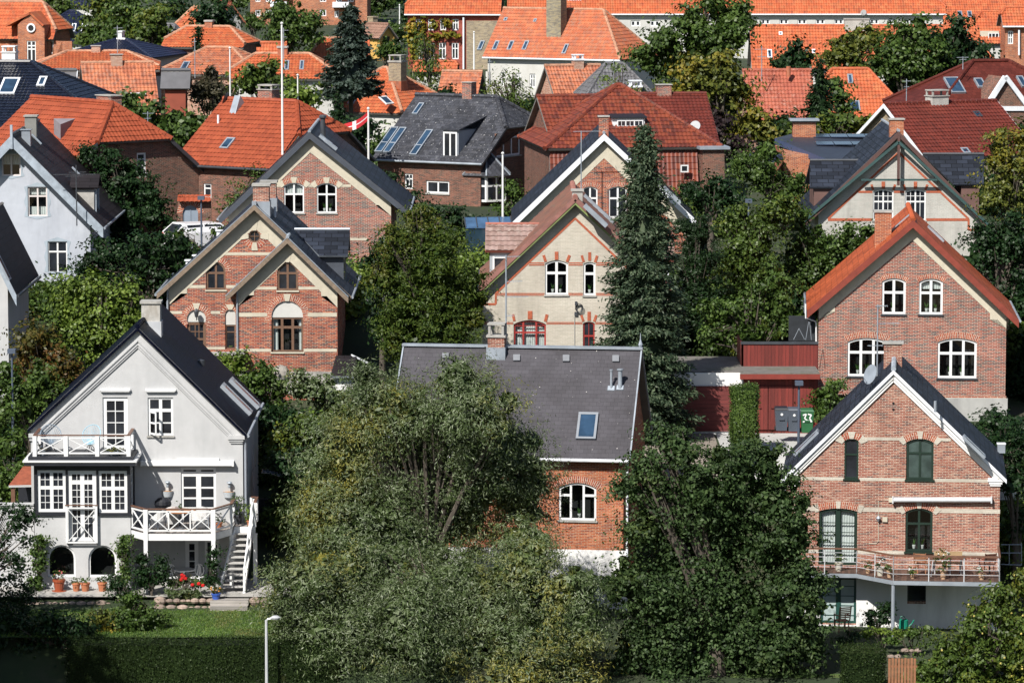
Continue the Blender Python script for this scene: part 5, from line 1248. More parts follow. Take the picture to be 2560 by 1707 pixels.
p = H.fpl(2.5).P(1, 2182, 900); q = MB(); q.lathe([(.16, -.6), (.14, 0), (.12, .75), (.2, .8), (.2, .88), (.14, .95)], p, 0, 10); q.build('flue_pipe', DGREY, H.roof)
for x, y in ((2230, 985), (2195, 955)):
    a, b = H.sr.hit(1, x, y); sky2(H, H.sr, a - .3, b - .4, a + .3, b + .4, hgt=.15)
H.finish('stone_trim')

H = House('white_verge_brick_house', 'brick gable house with bright white bargeboards, partly behind the blue-grey spruce', 'house', 2, 1785, 2000, 218)
W_ = [H.win(2, 1640, 1262, 1740, 1470, rise=.14, rows=(.38,), fw=.07, mw=.09, sill=CONC), H.win(2, 1816, 1262, 1938, 1472, rise=.14, rows=(.38,), fw=.07, mw=.1, sill=CONC)]
for w_ in W_: H.arch(w_, .26, SOLD, ext=.05)
gable(H, 2, 1225, 2342, 1500, 1480, (1785, 985), (1785, 903), (1158, 1508), (2409, 1488), 9, (RED1, SL_BLUE, SLCAP, UND), ov=.3, th=.14, barge=(.06, .26), rakew=.5, rakem=SAND, kn=(.75, .3), base=-2, ridge_r=.08, ridgem=GREY)
chimney(H, 2, 1750, 785, 1815, 915, .3, .6, RED1, CONC, cap=.06)
a, b = H.sr.hit(2, 2235, 1330); sky2(H, H.sr, a - .4, b - .6, a + .4, b + .6, hgt=.2)
H.finish('stone_trim')

H = House('timber_cross_house', 'cream gable house with red brick lines and dark timber cross in its gable', 'house', 3, 1478, 1900, 215)
f = H.front
W_ = [H.win(3, x0, 1280, x1, 1490, rise=.13, rows=(.4,), fw=.07, mw=.08, tc=(.27, .73), tr=(.22,), tw=.03, sill=CONC) for x0, x1 in ((1305, 1442), (1522, 1660))]
mi = H.dmi(REDLINE)
for x0, x1 in ((1305, 1442), (1522, 1660)):
    c_ = (x0 + x1) / 2
    for dx, sl, t, w_ in ((-68, -12, 1248, .12), (0, 0, 1228, .18), (68, 12, 1248, .12)): H.deco.bar(f.T(*f.hit(3, c_ + dx, 1284 - (8 if dx == 0 else 0)), 0), f.T(*f.hit(3, c_ + dx + sl, t), 0), w_, .05, mi, up=f.n)
H.band(3, 1205, 1760, 1290, 1305, REDLINE, skip=((1300, 1446), (1516, 1664))); H.band(3, 1000, 1950, 1476, 1494, REDLINE, skip=((1300, 1446), (1516, 1664)))
H.zigzag(3, ((1000, 1480), (1478, 1030), (1950, 1480), (1950, 1553), (2030, 1553)), .11, REDLINE)
DTB = flat('dark_brown_board', (.09, .045, .04), .7, .2); TEAL = flat('teal_board', (.03, .07, .07), .6, .2)
gable(H, 3, 935, 2030, 1470, 1500, (1480, 985), (1478, 888), (850, 1490), (2112, 1540), 9, (GREYB, SL_BLUE, DTB, UND), ov=.4, th=.13, barge=(.06, .2), base=-2, ridge_r=.08, ridgem=GREY)
q = MB(); g_ = H.fpl(-.5); p0, p1 = g_.P(3, 1480, 915), g_.P(3, 1480, 1255); q.box(p0.x - .07, p0.x + .07, -.5, -.36, p1.z, p0.z); q.build('king_post', DTB, H.e)
q = MB(); p0, p1 = g_.P(3, 1225, 1217), g_.P(3, 1740, 1217); q.box(p0.x, p1.x, -.5, -.4, p0.z - .05, p0.z + .05)
for x in (830, 2130): q.bar(g_.P(3, 1478, 960), g_.P(3, x, 1500 if x < 1000 else 1560), .07, .14, up=(0, 0, 1))
q.build('tie_beam', TEAL, H.e)
chimney(H, 3, 1420, 803, 1512, 905, .3, .6, RED4, CONC, cap=.07)
BRP = flat('brown_panel', (.13, .07, .06), .7, .2)
sidedormer(H, 3, (878, 1250, 1088), (876, 1080, 1268), (905, 1030, 1400), 3.4, 1.6, 1.8, (SL_BLUE, DGREY, BRP), side=-1); sidedormer(H, 3, (1640, 2055, 1045), (1850, 2053, 1248), (1900, 2020, 1400), 3.4, 1.6, 1.8, (SL_BLUE, DGREY, BRP))
H.finish('red_brick_lines')

H = House('blue_white_house', 'weathered blue-white rendered gable house with black slate roof at the left edge', 'house', 4, 300, 520, 205)
f = H.front; PWF = flat('pink_white_frame', (.6, .55, .54), .7, .1); mi = H.dmi(flat('blue_grey_surround', (.33, .39, .45), .9, .15))
for (k, x0, y0, x1, y1) in ((14, 18, 760, 240, 1015), (14, 318, 1140, 548, 1480), (4, 322, 118, 456, 322)):
    a0, b1 = f.hit(k, x0, y0); a1, b0 = f.hit(k, x1, y1)
    n_ = 12; pl_ = [(a0 - .13 - .05 * math.cos(4 * math.pi * i / n_), b0 + (b1 - b0) * i / n_) for i in range(n_ + 1)] + [((a0 + a1) / 2, b1 + .22)] + [(a1 + .13 + .05 * math.cos(4 * math.pi * i / n_), b1 - (b1 - b0) * i / n_) for i in range(n_ + 1)] + [((a0 + a1) / 2, b0 - .16)]
    hole = [(a0, b0), (a1, b0), (a1, b1), (a0, b1)]; allp = pl_ + hole
    for t in tessellate_polygon([[V((*p, 0)) for p in pl_], [V((*p, 0)) for p in hole]]): H.deco.face([f.T(*allp[i], .012) for i in t], mi)
H.win(14, 18, 760, 240, 1015, fw=.07, rows=(), mw=.08, mat=PWF, curtain=((.05, .95, .03, .5),)); H.win(14, 318, 1140, 548, 1480, fw=.07, rows=(.32,), mw=.08, mat=PWF, curtain=((.05, .95, .68, .98), (.05, .95, .03, .28)), lab='window with pale half blinds'); H.win(4, 322, 118, 456, 330, fw=.06, rows=(.33,), mw=.08)
SLK = slate('black_brown_slate', (.02, .017, .02), 1.1, .3, .4, .25, rough=.6, ms=.03)
gable(H, 14, -780, 1040, 1600, 1540, (133, 640), (133, 543), (-830, 1545), (1190, 1605), 11, (BLW, SLK, BBG, UND), ov=.7, th=.13, barge=(.07, .4), base=-3, ridge_r=.08, ridgem=DGREY, gutter=GREY)
q = MB(); p = H.fpl(-.75).P(14, 133, 600); q.box(p.x - .06, p.x + .06, -.85, -.72, p.z - .45, p.z + .75); q.build('finial', BBG, H.roof)
chimney(H, 14, 283, 318, 420, 580, 4.5, .7, flat('grey_cement', (.2, .2, .19), .9, .2), CONC, cap=.08); chimney(H, 14, 247, 480, 350, 650, 1.3, .4, GREY, GREY, cap=.04)
for x, y in ((460, 665), (925, 1040)): a, b = H.sr.hit(14, x, y); q = MB(); q.tube([H.sr.T(a, b, .1), H.sr.T(a, b + .7, .1)], .06); q.build('vent_pipe', GREY, H.roof)
g = H.fpl(1.5); q = MB(); P_ = lambda x, y, v: H.fpl(v).P(14, x, y)
q.hexa([P_(830, 1440, 1.5), P_(1085, 1440, 1.5), P_(1085, 1440, 1.5) + V((0, 1.7, 0)), P_(830, 1440, 1.5) + V((0, 1.7, 0))], [P_(830, 1172, 1.5), P_(1085, 1172, 1.5), P_(1085, 1172, 1.5) + V((0, 1.7, 0)), P_(830, 1172, 1.5) + V((0, 1.7, 0))])
o = q.build('dormer', CONC, H.e); q = MB(); p0, p1 = P_(800, 1150, 1.3), P_(1130, 1150, 1.3); a_, b_ = V((0, 1.05, .62)), V((0, 2.1, 0))
slab(q, [p0, p1, p1 + a_, p0 + a_], .08, 0); slab(q, [p0 + b_, p1 + b_, p1 + a_, p0 + a_], .08, 0); q.build('dormer_roof', SLK, o)
q = MB(); c_ = P_(1105, 1185, 1.6); q.box(c_.x - .1, c_.x + .02, 1.6, 1.75, c_.z - 1.9, c_.z); q.box(c_.x - .1, c_.x + .02, 2.95, 3.1, c_.z - 1.9, c_.z); q.build('dormer_post', BBG, o)
H.finish('window_surround')

# ---- hipped brick house, left (orange-red roof behind the blue-white house)
H = mass('half_hip_brick_house', 'brown brick house with half-hipped orange-red roof behind the blue-white house', 1, 215, 660, 760, 226, -50, 10.5, 1260, 0, .46, DBR, OR1, wh=4.2, tl=PANT, rr=.14, bargem=DGREY)
H.win(1, 925, 1035, 990, 1165, pl=H.wr_, cols=(), rows=(), fw=.1, tr=(.33, .66), tw=.05, sill=WHITE)
hgo(H); chimney(H, 1, 650, 640, 750, 720, .0, .7, RED2, CONC, cap=.05)
q = MB(); pts = [H.pf.hit(1, *p) for p in ((365, 915), (510, 815), (410, 955))]; B_ = [H.pf.T(*p, 0) for p in pts]; q.hexa([B_[0], B_[2], B_[1]], [B_[0] + V((0, 0, .9)), B_[2] + V((0, 0, .9)), B_[1] + V((0, 0, .1))]); q.build('shed_dormer', flat('dormer_dull', (.22, .2, .22), .7, .2), H.roof)
# ---- orange roof house with flagpole in front
H = mass('orange_roof_house', 'brick house with a broad orange-red pantile roof and three roof outlets, upper left centre', 1, 1512, 672, 2005, 226, -35, 9.2, 1130, 0, .5, DBR, OR1, wh=4.0, tl=PANT, rr=.14, gut=DGREY)
H.win(1, 1208, 1228, 1234, 1330, pl=H.wf, cols=(), rows=(.35,), fw=.08); H.win(1, 1375, 1238, 1428, 1340, pl=H.wf, cols=(), rows=(.35,), fw=.08)
hgo(H); chimney(H, 1, 1742, 572, 1838, 710, .0, .7, RED2, CONC, cap=.05, hood=.25, flash=GREY)
skylight(H, H.pf, 1, [(1520, 940), (1580, 940), (1560, 1012), (1502, 1012)], hgt=.12)
a, b = H.pf.hit(1, 1605, 730); q = MB(); q.hexa([H.pf.T(a + i * .22, b + j * .45, 0) for i, j in ((-1, -1.4), (1, -1.4), (1, 1), (-1, 1))], [H.pf.T(a + i * .2, b + j * .4, .55 if j > 0 else .05) for i, j in ((-1, -1.4), (1, -1.4), (1, 1), (-1, 1))]); q.build('vent_shaft', GREY, H.roof)
a, b = H.pf.hit(1, 1475, 840); q = MB(); p = H.pf.T(a, b); q.tube([p, p + V((0, 0, .5))], .06); q.build('vent_pipe', SLCAP, H.roof)
def dish(parent, p, r=.4, mat=GREY, arm=True, name='satellite_dish', d=(-.4, -1, .45)):
    q = MB(); q.lathe([(r, .12), (r * .7, .05), (.02, 0), (.015, -.02), (r * .72, .03), (r, .1)], (0, 0, 0), 0, 16); R_ = V(d).to_track_quat('Z', 'Y').to_matrix(); q.v = [tuple(V(p) + R_ @ V(x)) for x in q.v]
    q.tube([V(p) + R_ @ V((0, -r, .05)), V(p) + R_ @ V((0, -r * .4, .45))], .015, 0, 5); q.tube([V(p), V(p) + V((0, .1, -.7))], .03, 0, 6); return q.build(name, mat, parent)
dish(H.roof, H.fpl(0).P(1, 1535, 680), .45, DGREY, d=(-.9, -.4, .3))
# ---- slate half-hipped house with turret bay
H = mass('grey_slate_house', 'brown brick house with rough grey slate roof, roof windows and a turret bay', 2, 512, 643, 1060, 250, -30, 10.4, 1090, 0, .46, DBR, SLR, wh=4.6, tl=None, rr=.14, gut=GREY)
H.win(2, 1058, 905, 1220, 1045, pl=H.wr_, cols=(.33, .66), rows=(.22,), fw=.1, mw=.1, sill=CONC); H.win(2, 437, 1172, 492, 1280, pl=H.wf, rows=(.35,), fw=.08, mw=.07); H.win(2, 583, 1220, 738, 1312, pl=H.wf, rows=(), fw=.1, mw=.1, sill=CONC)
hgo(H); chimney(H, 2, 825, 555, 888, 672, -.2, .6, RED2, CONC, cap=.04)
for pts in (((400, 870), (455, 870), (338, 1040), (300, 1035)), ((340, 868), (396, 868), (290, 1035), (243, 1032)), ((575, 885), (632, 885), (520, 1055), (480, 1052)), ((530, 705), (568, 705), (530, 780), (495, 778))):
    skylight(H, H.pf, 2, pts, hgt=.12, fr=.07, bar=.38 if pts[0][1] > 800 else None)
DZ = flat('dormer_zinc', (.3, .33, .37), .5, .15); P_ = lambda x, y, v: H.fpl(v).P(2, x, y)
q = MB(); v_ = -4.6; p0, p1 = P_(697, 1110, v_), P_(800, 885, v_); q.box(p0.x, p1.x, v_, v_ + 3.6, p0.z, p1.z); o = q.build('dormer', DZ, H.e)
q = MB(); q.hexa([V((p0.x - .15, v_ - .15, p1.z)), V((p1.x + .15, v_ - .15, p1.z)), V((p1.x + .15, v_ + 3.8, p1.z + .8)), V((p0.x - .15, v_ + 3.8, p1.z + .8))], [V((p0.x - .15, v_ - .15, p1.z + .08)), V((p1.x + .15, v_ - .15, p1.z + .08)), V((p1.x + .15, v_ + 3.8, p1.z + .88)), V((p0.x - .15, v_ + 3.8, p1.z + .88))]); q.build('dormer_roof', SLR, o)
H.winm(p0.x + .05, p0.z, p1.x - .05, p1.z - .08, H.fpl(v_), hole=False, rows=(), fw=.1, mw=.1, rec=-.05, name='dormer_door')
c_ = P_(990, 1355, -3.6); zt = P_(990, 1180, -3.6).z; q = MB(); n_ = 6; pol = lambda r, z, i: V((c_.x + r * math.sin(R(60 * i - 30)), -3.6 - r * math.cos(R(60 * i - 30)), z)); r_ = 1.35; ap_ = V((c_.x, -3.6, P_(990, 1003, -3.6).z))
for i in range(n_): q.face([pol(r_, c_.z, i), pol(r_, c_.z, i + 1), pol(r_, zt, i + 1), pol(r_, zt, i)])
q.build('bay', WHITE, H.e); bay = kids(H.e)[-1]
q = MB()
for i in range(n_): q.face([pol(r_ + .3, zt, i), pol(r_ + .3, zt, i + 1), ap_], 0); q.bar(pol(r_ + .3, zt + .03, i), ap_, .09, .06, 1)
q.build('bay_roof', [SLR, GREY], bay)
q = MB()
for i in (5, 0, 1):
    a_, b_ = pol(r_ + .02, 0, i), pol(r_ + .02, 0, i + 1)
    for j in range(2):
        for (z0_, z1_) in ((.1, .58), (.66, .93)):
            l_, m__ = a_.lerp(b_, .08 + .46 * j), a_.lerp(b_, .46 + .46 * j); z_ = lambda t: c_.z + (zt - c_.z) * t; q.face([(l_.x, l_.y, z_(z0_)), (m__.x, m__.y, z_(z0_)), (m__.x, m__.y, z_(z1_)), (l_.x, l_.y, z_(z1_))])
q.build('bay_pane', GLASS, bay)
# ---- dark red complex
H = mass('dark_red_wing', 'brick side wing with a steep dark red tiled roof and an oval gable window', 2, 1328, 655, 1760, 238, 12, 7.4, 960, 0, 0, DBR, DRD, wh=5.5, tl=PANT, rr=.12)
H.win(2, 1298, 1055, 1326, 1212, pl=H.wl, cols=(), rows=(.3,), fw=.12, tr=(.5, .75)); H.win(2, 1368, 1062, 1396, 1222, pl=H.wl, cols=(), rows=(.3,), fw=.12, tr=(.5, .75)); H.win(2, 1338, 862, 1352, 930, pl=H.wl, cols=(.5,), rows=(.5,), rise=.6, fw=.08)
hgo(H)
H = mass('dark_red_hip_house', 'large brick house with dark red hipped tile roof, white grid dormer and brick pier', 2, 1868, 580, 1900, 236, 8, 10.4, 1005, 1, 1, DBR, DRD, wh=5, tl=PANT, rr=.15, runk=.95)
H.O_ = 1; hgo(H); P_ = lambda x, y, v: H.fpl(v).P(2, x, y)
q = MB(); v_ = -3.4; p0, p1 = P_(1842, 940, v_), P_(2060, 800, v_); q.box(p0.x, p1.x, v_, v_ + 3, p0.z, p1.z); o = q.build('dormer', WHITE, H.e); q = MB(); q.hexa([(p0.x - .1, v_ - .15, p1.z), (p1.x + .1, v_ - .15, p1.z), (p1.x + .1, v_ + 3, p1.z + .35), (p0.x - .1, v_ + 3, p1.z + .35)], [(p0.x - .1, v_ - .15, p1.z + .1), (p1.x + .1, v_ - .15, p1.z + .1), (p1.x - .1, v_ + 3, p1.z + .45), (p0.x + .1, v_ + 3, p1.z + .45)]); q.build('dormer_roof', BLKM, o)
H.winm(p0.x + .25, p0.z + .05, p1.x - .1, p1.z - .1, H.fpl(v_), hole=False, rows=(), cols=(.33, .66), tc=(.17, .5, .83), tr=(.33, .66), fw=.06, rec=-.05)
H.sk = MB(); u0, u1, W, we, wr, L = H.dims; panel(H.sk, [V((u0 + .3, -W / 2 - .3, we - 2.6)), V((u1 - 1.4, -W / 2 - .3, we - 2.6)), V((u1 - 1.4, -W / 2 + .3, we - .2)), V((u0 + .3, -W / 2 + .3, we - .2))], m=0, **PANT); slab(H.sk, [V((u0 + .3, -W / 2 - .3, we - 2.6)), V((u1 - 1.4, -W / 2 - .3, we - 2.6)), V((u1 - 1.4, -W / 2 + .3, we - .2)), V((u0 + .3, -W / 2 + .3, we - .2))], .2, 1, 1); H.sk.build('tiled_skirt', [DRD, UND], H.e)
p0, p1 = H.fpl(-6).P(3, 152, 1290), H.fpl(-6).P(3, 300, 1010); q = MB(); q.box(p0.x, p1.x, -6, -4, -3, p1.z); q.build('brick_pier', DBR, H.e); q = MB(); q.box(p0.x - .2, p1.x + .3, -6.2, -3.8, p1.z, p1.z + .15); q.build('pier_cap', GREY, H.e)
H.winm(*(lambda a, b: (a[0], b[1], b[0], a[1]))(H.fpl(-5.6).hit(3, 2, 1115), H.fpl(-5.6).hit(3, 55, 1165)), H.fpl(-5.6), hole=False, cols=(), rows=(), rec=-.08)
dish(H.roof, H.fpl(-3).P(3, 105, 855), .3, flat('dish_grey', (.35, .36, .38)))
H = mass('dark_red_rear_house', 'rear brick house with lichen-streaked dark red roof and brick chimney', 3, -500, 640, 180, 250, 6, 11.5, 1000, 0, 0, DBR, MRD, wh=5, tl=PANT, rr=.12)
hgo(H); chimney(H, 2, 2143, 572, 2240, 700, -.3, .7, RED2, CONC, cap=.05, flash=GREY)
# ---- maroon roof house, back right
H = mass('maroon_roof_house', 'yellow-brown brick house with maroon tile roof and white gable verge behind the timber-cross house', 3, 1378, 706, 2140, 248, 27, 9.4, 1085, 0, 0, YELB, MRD, wh=4.4, tl=PANT, rr=.12, bargem=SLCAP)
hgo(H); chimney(H, 3, 1707, 610, 1815, 735, -.3, .8, GREYB, CONC, hood=.35, cap=.06)
skylight(H, H.pf, 3, [(1985, 758), (2030, 758), (2035, 795), (1990, 795)], mat=DGREY); skylight(H, H.pf, 3, [(1900, 1005), (1950, 1005), (1955, 1040), (1905, 1040)])
H = mass('maroon_hip_house', 'brick house with smooth maroon hipped roof and pale fretwork gable at the right edge', 3, 1978, 418, 2220, 275, 14, -10.5, 740, 1, 1, DBR, slate('maroon_flat', (.1, .022, .016), .3, .33, .6, .2, rough=.6, ms=.02), wh=4, tl=None, rr=.15)
hgo(H)
for pts in (((1845, 533), (1905, 533), (1870, 640), (1800, 632)), ((2015, 540), (2060, 540), (2045, 600), (1985, 598)), ((2275, 525), (2330, 525), (2340, 600), (2300, 590))): skylight(H, H.pf, 3, pts, hgt=.15)
g = H.fpl(-H.dims[2] / 2 - .5); tri = [g.hit(3, *p) for p in ((2080, 700), (2195, 520), (2345, 720))]; q = MB(); b3 = [(tri[0][0], 0), (tri[2][0], 0), (tri[2][0], tri[2][1]), tri[1], tri[0]]
q.hexa([g.T(a, b, -3) for a, b in b3], [g.T(a, b) for a, b in b3]); q.build('gable_wall', DBR, H.e); q = MB()
for a, b in ((0, 1), (1, 2)): q.bar(g.T(*tri[a], .1), g.T(*tri[b], .1), .3, .3, up=g.n)
p0, p1 = g.P(3, 2150, 735, .05), g.P(3, 2345, 735, .05); q.bar(p0, p1, .3, .1, up=g.n); q.build('fretwork_verge', SLCAP, H.e)
# ---- low house with solar panels
P_ = lambda x, y, Y: at(3, x, y, Y); T = empty('solar_roof_house', (P_(900, 1250, 236).x, 236, 9.8), 0, 'low dark blue clad house with solar panels and a broad brick chimney', 'house'); O_ = T.location
NVB = flat('navy_boards', (.02, .028, .06), .6, .3); q = MB(); p0, p1 = P_(700, 1250, 234) - O_, P_(1230, 1080, 234) - O_; q.box(p0.x, p1.x, -2, 6, -3, p1.z + .3); q.build('wall', [RED4], T)
q = MB(); pts = [P_(640, 935, 240) - O_, P_(985, 1075, 231) - O_, P_(1300, 1075, 231) - O_, P_(1300, 905, 244) - O_, P_(760, 905, 244) - O_]; slab(q, pts, .35, 0, 1); rf = q.build('roof', [flat('roof_felt_navy', (.025, .03, .045), .5, .2), flat('fascia_blue', (.05, .08, .16), .5, .1)], T)
pn = (pts[1] - pts[2]).cross(pts[3] - pts[2]).normalized(); pn = pn if pn.z > 0 else -pn; e1 = V((1, 0, 0)); e2 = pn.cross(e1); 
for (y_, x0) in ((955, 900), (1030, 925)):
    c0 = P_(x0, y_, 237 if y_ > 1000 else 241) - O_; c0 -= pn * ((c0 - pts[2]).dot(pn) - .1)
    for i in range(5):
        a_ = c0 + e1 * (i * 1.05); q = MB(); c4_ = [a_, a_ + e1 * 1.0, a_ + e1 * 1.0 + e2 * 1.6, a_ + e2 * 1.6]; q.hexa([p for p in c4_], [p + pn * .05 for p in c4_]); q.build('solar_panel', glassm('solar_glass', (.01, .014, .03), .12, .7), T)
q = MB(); p0, p1 = P_(765, 950, 241) - O_, P_(918, 830, 241) - O_; q.box(p0.x, p1.x, p0.y, p0.y + 1, p0.z - .6, p1.z, 0); q.box(p0.x - .2, p1.x + .2, p0.y - .2, p0.y + 1.2, p1.z + .1, p1.z + .2, 1); q.box(p0.x - .05, p1.x + .05, p0.y - .05, p0.y + 1.05, p1.z, p1.z + .1, 2); q.build('chimney', [RED4, GREY, DGREY], rf)
q = MB(); slab(q, [P_(430, 1040, 238) - O_, P_(560, 1085, 233) - O_, P_(690, 1045, 233) - O_, P_(600, 1015, 238) - O_], .3, 0); q.build('side_roof', NVB, T)
# ---- garden wall with arched gate
T = House('garden_wall', 'brick garden wall with orange tile coping and a grey arched gate', 'wall', 15, 400, 760, 216); g_ = T.front; a0, b1 = g_.hit(15, 255, 425); a1, b0 = g_.hit(15, 432, 760)
w_ = T.winm(a0, b0, a1, b1, g_, rise=.7, mat=flat('blue_grey_gate', (.22, .27, .34), .6, .15), glass=flat('blue_grey_gate', (.2, .25, .32)), cols=(.5,), rows=(), fw=.05, mw=.04, name='gate'); T.arch(w_, .3, SOLD)
q = MB(); l_, r_ = g_.hit(15, 200, 375), g_.hit(15, 575, 375); g_.facade(q, [(l_[0], -2), (r_[0], -2), (r_[0], l_[1]), (l_[0], l_[1])]); q.box(l_[0], r_[0], .15, .3, -2, l_[1]); q.build('wall', DBR, T.e)
q = MB(); panel(q, [V((l_[0], -.3, l_[1] - .05)), V((r_[0], -.3, l_[1] - .05)), V((r_[0], .15, l_[1] + .3)), V((l_[0], .15, l_[1] + .3))], **PANT); q.build('coping', OR1, T.e); T.finish('arch_bricks')
# ============================================================ rows further back
NVT = tile('navy_tile', [(.012, .016, .04), (.018, .022, .05), (.01, .013, .03)], .24, .36, rough=.3, spec=.5)
FP = dict(pu=.24, pv=.34, amp=.05, lift=.035, spw=4); MT = flat('pale_ridge', (.42, .22, .14), .9, .4, 3)
def wins(h, k, lst, pl=None, **kw):
    for b in lst: h.win(k, *b, pl=pl or h.wf, **{**dict(fw=.1, rows=(.35,), mw=.09, rec=.1), **kw})
def sky(h, k, lst, **kw):
    for b in lst: skylight(h, h.pf, k, [(b[0] + (b[2] - b[0]) * .3, b[1]), (b[2], b[1]), (b[2] - (b[2] - b[0]) * .3, b[3]), (b[0], b[3])] if not isinstance(b[0], tuple) else b, hgt=.12, fr=.08, **kw)
# black tile roof, left edge
H = mass('black_tile_house', 'house with glossy black tile roof and white chimney at the left edge', 1, -560, 420, 210, 252, -6, 15, 860, 0, .8, BLW, BLT, wh=3.5, tl=PANT, rr=.15)
hgo(H); chimney(H, 1, 10, 312, 102, 455, 0, .9, WHITE, WHITE, hood=.35, cap=.06)
for pts in (((-20, 540), (90, 537), (150, 643), (30, 645)), ((250, 530), (290, 530), (325, 590), (275, 592))): skylight(H, H.pf, 1, pts, mat=SLCAP, hgt=.15, bar=None, fr=.12)
# pale orange gable house
H = mass('pale_orange_gable_house', 'brick house with a broad pale orange tile roof, small dormer and brick gable, left', 1, 545, 430, 1040, 268, 12, 14.5, 790, 0, 0, PINKB, OR3, wh=3.2, tl=FP, rr=.12, rrm=MT)
hgo(H); chimney(H, 1, 752, 368, 828, 455, -.3, .6, PINKB, CONC, cap=.05)
vq = -H.dims[2] / 2 + 1.3; g = H.fpl(vq); a0, b1 = g.hit(1, 880, 640); a1, b0 = g.hit(1, 968, 735); q = MB(); q.box(a0, a1, vq, -.3, b0, b1); o = q.build('dormer', flat('dormer_brown', (.12, .06, .05)), H.e); q = MB(); q.box(a0 - .3, a1 + .15, vq - .3, -.3, b1, b1 + .12); q.build('dormer_roof', SLCAP, o); H.winm(a0 + .5, b0 + .2, a1 - .1, b1 - .1, g, hole=False, rec=-.06, cols=(), rows=(), fw=.08)
H = mass('orange_hip_house_behind_gable', 'orange hipped tile roof house with a brick chimney just behind the pale orange gable roof', 1, 455, 352, 850, 290, 5, -7, 480, .8, .8, PINKB, OR2, wh=4, tl=FP, rrm=MT)
hgo(H); chimney(H, 1, 617, 310, 678, 372, -.3, .6, PINKB, CONC, cap=.05)
# brick house with round window
H = mass('oculus_brick_house', 'large brick house with orange roof and a gabled bay holding a round window, top left', 1, -100, 15, 290, 312, -12, 16, 268, .0, .75, RED4, OR2, wh=5.5, tl=FP, rrm=MT)
wins(H, 1, ((300, 275, 365, 365), (420, 280, 487, 352)), cols=(.5,), rows=()); wins(H, 1, ((62, 275, 122, 365),), rows=()); wins(H, 1, ((305, 455, 345, 520),), rows=())
hgo(H); vq = -H.dims[2] / 2 - .5; g = H.fpl(vq); P_ = lambda x, y: g.hit(1, x, y); out = [(P_(120, 480)[0], -3), (P_(300, 480)[0], -3), P_(300, 170), P_(207, 82), P_(120, 170)]
wn_ = H.win(1, 180, 277, 245, 560, pl=g, fw=.08, rows=(.12, .2), mw=.1, name='tall_window'); q = MB(); g.facade(q, out); q.box(out[0][0], out[1][0], vq + .2, -1, -3, out[4][1]); q.build('gable_bay', RED4, H.e)
c_ = P_(212, 190); q = MB(); q.tube([g.T(*c_, .02), g.T(*c_, .12)], .34, 0, 18); q.build('round_window', SLCAP, H.e); o = kids(H.e)[-1]; q = MB(); q.tube([g.T(*c_, .1), g.T(*c_, .14)], .22, 0, 18); q.build('pane', GLASS, o)
q = MB(); A_, L_, R_2 = g.T(*out[3], .15), g.T(*P_(35, 170), .15), g.T(*out[2], .15); B_ = V((0, 2.6, 0))
slab(q, [L_, A_, A_ + B_, L_ + B_], .15, 0); slab(q, [R_2, A_, A_ + B_, R_2 + B_], .15, 0); q.build('bay_roof', OR2, H.e); chimney(H, 1, 50, -10, 95, 35, 0, .8, RED4)
# navy roofs
H = mass('navy_roof_house', 'house with a small navy tile roof and two white roof windows beside the round-window house', 1, 470, 78, 500, 345, 0, -9, 290, .9, .9, WREN, NVT, wh=4, tl=FP, rr=.12); hgo(H); sky(H, 1, ((478, 168, 520, 220), (545, 168, 585, 220)), mat=SLCAP)
H = mass('navy_hip_house', 'navy tile hipped roof with a white chimney, beneath the large pointed trees', 1, 790, 270, 850, 300, -14, -9, 410, .9, .9, WREN, NVT, wh=4, tl=FP, rr=.12); hgo(H); chimney(H, 1, 797, 210, 823, 275, 0, .6, WHITE, WHITE)
H = mass('white_block_house', 'white house with long flat navy roof at the top left', 1, 480, -30, 760, 390, 0, 14, 45, 0, 0, WREN, NVT, wh=5, tl=FP); wins(H, 1, ((570, 85, 585, 130), (592, 85, 607, 130))); hgo(H)
# middle cluster of orange roofs
H = mass('orange_hip_brick_house', 'brick house with bright orange hipped roof and a square brick chimney, upper left centre', 1, 1262, 183, 1555, 305, -12, -5, 325, .6, .8, DBR, OR2, wh=4, tl=FP, rrm=MT)
wins(H, 1, ((1155, 345, 1190, 402), (1223, 350, 1250, 402)), pl=H.wf, rows=()); hgo(H); chimney(H, 1, 1383, 138, 1433, 205, -.2, .6, RED4, CONC)
H = mass('weathered_orange_house', 'faded orange hipped tile roof with a small gabled dormer and roof windows, left centre back', 1, 1400, 325, 1570, 292, -14, -7, 510, .9, .9, PINKB, OR3, wh=3, tl=FP, rrm=MT)
hgo(H); sky(H, 1, ((1220, 425, 1285, 475), (1560, 445, 1630, 495)))
H = mass('twin_skylight_house', 'bright orange hipped roof with three roof windows facing front, left of the dark conifer', 1, 1725, 368, 2090, 285, 0, -6.2, 540, .6, .9, WREN, OR2, wh=3, tl=FP, rrm=MT)
hgo(H); sky(H, 1, (((1915, 418), (1942, 418), (1965, 480), (1930, 480)), ((2015, 418), (2042, 418), (2066, 478), (2035, 478)), ((1822, 420), (1848, 420), (1868, 480), (1838, 480)))); chimney(H, 1, 1875, 315, 1942, 372, -.3, .6, OR3, CONC)
H = mass('small_orange_house', 'small orange roof with a vent, behind the bright orange hipped roof', 1, 1710, 292, 1940, 320, 0, 8, 370, 0, 0, PINKB, OR2, wh=3, tl=FP); hgo(H)
H = mass('long_verge_orange_house', 'orange roof with pale ridge mortar partly hidden by the dark conifer', 1, 2180, 262, 2500, 325, 0, 12, 430, .9, 0, PINKB, OR2, wh=3, tl=FP, rrm=MT); hgo(H)
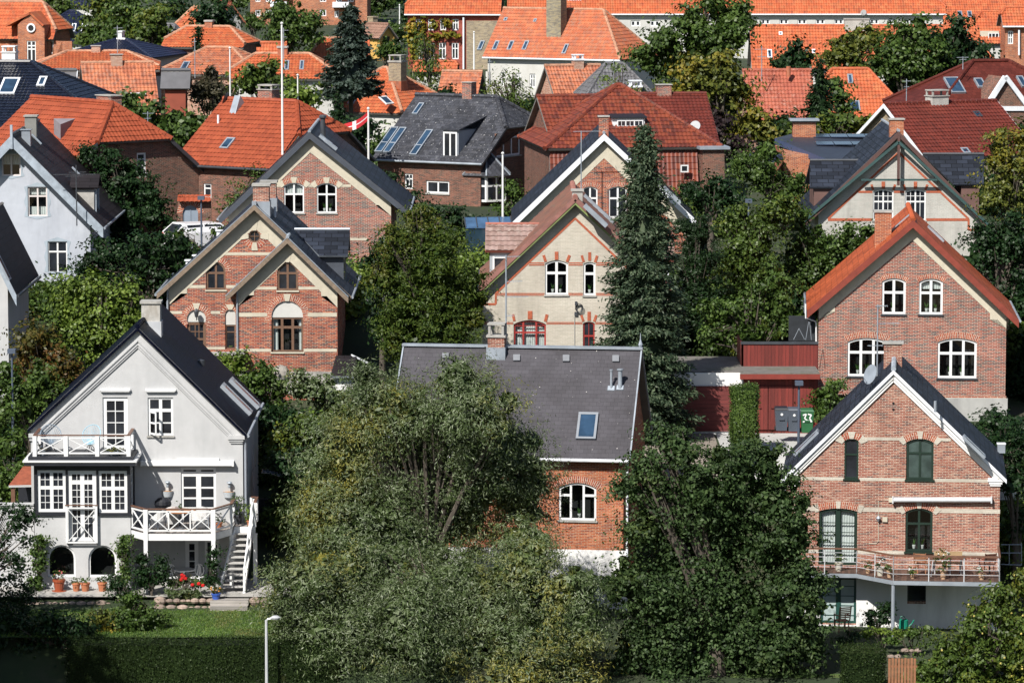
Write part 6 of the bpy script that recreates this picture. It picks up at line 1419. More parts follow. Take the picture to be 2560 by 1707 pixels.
H = mass('steep_orange_house', 'steep orange roof and old brick gable at the top, left of the round dark tree', 1, 1310, 50, 1420, 350, -20, 14, 200, .9, .3, PINKB, OR2, wh=4, tl=FP, rrm=MT); hgo(H)
H = mass('brick_gable_cottage', 'narrow old brick cottage with grey hip roof beside the orange hipped house', 1, 1110, 168, 1180, 330, -40, 8, 240, .5, .5, PINKB, GRT, wh=5, tl=FP); hgo(H)
H = mass('grey_flat_roof_house', 'low red-walled house with grey felt roof right of the pale orange gable house', 1, 1090, 478, 1290, 266, 0, 6.5, 600, 0, 0, flat('red_painted_wall', (.25, .06, .035), .9, .15), flat('grey_felt', (.1, .1, .11), .8, .2), wh=3.4, tl=None); hgo(H)
H = mass('felt_roof_annex', 'low annex with dark felt roof and white edge behind the pale orange gable', 1, 330, 478, 520, 275, 0, 6, 520, 0, 0, RED4, flat('grey_felt', (.1, .1, .11)), wh=3, tl=None, bargem=SLCAP); hgo(H)
H = mass('white_gable_house', 'white gable house with brown-red roof at the top', 1, 1490, 15, 1560, 372, -52, 13, 160, 0, 0, WREN, DRD, wh=5, tl=FP, bargem=OR3); hgo(H)
# apartment blocks
def block(name, label, k, x0, y0, x1, y1, Y, wm, wl, dep=12, **kw):
    h = House(name, label, 'apartment block', k, x0, y1, Y); h.wf = f_ = h.front; a0, b1 = f_.hit(k, x0, y0); a1 = f_.hit(k, x1, y0)[0]
    for b in wl: h.win(k, *b, fw=.1, rows=(), mw=.1, rec=.1)
    q = MB(); f_.facade(q, [(a0, -6), (a1, -6), (a1, b1), (a0, b1)]); q.box(a0, a1, .2, dep, -6, b1); h.wall = q.build('wall', wm, h.e); return h
H = block('brick_apartment_block', 'red brick apartment block with white windows at the top, behind the round tree', 1, 1690, -200, 2480, 175, 470, RED4, [(x, y, x + w_, y + 45) for x, w_, y in ((1725, 35, -30), (1795, 42, -30), (1725, 35, 68), (1795, 42, 68), (1960, 40, 68), (2160, 45, 66), (2160, 45, -30), (2260, 30, 75), (2350, 40, 70), (2350, 40, -30), (2270, 40, -30))])
for x, y in ((1830, 12), (2250, 15), (1830, -80), (2250, -80)): p0, p1 = H.wf.P(1, x, y), H.wf.P(1, x + 110, y + 35); q = MB(); q.box(p0.x, p1.x, -1.2, 0, p1.z, p0.z); q.build('balcony', SLCAP, H.e)
# yellow cottage
H = mass('yellow_cottage', 'ochre yellow gable cottage with a brown tile roof, top centre', 2, 170, 160, 330, 395, -48, 7.4, 260, 0, 0, flat('ochre_render', (.55, .33, .09), .9, .1), tile('brown_far_tile', [(.2, .11, .08), (.26, .15, .11)], stain=(.3, .24, .2)), wh=3.5, tl=FP)
H.win(2, 290, 248, 338, 300, pl=H.wr_, mat=DGREY, rows=()); hgo(H); chimney(H, 2, 188, 112, 222, 160, 0, .6, YELB)
# orange hip with yellow chimney
H = mass('corner_hip_orange_house', 'orange hipped roof with pale mortared hips and a tall yellow brick chimney, centre left back', 2, 290, 462, 320, 288, -28, -8.6, 770, 1, 1, WREN, OR2, wh=3.5, tl=FP, rrm=MT)
hgo(H); chimney(H, 2, 328, 372, 412, 575, -1.5, .8, YELB, CONC, hood=.4, flash=OR3); sky(H, 2, (((100, 635), (140, 635), (100, 710), (50, 708)),))
skylight(H, H.pr, 2, [(270, 655), (325, 655), (350, 708), (295, 710)], mat=WHITE)
H = mass('orange_slate_gable_house', 'orange tile roof with a black gable end behind the grey slate house', 2, 690, 485, 965, 315, -12, 9, 640, 0, 0, BLACK, OR3, wh=3.5, tl=FP, rrm=MT); hgo(H)
H = mass('small_orange_lean_house', 'little orange roof between the school building and the birch', 2, 500, 418, 780, 335, -8, 7, 490, 0, .4, WREN, OR2, wh=3, tl=FP); hgo(H)
# school building with ivy
H = mass('red_school_building', 'tall red brick building with orange roof and yellow-green ivy on its left half, top centre', 2, 560, -95, 1100, 380, -4, 16, 100, .7, 0, brick('deep_red_brick', [(.3, .06, .045), (.26, .05, .04), (.34, .08, .06)], (.3, .14, .1)), OR2, wh=13, tl=FP, gut=SLCAP)
wins(H, 2, [(x, 130, x + 42, 207) for x in (512, 594, 676, 760)] + [(x, 290, x + 48, 402) for x in (512, 590, 668, 754)], cols=(.5,), rows=(.35,))
hgo(H); p0, p1 = H.wf.P(2, 856, 500), H.wf.P(2, 1085, 120); q = MB(); q.box(p0.x, p1.x, p0.y - .3, p0.y + .1, -3, p1.z - .3); q.build('blank_wall', YELB, H.e); q = MB(); q.tube([H.wf.P(2, 835, 120, .2), H.wf.P(2, 835, 480, .2)], .09); q.build('downpipe', SLCAP, H.e)
iv = []
for (x, y, rx, ry) in ((485, 180, 28, 60), (490, 260, 30, 70), (560, 160, 16, 50), (560, 250, 25, 45), (640, 250, 40, 22), (720, 235, 40, 20), (590, 330, 24, 50), (640, 165, 15, 30), (500, 350, 20, 60), (780, 240, 25, 10), (720, 150, 14, 18)):
    p = H.wf.P(2, x, y, .1); iv.append((tuple(p), (rx / 2.7 / 26.9, .18, ry / 2.7 / 26.9)))
Vv = crownleaves(iv, cd=9, m=14, cr=.3, l=.32, w=.26, inner=0); o = arrmesh('foliage', Vv, 4, leafmat('leaf_ivy', (.08, .1, .015), (.2, .19, .02), (.32, .22, .02), accent=(.4, .13, .02), ac=.58, asc=.2), None)
T = empty('climbing_ivy', H.O, H.yaw, 'yellow and orange ivy climbing the red brick school wall', 'climbing plant'); o.parent = T
# white villa with the big orange roof
H = mass('white_orange_roof_villa', 'white building with a vast orange tile roof, row of roof windows and massive yellow-grey chimney', 2, 1105, 60, 1780, 330, -26, 14, 392, 0, 1, WREN, OR3 if 0 else tile('orange_grey_tile', [(.45, .12, .05), (.4, .105, .048), (.48, .155, .07), (.34, .11, .065)], stain=(.25, .17, .13), st=(.45, .65)), wh=5, tl=FP, rrm=MT, gut=SLCAP)
wins(H, 2, ((985, 485, 1020, 570), (1085, 490, 1118, 585), (1192, 495, 1222, 590), (1282, 500, 1320, 595)), rows=(.35,))
hgo(H); chimney(H, 2, 1395, -200, 1492, 310, -2.2, 1.1, brick('chimney_mixed_brick', [(.3, .27, .2), (.22, .2, .16), (.36, .31, .2)], (.2, .19, .15)), CONC)
sky(H, 2, [((x + 40, 283), (x + 72, 283), (x + 28, 343), (x, 343)) for x in (920, 1020, 1120, 1220)] + [((1535, 305), (1560, 305), (1515, 370), (1487, 368)), ((1115, 125), (1138, 125), (1128, 148), (1105, 146)), ((1315, 133), (1335, 133), (1326, 155), (1306, 154))])
# pink gable + grey pyramid
H = mass('pink_brick_gable_house', 'pale orange roof and weathered pink brick gable with a brick chimney, centre right back', 2, 1382, 450, 1760, 285, 20, 13, 690, 0, 0, PINKB, OR3, wh=3, tl=FP, rrm=MT); hgo(H); chimney(H, 2, 1585, 370, 1648, 470, -.3, .6, PINKB, SLCAP, hood=.3)
H = mass('grey_pyramid_house', 'dark grey tiled pyramid roof with a short flue, centre right back', 2, 1795, 435, 1915, 272, 10, 9.5, 655, 1, 1, WREN, GRT, wh=3, tl=FP); hgo(H); chimney(H, 2, 1963, 545, 2040, 640, -2.5, .7, PINKB, SLCAP, hood=.35)
# long white terraces
H = mass('long_white_terrace', 'very long white building with paired dark windows under an orange roof, top right', 2, 1130, -190, 3870, 400, 0, 16, 98, 0, .85, WREN, OR2, wh=6, tl=FP, gut=SLCAP)
wins(H, 3, [(x, 130, x + 60, 168) for x in (425, 548, 672, 795, 918, 1042, 1283, 1405, 1525)], cols=(.5,), rows=(), mw=.25, fw=.12); wins(H, 2, ((1965, 140, 2030, 180), (2095, 140, 2160, 180)), cols=(.5,), rows=(), mw=.25, fw=.12)
hgo(H); q = MB(); vq = -H.dims[2] * .35; p0, p1 = H.fpl(vq).P(2, 1495, 68), H.fpl(vq).P(2, 1630, -60); q.box(p0.x, p1.x, vq, -.5, p0.z - 1, p1.z); q.build('white_dormer', boards('white_boards', (.7, .7, .7), .2), H.roof)
dish(H.roof, H.fpl(-H.dims[2] / 2 - .4).P(3, 1242, 90), .3, DGREY)
H = mass('long_orange_terrace', 'long low orange roof with a wide pale chimney and roof windows, right, behind the trees', 3, 470, 178, 1880, 338, 0, 15, 470, 0, 0, WREN, OR2, wh=4, tl=FP); hgo(H); chimney(H, 3, 1115, 128, 1278, 190, -.5, .9, GREYB, CONC, cap=.08)
sky(H, 3, (((580, 342), (615, 342), (628, 395), (600, 398)), ((665, 222), (690, 222), (694, 243), (670, 243)), ((890, 340), (912, 340), (916, 366), (894, 366))), mat=SLCAP)
H = mass('orange_verge_house', 'orange roof sloping down to the right edge beyond the round trees', 3, 1840, 165, 1900, 318, 3, 22, 520, 0, 1.1, WREN, OR2, wh=4, tl=FP); hgo(H)
H = mass('far_orange_roof', 'wide orange roof with roof windows and a white dormer in the top right corner', 3, 1560, -120, 2600, 420, 3, 20, 170, 0, 0, WREN, OR2, wh=6, tl=FP); hgo(H)
sky(H, 3, [((x + 28, 68), (x + 44, 68), (x + 20, 105), (x, 105)) for x in (1660, 1705)] + [((x + 26, 80), (x + 42, 80), (x + 20, 120), (x, 120)) for x in (1870, 1935)]); vq = -H.dims[2] * .3; g = H.fpl(vq); q = MB(); a0, b1 = g.hit(3, 1768, 72); a1, b0 = g.hit(3, 1890, 150); q.box(a0, a1, vq, 0, b0, b1); o = q.build('dormer', GREY, H.e); H.winm(a0, b0, a0 + (a1 - a0) * .45, b1 - .1, g, hole=False, rec=-.06)
H = mass('orange_hip_dormer_house', 'orange hipped roof house with a pale dormer at the right edge', 3, 2040, 82, 2300, 350, 0, 12, 300, .9, 0, WREN, OR2, wh=4, tl=FP); hgo(H); vq = -H.dims[2] * .4; g = H.fpl(vq); q = MB(); a0, b1 = g.hit(3, 2030, 212); a1, b0 = g.hit(3, 2155, 300); q.box(a0, a1, vq, 0, b0, b1); o = q.build('dormer', SAND, H.e); H.winm(a0 + (a1 - a0) * .42, b0 + .1, a1, b1 - .15, g, hole=False, rec=-.06, rows=(), cols=(.33, .66))
H = mass('brick_corner_house', 'red brick house with orange roof, white window and downpipe at the right edge', 3, 2200, 55, 2500, 335, 4, 9, 180, .4, 0, RED4, OR2, wh=7.5, tl=FP, gut=SLCAP); wins(H, 3, ((2215, 210, 2252, 300),), rows=(.5,)); hgo(H); q = MB(); q.tube([H.wf.P(3, 2292, 205, .2), H.wf.P(3, 2292, 375, .2)], .08); q.build('downpipe', SLCAP, H.e)
H = mass('orange_skylight_house', 'orange half-hipped roof with two roof windows facing front, right of the small dark fir', 3, 1030, 470, 1270, 285, 3, 12, 800, .25, .85, PINKB, OR3 if 0 else OR2, wh=3, tl=FP); hgo(H); skylight(H, H.pf, 3, [(1120, 508), (1150, 508), (1185, 570), (1145, 572)], mat=GREY, hgt=.12); skylight(H, H.pf, 3, [(1118, 688), (1195, 685), (1235, 752), (1150, 760)], mat=GREY, hgt=.12, bar=None)
H = mass('russet_roof_house', 'russet red tile roof with faded patches, left of the small dark fir', 3, 420, 480, 890, 280, 3, 13, 870, 0, 0, PINKB, tile('russet_tile', [(.32, .085, .05), (.36, .1, .06), (.28, .07, .045)], stain=(.4, .25, .2), st=(.5, .65)), wh=3, tl=FP); hgo(H); H2 = H; q = MB(); p = H.fpl(-1).P(3, 733, 520); q.tube([p, p + V((0, 0, .7))], .15); q.build('vent_pipe', OR3, H.roof)
# dark house cut by the left edge, second row
T = House('dark_roof_outbuilding', 'grey outbuilding with black-brown slate roof at the left edge', 'house', 4, -60, 740, 186)
gable(T, 4, -260, 52, 430, 440, (-120, 20), (-150, -45), (-420, 400), (112, 478), 8, (PLAST, SLK, BBG, UND), ov=.6, th=.12, barge=(.06, .22), gutter=DGREY)
a, b = T.sr.hit(4, 20, 300); sky2(T, T.sr, a - .4, b - .6, a + .4, b + .6, mat=GREY)
# ============================================================ trees and shrubs
def c0(*a): return [(0,) + t for t in a]
NEAR = dict(cd=3.2, m=30, cr=.42, l=.15, w=.1); MID = dict(cd=2.6, m=24, cr=.42, l=.17, w=.12); FAR = dict(cd=1.5, m=20, cr=.6, l=.3, w=.22); VFAR = dict(cd=.7, m=18, cr=.9, l=.5, w=.38)
WIL = dict(cd=3.6, m=72, cr=.5, l=.17, w=.042, droop=.35, out=.6, inner=.2, spread=.8)
tree('willow_tree', 'big silvery green willow with a yellowing left top, in front of the slate-roofed house', 'willow', 161, c0((1075, 925, 112), (895, 930, 85), (845, 880, 50), (950, 1060, 125), (1000, 1110, 100), (940, 980, 90), (1090, 1040, 80), (1215, 1090, 50), (790, 1030, 95), (1160, 1040, 90), (735, 1130, 62), (1040, 1190, 120), (850, 1190, 115), (1190, 1150, 85), (760, 1240, 90), (1215, 1235, 70), (960, 1290, 130)), 'willow', trunk=.35, sub=3, bz=-1.5, **WIL)
tree('willow_shrub', 'low spreading willow with yellow tips filling the bottom centre, below the big willow', 'willow', 155.5, c0((690, 1500, 80), (900, 1330, 90), (1000, 1490, 110), (1230, 1530, 90), (1330, 1560, 60), (700, 1320, 75), (800, 1340, 100), (640, 1395, 40), (1060, 1370, 115), (1210, 1330, 90), (1290, 1360, 78), (930, 1420, 120), (760, 1470, 110), (1130, 1480, 130), (1260, 1450, 80), (1335, 1345, 45), (1345, 1410, 50), (1320, 1490, 55), (960, 1550, 120), (820, 1570, 100), (1150, 1580, 110), (700, 1560, 70)), 'willow', trunk=.25, sub=2, bz=-2, **WIL)
tree('alder_tree', 'tall dark green broadleaf tree with dense rounded leaf clumps, left of the salmon brick house', 'tree', 157, c0((1545, 1025, 52), (1490, 1085, 62), (1440, 1115, 30), (1600, 1115, 90), (1690, 1075, 75), (1755, 1055, 48), (1775, 1150, 80), (1500, 1200, 75), (1590, 1230, 115), (1710, 1240, 110), (1810, 1240, 75), (1440, 1330, 62), (1530, 1370, 110), (1670, 1380, 130), (1800, 1370, 95), (1860, 1350, 50), (1470, 1480, 90), (1600, 1510, 120), (1760, 1500, 120), (1860, 1480, 60)), 'maple', trunk=.35, sub=3, bz=-2, **NEAR)
ap = tree('apple_tree', 'apple tree with small pale yellow apples in the bottom right corner', 'apple tree', 155.5, c0((2330, 1455, 85), (2240, 1470, 70), (2265, 1405, 42), (2175, 1500, 50), (2130, 1555, 60), (2240, 1560, 90), (2345, 1560, 80), (2300, 1370, 28), (2352, 1345, 40)), 'olive', trunk=.2, sub=2, bz=-2, **NEAR)
q = MB(); cr_ = kids(ap)[0]; co_ = np.empty(len(cr_.data.vertices) * 3, np.float32); cr_.data.vertices.foreach_get('co', co_); co_ = co_.reshape(-1, 3)
for i in rng.integers(0, len(co_) - 3000, 130):
    x, y, z = co_[i]; q.lathe([(.01, -.045), (.04, -.02), (.04, .02), (.01, .04)], (x, y - .05, z), 0, 6)
tag(q.build('apples', flat('apple_skin', (.5, .42, .12), .4, .3, 5), ap), kind='stuff')
conifer('spruce_tree', 'tall narrow blue-grey spruce in front of the cream house', 0, 1478, 285, 1000, 128, 181, 'spruce', power=.66, dens=1.9, l=.22, w=.085, droop=.4, tuft=2.0)
tree('pine_tree', 'bushy yellow-green pine between the twin-gabled house and the cream house', 'pine tree', 187, c0((970, 495, 45), (930, 560, 60), (1000, 590, 80), (900, 640, 60), (980, 680, 95), (1060, 680, 60), (930, 730, 70), (1050, 740, 65), (960, 790, 60), (905, 790, 35), (1085, 640, 30)), 'juniper', sub=3, trunk=.22, cd=3.5, m=26, cr=.36, l=.16, w=.06)
tree('ivy_covered_tree', 'dark green leafy tree tucked beside the right wall of the twin-gabled house', 'tree', 189, c0((865, 600, 28), (870, 660, 38), (880, 730, 40), (890, 560, 30)), 'dark', trunk=.15, sub=1, **MID)
tree('lime_green_tree', 'bright lime green leafy tree behind the white rendered house', 'tree', 179, c0((200, 680, 62), (265, 700, 62), (150, 690, 35), (230, 760, 85), (300, 790, 55), (235, 850, 75), (170, 760, 55), (310, 720, 30)), 'lime', trunk=.2, sub=3, **MID)
tree('rusty_autumn_tree', 'tree turning rusty orange left of the lime green tree', 'tree', 177, c0((80, 790, 62), (130, 840, 72), (60, 850, 60), (180, 880, 60), (100, 900, 70)), 'rust', sub=2, **MID)
tree('leafy_green_tree', 'rounded green tree behind the left lamp post', 'tree', 174, c0((60, 930, 60), (140, 940, 62), (20, 880, 50), (190, 930, 45), (90, 880, 50), (0, 960, 40)), 'green', sub=2, **MID)
G1 = 'shrubs on the slope between the first and second rows'; G2 = 'shrubs between the second and third rows'
tree('tall_hedge_shrub', 'tall dark shrub mass behind the outbuilding, below the blue-white house', 'shrub', 197, c0((240, 605, 62), (320, 590, 55), (400, 590, 62), (470, 620, 40), (330, 650, 60), (200, 640, 50), (420, 560, 30)), 'dark', group=G2, sub=2, **MID)
tree('dark_leaf_tree', 'dark green tree against the half-hipped brick house', 'tree', 216, c0((240, 375, 38), (220, 420, 40), (280, 420, 55), (330, 455, 60), (270, 490, 70), (350, 500, 45), (200, 360, 22), (390, 520, 25), (290, 540, 50)), 'dark', sub=3, **MID)
tree('sparse_tree', 'thin airy tree beside the navy lane lamp', 'tree', 219, c0((545, 440, 32), (575, 415, 25), (520, 470, 25), (560, 480, 28), (600, 400, 16)), 'green', sub=2, core=False, cd=1.8, m=16, cr=.4, l=.18, w=.1)
tree('shrub_behind_car', 'green shrubs beside the parked white car', 'shrub', 207, c0((505, 540, 25), (470, 590, 28), (530, 600, 30), (410, 545, 20)), 'green', sub=1, **MID)
for i, (nm, lb, Y, L_, mt) in enumerate((
    ('garden_shrub', 'shrub with long pale leaves right below the twin-gabled house wall', 182, ((700, 890, 40), (745, 905, 45), (790, 930, 40), (740, 960, 42)), 'willow'),
    ('garden_shrub', 'dark climbing rose bush below the twin-gabled house, left of the urn', 184, ((575, 880, 28), (610, 860, 30), (640, 900, 32), (600, 920, 36)), 'green'),
    ('garden_shrub', 'low round shrub behind the right roof edge of the white rendered house', 178, ((590, 950, 34), (630, 970, 36), (670, 960, 36), (600, 1000, 26)), 'dark'),
    ('garden_shrub', 'yellow-green shrub hugging the balustrade of the stone terrace', 185, ((545, 840, 26), (560, 880, 30), (520, 830, 16)), 'lime'),
    ('garden_shrub', 'green shrub between the white rendered house and the big willow', 170, ((640, 1060, 26), (670, 1170, 32), (650, 1120, 22), (690, 1060, 36)), 'dark'),
    ('garden_shrub', 'mixed shrub at the left edge below the rusty tree', 171, ((20, 1030, 45), (50, 1080, 36), (10, 1110, 40)), 'green'),
    ('garden_shrub', 'pale shrub right of the garden path behind the big willow', 173, ((700, 990, 40), (750, 1000, 40), (650, 1010, 20)), 'olive'))):
    tree(nm, lb, 'shrub', Y, c0(*L_), mt, group=G1, sub=2, trunk=.06, **MID)
tree('yew_tree', 'very dark yew column right of the spruce', 'yew tree', 196, c0((1600, 540, 50), (1605, 600, 60), (1600, 670, 66), (1590, 740, 62), (1610, 780, 50), (1570, 520, 25)), 'fir', sub=2, cd=5, m=30, cr=.25, l=.1, w=.05)
tree('olive_green_tree', 'light olive green tree in the middle of the right-hand shrubs', 'tree', 199, c0((1700, 520, 45), (1740, 560, 55), (1690, 590, 50), (1720, 650, 60), (1670, 700, 50), (1770, 500, 40), (1800, 470, 25)), 'olive', sub=3, **MID)
tree('laurel_shrub', 'glossy green laurel shrubs above the red garage', 'shrub', 191, c0((1690, 730, 45), (1750, 700, 58), (1660, 780, 36), (1780, 650, 50), (1730, 770, 36), (1800, 720, 45), (1640, 720, 30)), 'green', group=G2, sub=2, **MID)
tree('dark_shrub', 'dark shrubs below the timber-cross house, left of the orange-roofed brick house', 'shrub', 201, c0((1850, 560, 52), (1900, 580, 48), (1950, 560, 44), (1830, 630, 55), (1980, 600, 30), (1880, 640, 50), (1990, 545, 25), (1830, 510, 30)), 'green', group=G2, sub=3, **MID)
tree('bamboo_shrub', 'feathery green shrub behind the brick pier of the dark red house', 'shrub', 228, c0((1780, 440, 40), (1740, 400, 42), (1820, 430, 40), (1700, 380, 30), (1760, 350, 40), (1810, 480, 35)), 'green', sub=2, **MID)
tree('ground_shrub', 'low shrubs right of the white-verge brick house', 'shrub', 214, c0((1610, 460, 36), (1650, 430, 40), (1590, 430, 26), (1680, 460, 36)), 'dark', sub=2, **MID)
tree('right_edge_tree', 'olive green tree at the right edge above the orange verge', 'tree', 206, c0((2300, 340, 45), (2320, 400, 60), (2280, 450, 45), (2340, 480, 50), (2345, 330, 30)), 'yellow', sub=3, **MID)
tree('right_edge_dark_tree', 'dense dark tree at the right edge behind the orange-roofed brick house', 'tree', 199, c0((2280, 580, 62), (2330, 620, 62), (2320, 540, 50), (2345, 700, 50), (2250, 540, 26)), 'dark', sub=3, trunk=.3, **MID)
tree('right_hedge', 'clipped rounded hedge right of the salmon brick house roof', 'hedge', 176, c0((2290, 1010, 40), (2330, 1005, 42), (2250, 1000, 24), (2340, 1060, 40)), 'dark', sub=1, cd=5, m=24, cr=.25, l=.1, w=.07)
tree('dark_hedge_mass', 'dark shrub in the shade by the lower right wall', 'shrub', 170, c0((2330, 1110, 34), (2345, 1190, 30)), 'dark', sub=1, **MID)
tree('hedge_bush', 'dark bushes behind the pine, left of the glass greenhouse', 'shrub', 222, c0((985, 500, 36), (930, 460, 32), (1040, 505, 32), (900, 420, 20), (1000, 540, 40), (1090, 525, 30)), 'dark', sub=2, **MID)
tree('green_creeper', 'bright green bush beside the dark red side wing', 'shrub', 231, c0((1180, 440, 26), (1185, 475, 30), (1160, 490, 20)), 'green', sub=2, **MID)
tree('small_dark_tree', 'dark tree left of the flagpole with the red flag', 'tree', 243, c0((800, 300, 36), (770, 330, 32), (820, 340, 30), (830, 290, 22)), 'dark', sub=2, **FAR)
conifer('dark_fir', 'slim dark fir behind the red flag', 0, 775, 212, 330, 34, 252, 'fir', l=.3, w=.1)
tree('birch_tree', 'leafy green tree between the two orange-red roofs', 'tree', 240, c0((380, 290, 45), (340, 270, 30), (420, 300, 40), (390, 340, 45), (300, 240, 26), (450, 280, 22)), 'green', sub=3, **FAR)
tree('brown_pine', 'brownish pine in front of the faded orange roof', 'pine tree', 268, c0((485, 175, 28), (470, 205, 40), (520, 210, 25), (500, 230, 32)), 'brownpine', sub=2, cd=1.6, m=20, cr=.5, l=.3, w=.1)
tree('garden_tree', 'mixed green tree behind the tall white flagpole', 'tree', 266, c0((600, 180, 36), (640, 200, 32), (575, 200, 26), (620, 160, 22)), 'olive', sub=2, **FAR)
tree('lime_bush', 'round lime green bush right of the tall white flagpole', 'shrub', 262, c0((690, 220, 30), (670, 215, 22), (715, 222, 18)), 'lime', sub=1, **FAR)
conifer('blue_fir', 'layered dark blue-green fir in the upper centre left', 0, 806, 10, 215, 74, 276, 'bluefir', power=.75, l=.34, w=.17, droop=.15, dens=1.3, tuft=1.5)
tree('weeping_birch', 'loose weeping birch between the yellow cottage and the school', 'birch tree', 330, c0((985, 120, 26), (970, 90, 20), (1000, 160, 28), (960, 150, 24), (1015, 195, 20)), 'olive', core=False, sub=2, cd=1.3, m=16, cr=.6, l=.35, w=.12, droop=.8)
tree('thin_birch', 'thin birch in front of the white villa wall', 'birch tree', 290, c0((1165, 180, 26), (1190, 210, 28), (1145, 200, 22), (1175, 235, 26), (1160, 260, 28), (1205, 240, 20)), 'olive', core=False, sub=2, cd=1.4, m=15, cr=.6, l=.3, w=.11, droop=.7)
tree('feathery_tree', 'sparse pale tree over the grey pyramid roof', 'tree', 262, c0((1420, 170, 22), (1400, 190, 20), (1450, 200, 20)), 'lime', core=False, sub=1, cd=1.2, m=12, cr=.5, l=.25, w=.1)
tree('large_green_tree', 'large dark green tree right of the white villa', 'tree', 292, c0((1590, 45, 42), (1650, 20, 42), (1520, 95, 45), (1600, 100, 62), (1670, 85, 60), (1700, 40, 36), (1490, 140, 34), (1540, 150, 40)), 'green', sub=3, trunk=.4, **FAR)
tree('yellowing_tree', 'yellow-green tree in front of the large dark green tree', 'tree', 262, c0((1590, 190, 52), (1660, 170, 48), (1620, 245, 48), (1700, 210, 36), (1560, 230, 30), (1720, 280, 34), (1660, 300, 38), (1760, 290, 26), (1600, 150, 30)), 'yellow', sub=3, trunk=.3, **FAR)
tree('purple_leaf_tree', 'purple-leaved tree below the yellowing tree', 'tree', 258, c0((1650, 270, 28), (1690, 330, 30), (1640, 310, 24)), 'purple', sub=1, **FAR)
conifer('small_dark_fir', 'dark fir between the russet roof and the orange half-hipped roof', 0, 1882, 135, 310, 50, 263, 'fir', power=.8, l=.3, w=.12)
tree('lower_tree', 'green tree and shrubs below the small dark fir', 'shrub', 256, c0((1900, 300, 30), (1960, 290, 34), (1850, 300, 24), (2000, 280, 22)), 'olive', sub=1, **FAR)
tree('climber_on_roof', 'ivy on the verge of the orange half-hipped roof', 'climbing plant', 268, c0((1925, 215, 14), (1940, 245, 14), (1955, 275, 14), (1915, 190, 12)), 'green', sub=1, **FAR)
tree('round_tree_group', 'broad olive green trees in front of the long orange terrace', 'tree', 306, c0((1945, 105, 40), (1990, 95, 36), (1960, 150, 36), (1910, 130, 22)), 'yellow', sub=3, **FAR)
tree('round_tree', 'wide dark green tree right of centre before the long orange terrace', 'tree', 300, c0((2060, 100, 46), (2110, 90, 50), (2070, 150, 50), (2130, 150, 55), (2030, 140, 36)), 'green', sub=3, trunk=.3, **FAR)
tree('round_tree', 'dark green tree on the far right before the long orange terrace', 'tree', 303, c0((2190, 90, 50), (2225, 125, 42), (2180, 160, 52), (2120, 195, 45), (2060, 200, 35), (2245, 150, 22)), 'dark', sub=3, trunk=.3, **FAR)
tree('dark_round_tree', 'small dark tree in front of the long orange terrace, left', 'tree', 312, c0((1825, 125, 34), (1800, 145, 25), (1850, 145, 24)), 'dark', sub=2, **FAR)
for k_, (x_, y_, r__, Y_, mt) in enumerate(((235, 40, 48, 322, 'olive'), (300, 50, 62, 316, 'green'), (355, 60, 45, 312, 'olive'), (255, 110, 40, 308, 'green'))):
    tree('tall_birch', ('leftmost and roundest', 'tallest', 'rightmost', 'lowest, front')[k_] + ' of the tall grey-green trees at upper left', 'tree', Y_, c0((x_, y_, r__), (x_ - r__ * .5, y_ + r__ * .7, r__ * .7), (x_ + r__ * .4, y_ + r__ * .6, r__ * .7), (x_, y_ - r__ * .6, r__ * .5)), mt, group='tall trees, upper left', sub=2, **FAR)
tree('round_olive_tree', 'round olive tree before the brick apartment block', 'tree', 322, c0((670, 50, 48), (640, 30, 30), (705, 65, 36), (655, 85, 36)), 'green', sub=3, **FAR)
tree('round_dark_tree', 'round very dark tree top, left of the white gable house', 'tree', 346, c0((490, 30, 38), (515, 50, 26), (465, 50, 26)), 'dark', sub=2, **FAR)
conifer('slim_cypress', 'slim dark cypress in front of the orange hipped brick house', 0, 456, 60, 135, 11, 296, 'fir', l=.3, w=.12)
rs = random.Random(5)
for i in range(34):
    x_ = -60 + i * 74 + rs.uniform(-20, 20); Y_ = rs.uniform(455, 560); y_ = rs.uniform(-15, 28); r__ = rs.uniform(26, 40)
    if 1050 < x_ < 2300 and Y_ < 480: Y_ = 500
    tree('far_tree', 'distant tree in the belt beyond the last roofs', 'tree', Y_, c0((x_, y_, r__), (x_ + r__ * .8, y_ + 14, r__ * .7), (x_ - r__ * .7, y_ + 18, r__ * .7)), rs.choice(('green', 'dark', 'olive', 'green')), group='distant belt of trees', sub=1, trunk=.3, **VFAR)
for i, (x_, y_, r__, Y_, mt) in enumerate(((640, 110, 16, 330, 'green'), (720, 120, 18, 335, 'green'), (560, 110, 20, 328, 'green'), (900, 70, 26, 420, 'green'), (850, 95, 22, 400, 'olive'), (940, 30, 24, 450, 'dark'), (130, 12, 34, 370, 'olive'), (580, 45, 18, 400, 'green'), (1120, 320, 14, 300, 'green'), (890, 110, 20, 350, 'green'))):
    tree('filler_tree', ['small green tree left of the blue fir', 'small green tree touching the blue fir', 'small green tree below the white gable house', 'green tree behind the yellow cottage', 'olive tree beside the yellow cottage', 'dark tree left of the school roof', 'olive tree top behind the round-window house', 'green tree left of the apartment block', 'little tree behind the slate ridge', 'green tree right of the blue fir'][i], 'tree', Y_, c0((x_, y_, r__), (x_ + r__ * .7, y_ + r__ * .4, r__ * .7), (x_ - r__ * .6, y_ + r__ * .4, r__ * .6)), mt, sub=1, **FAR)
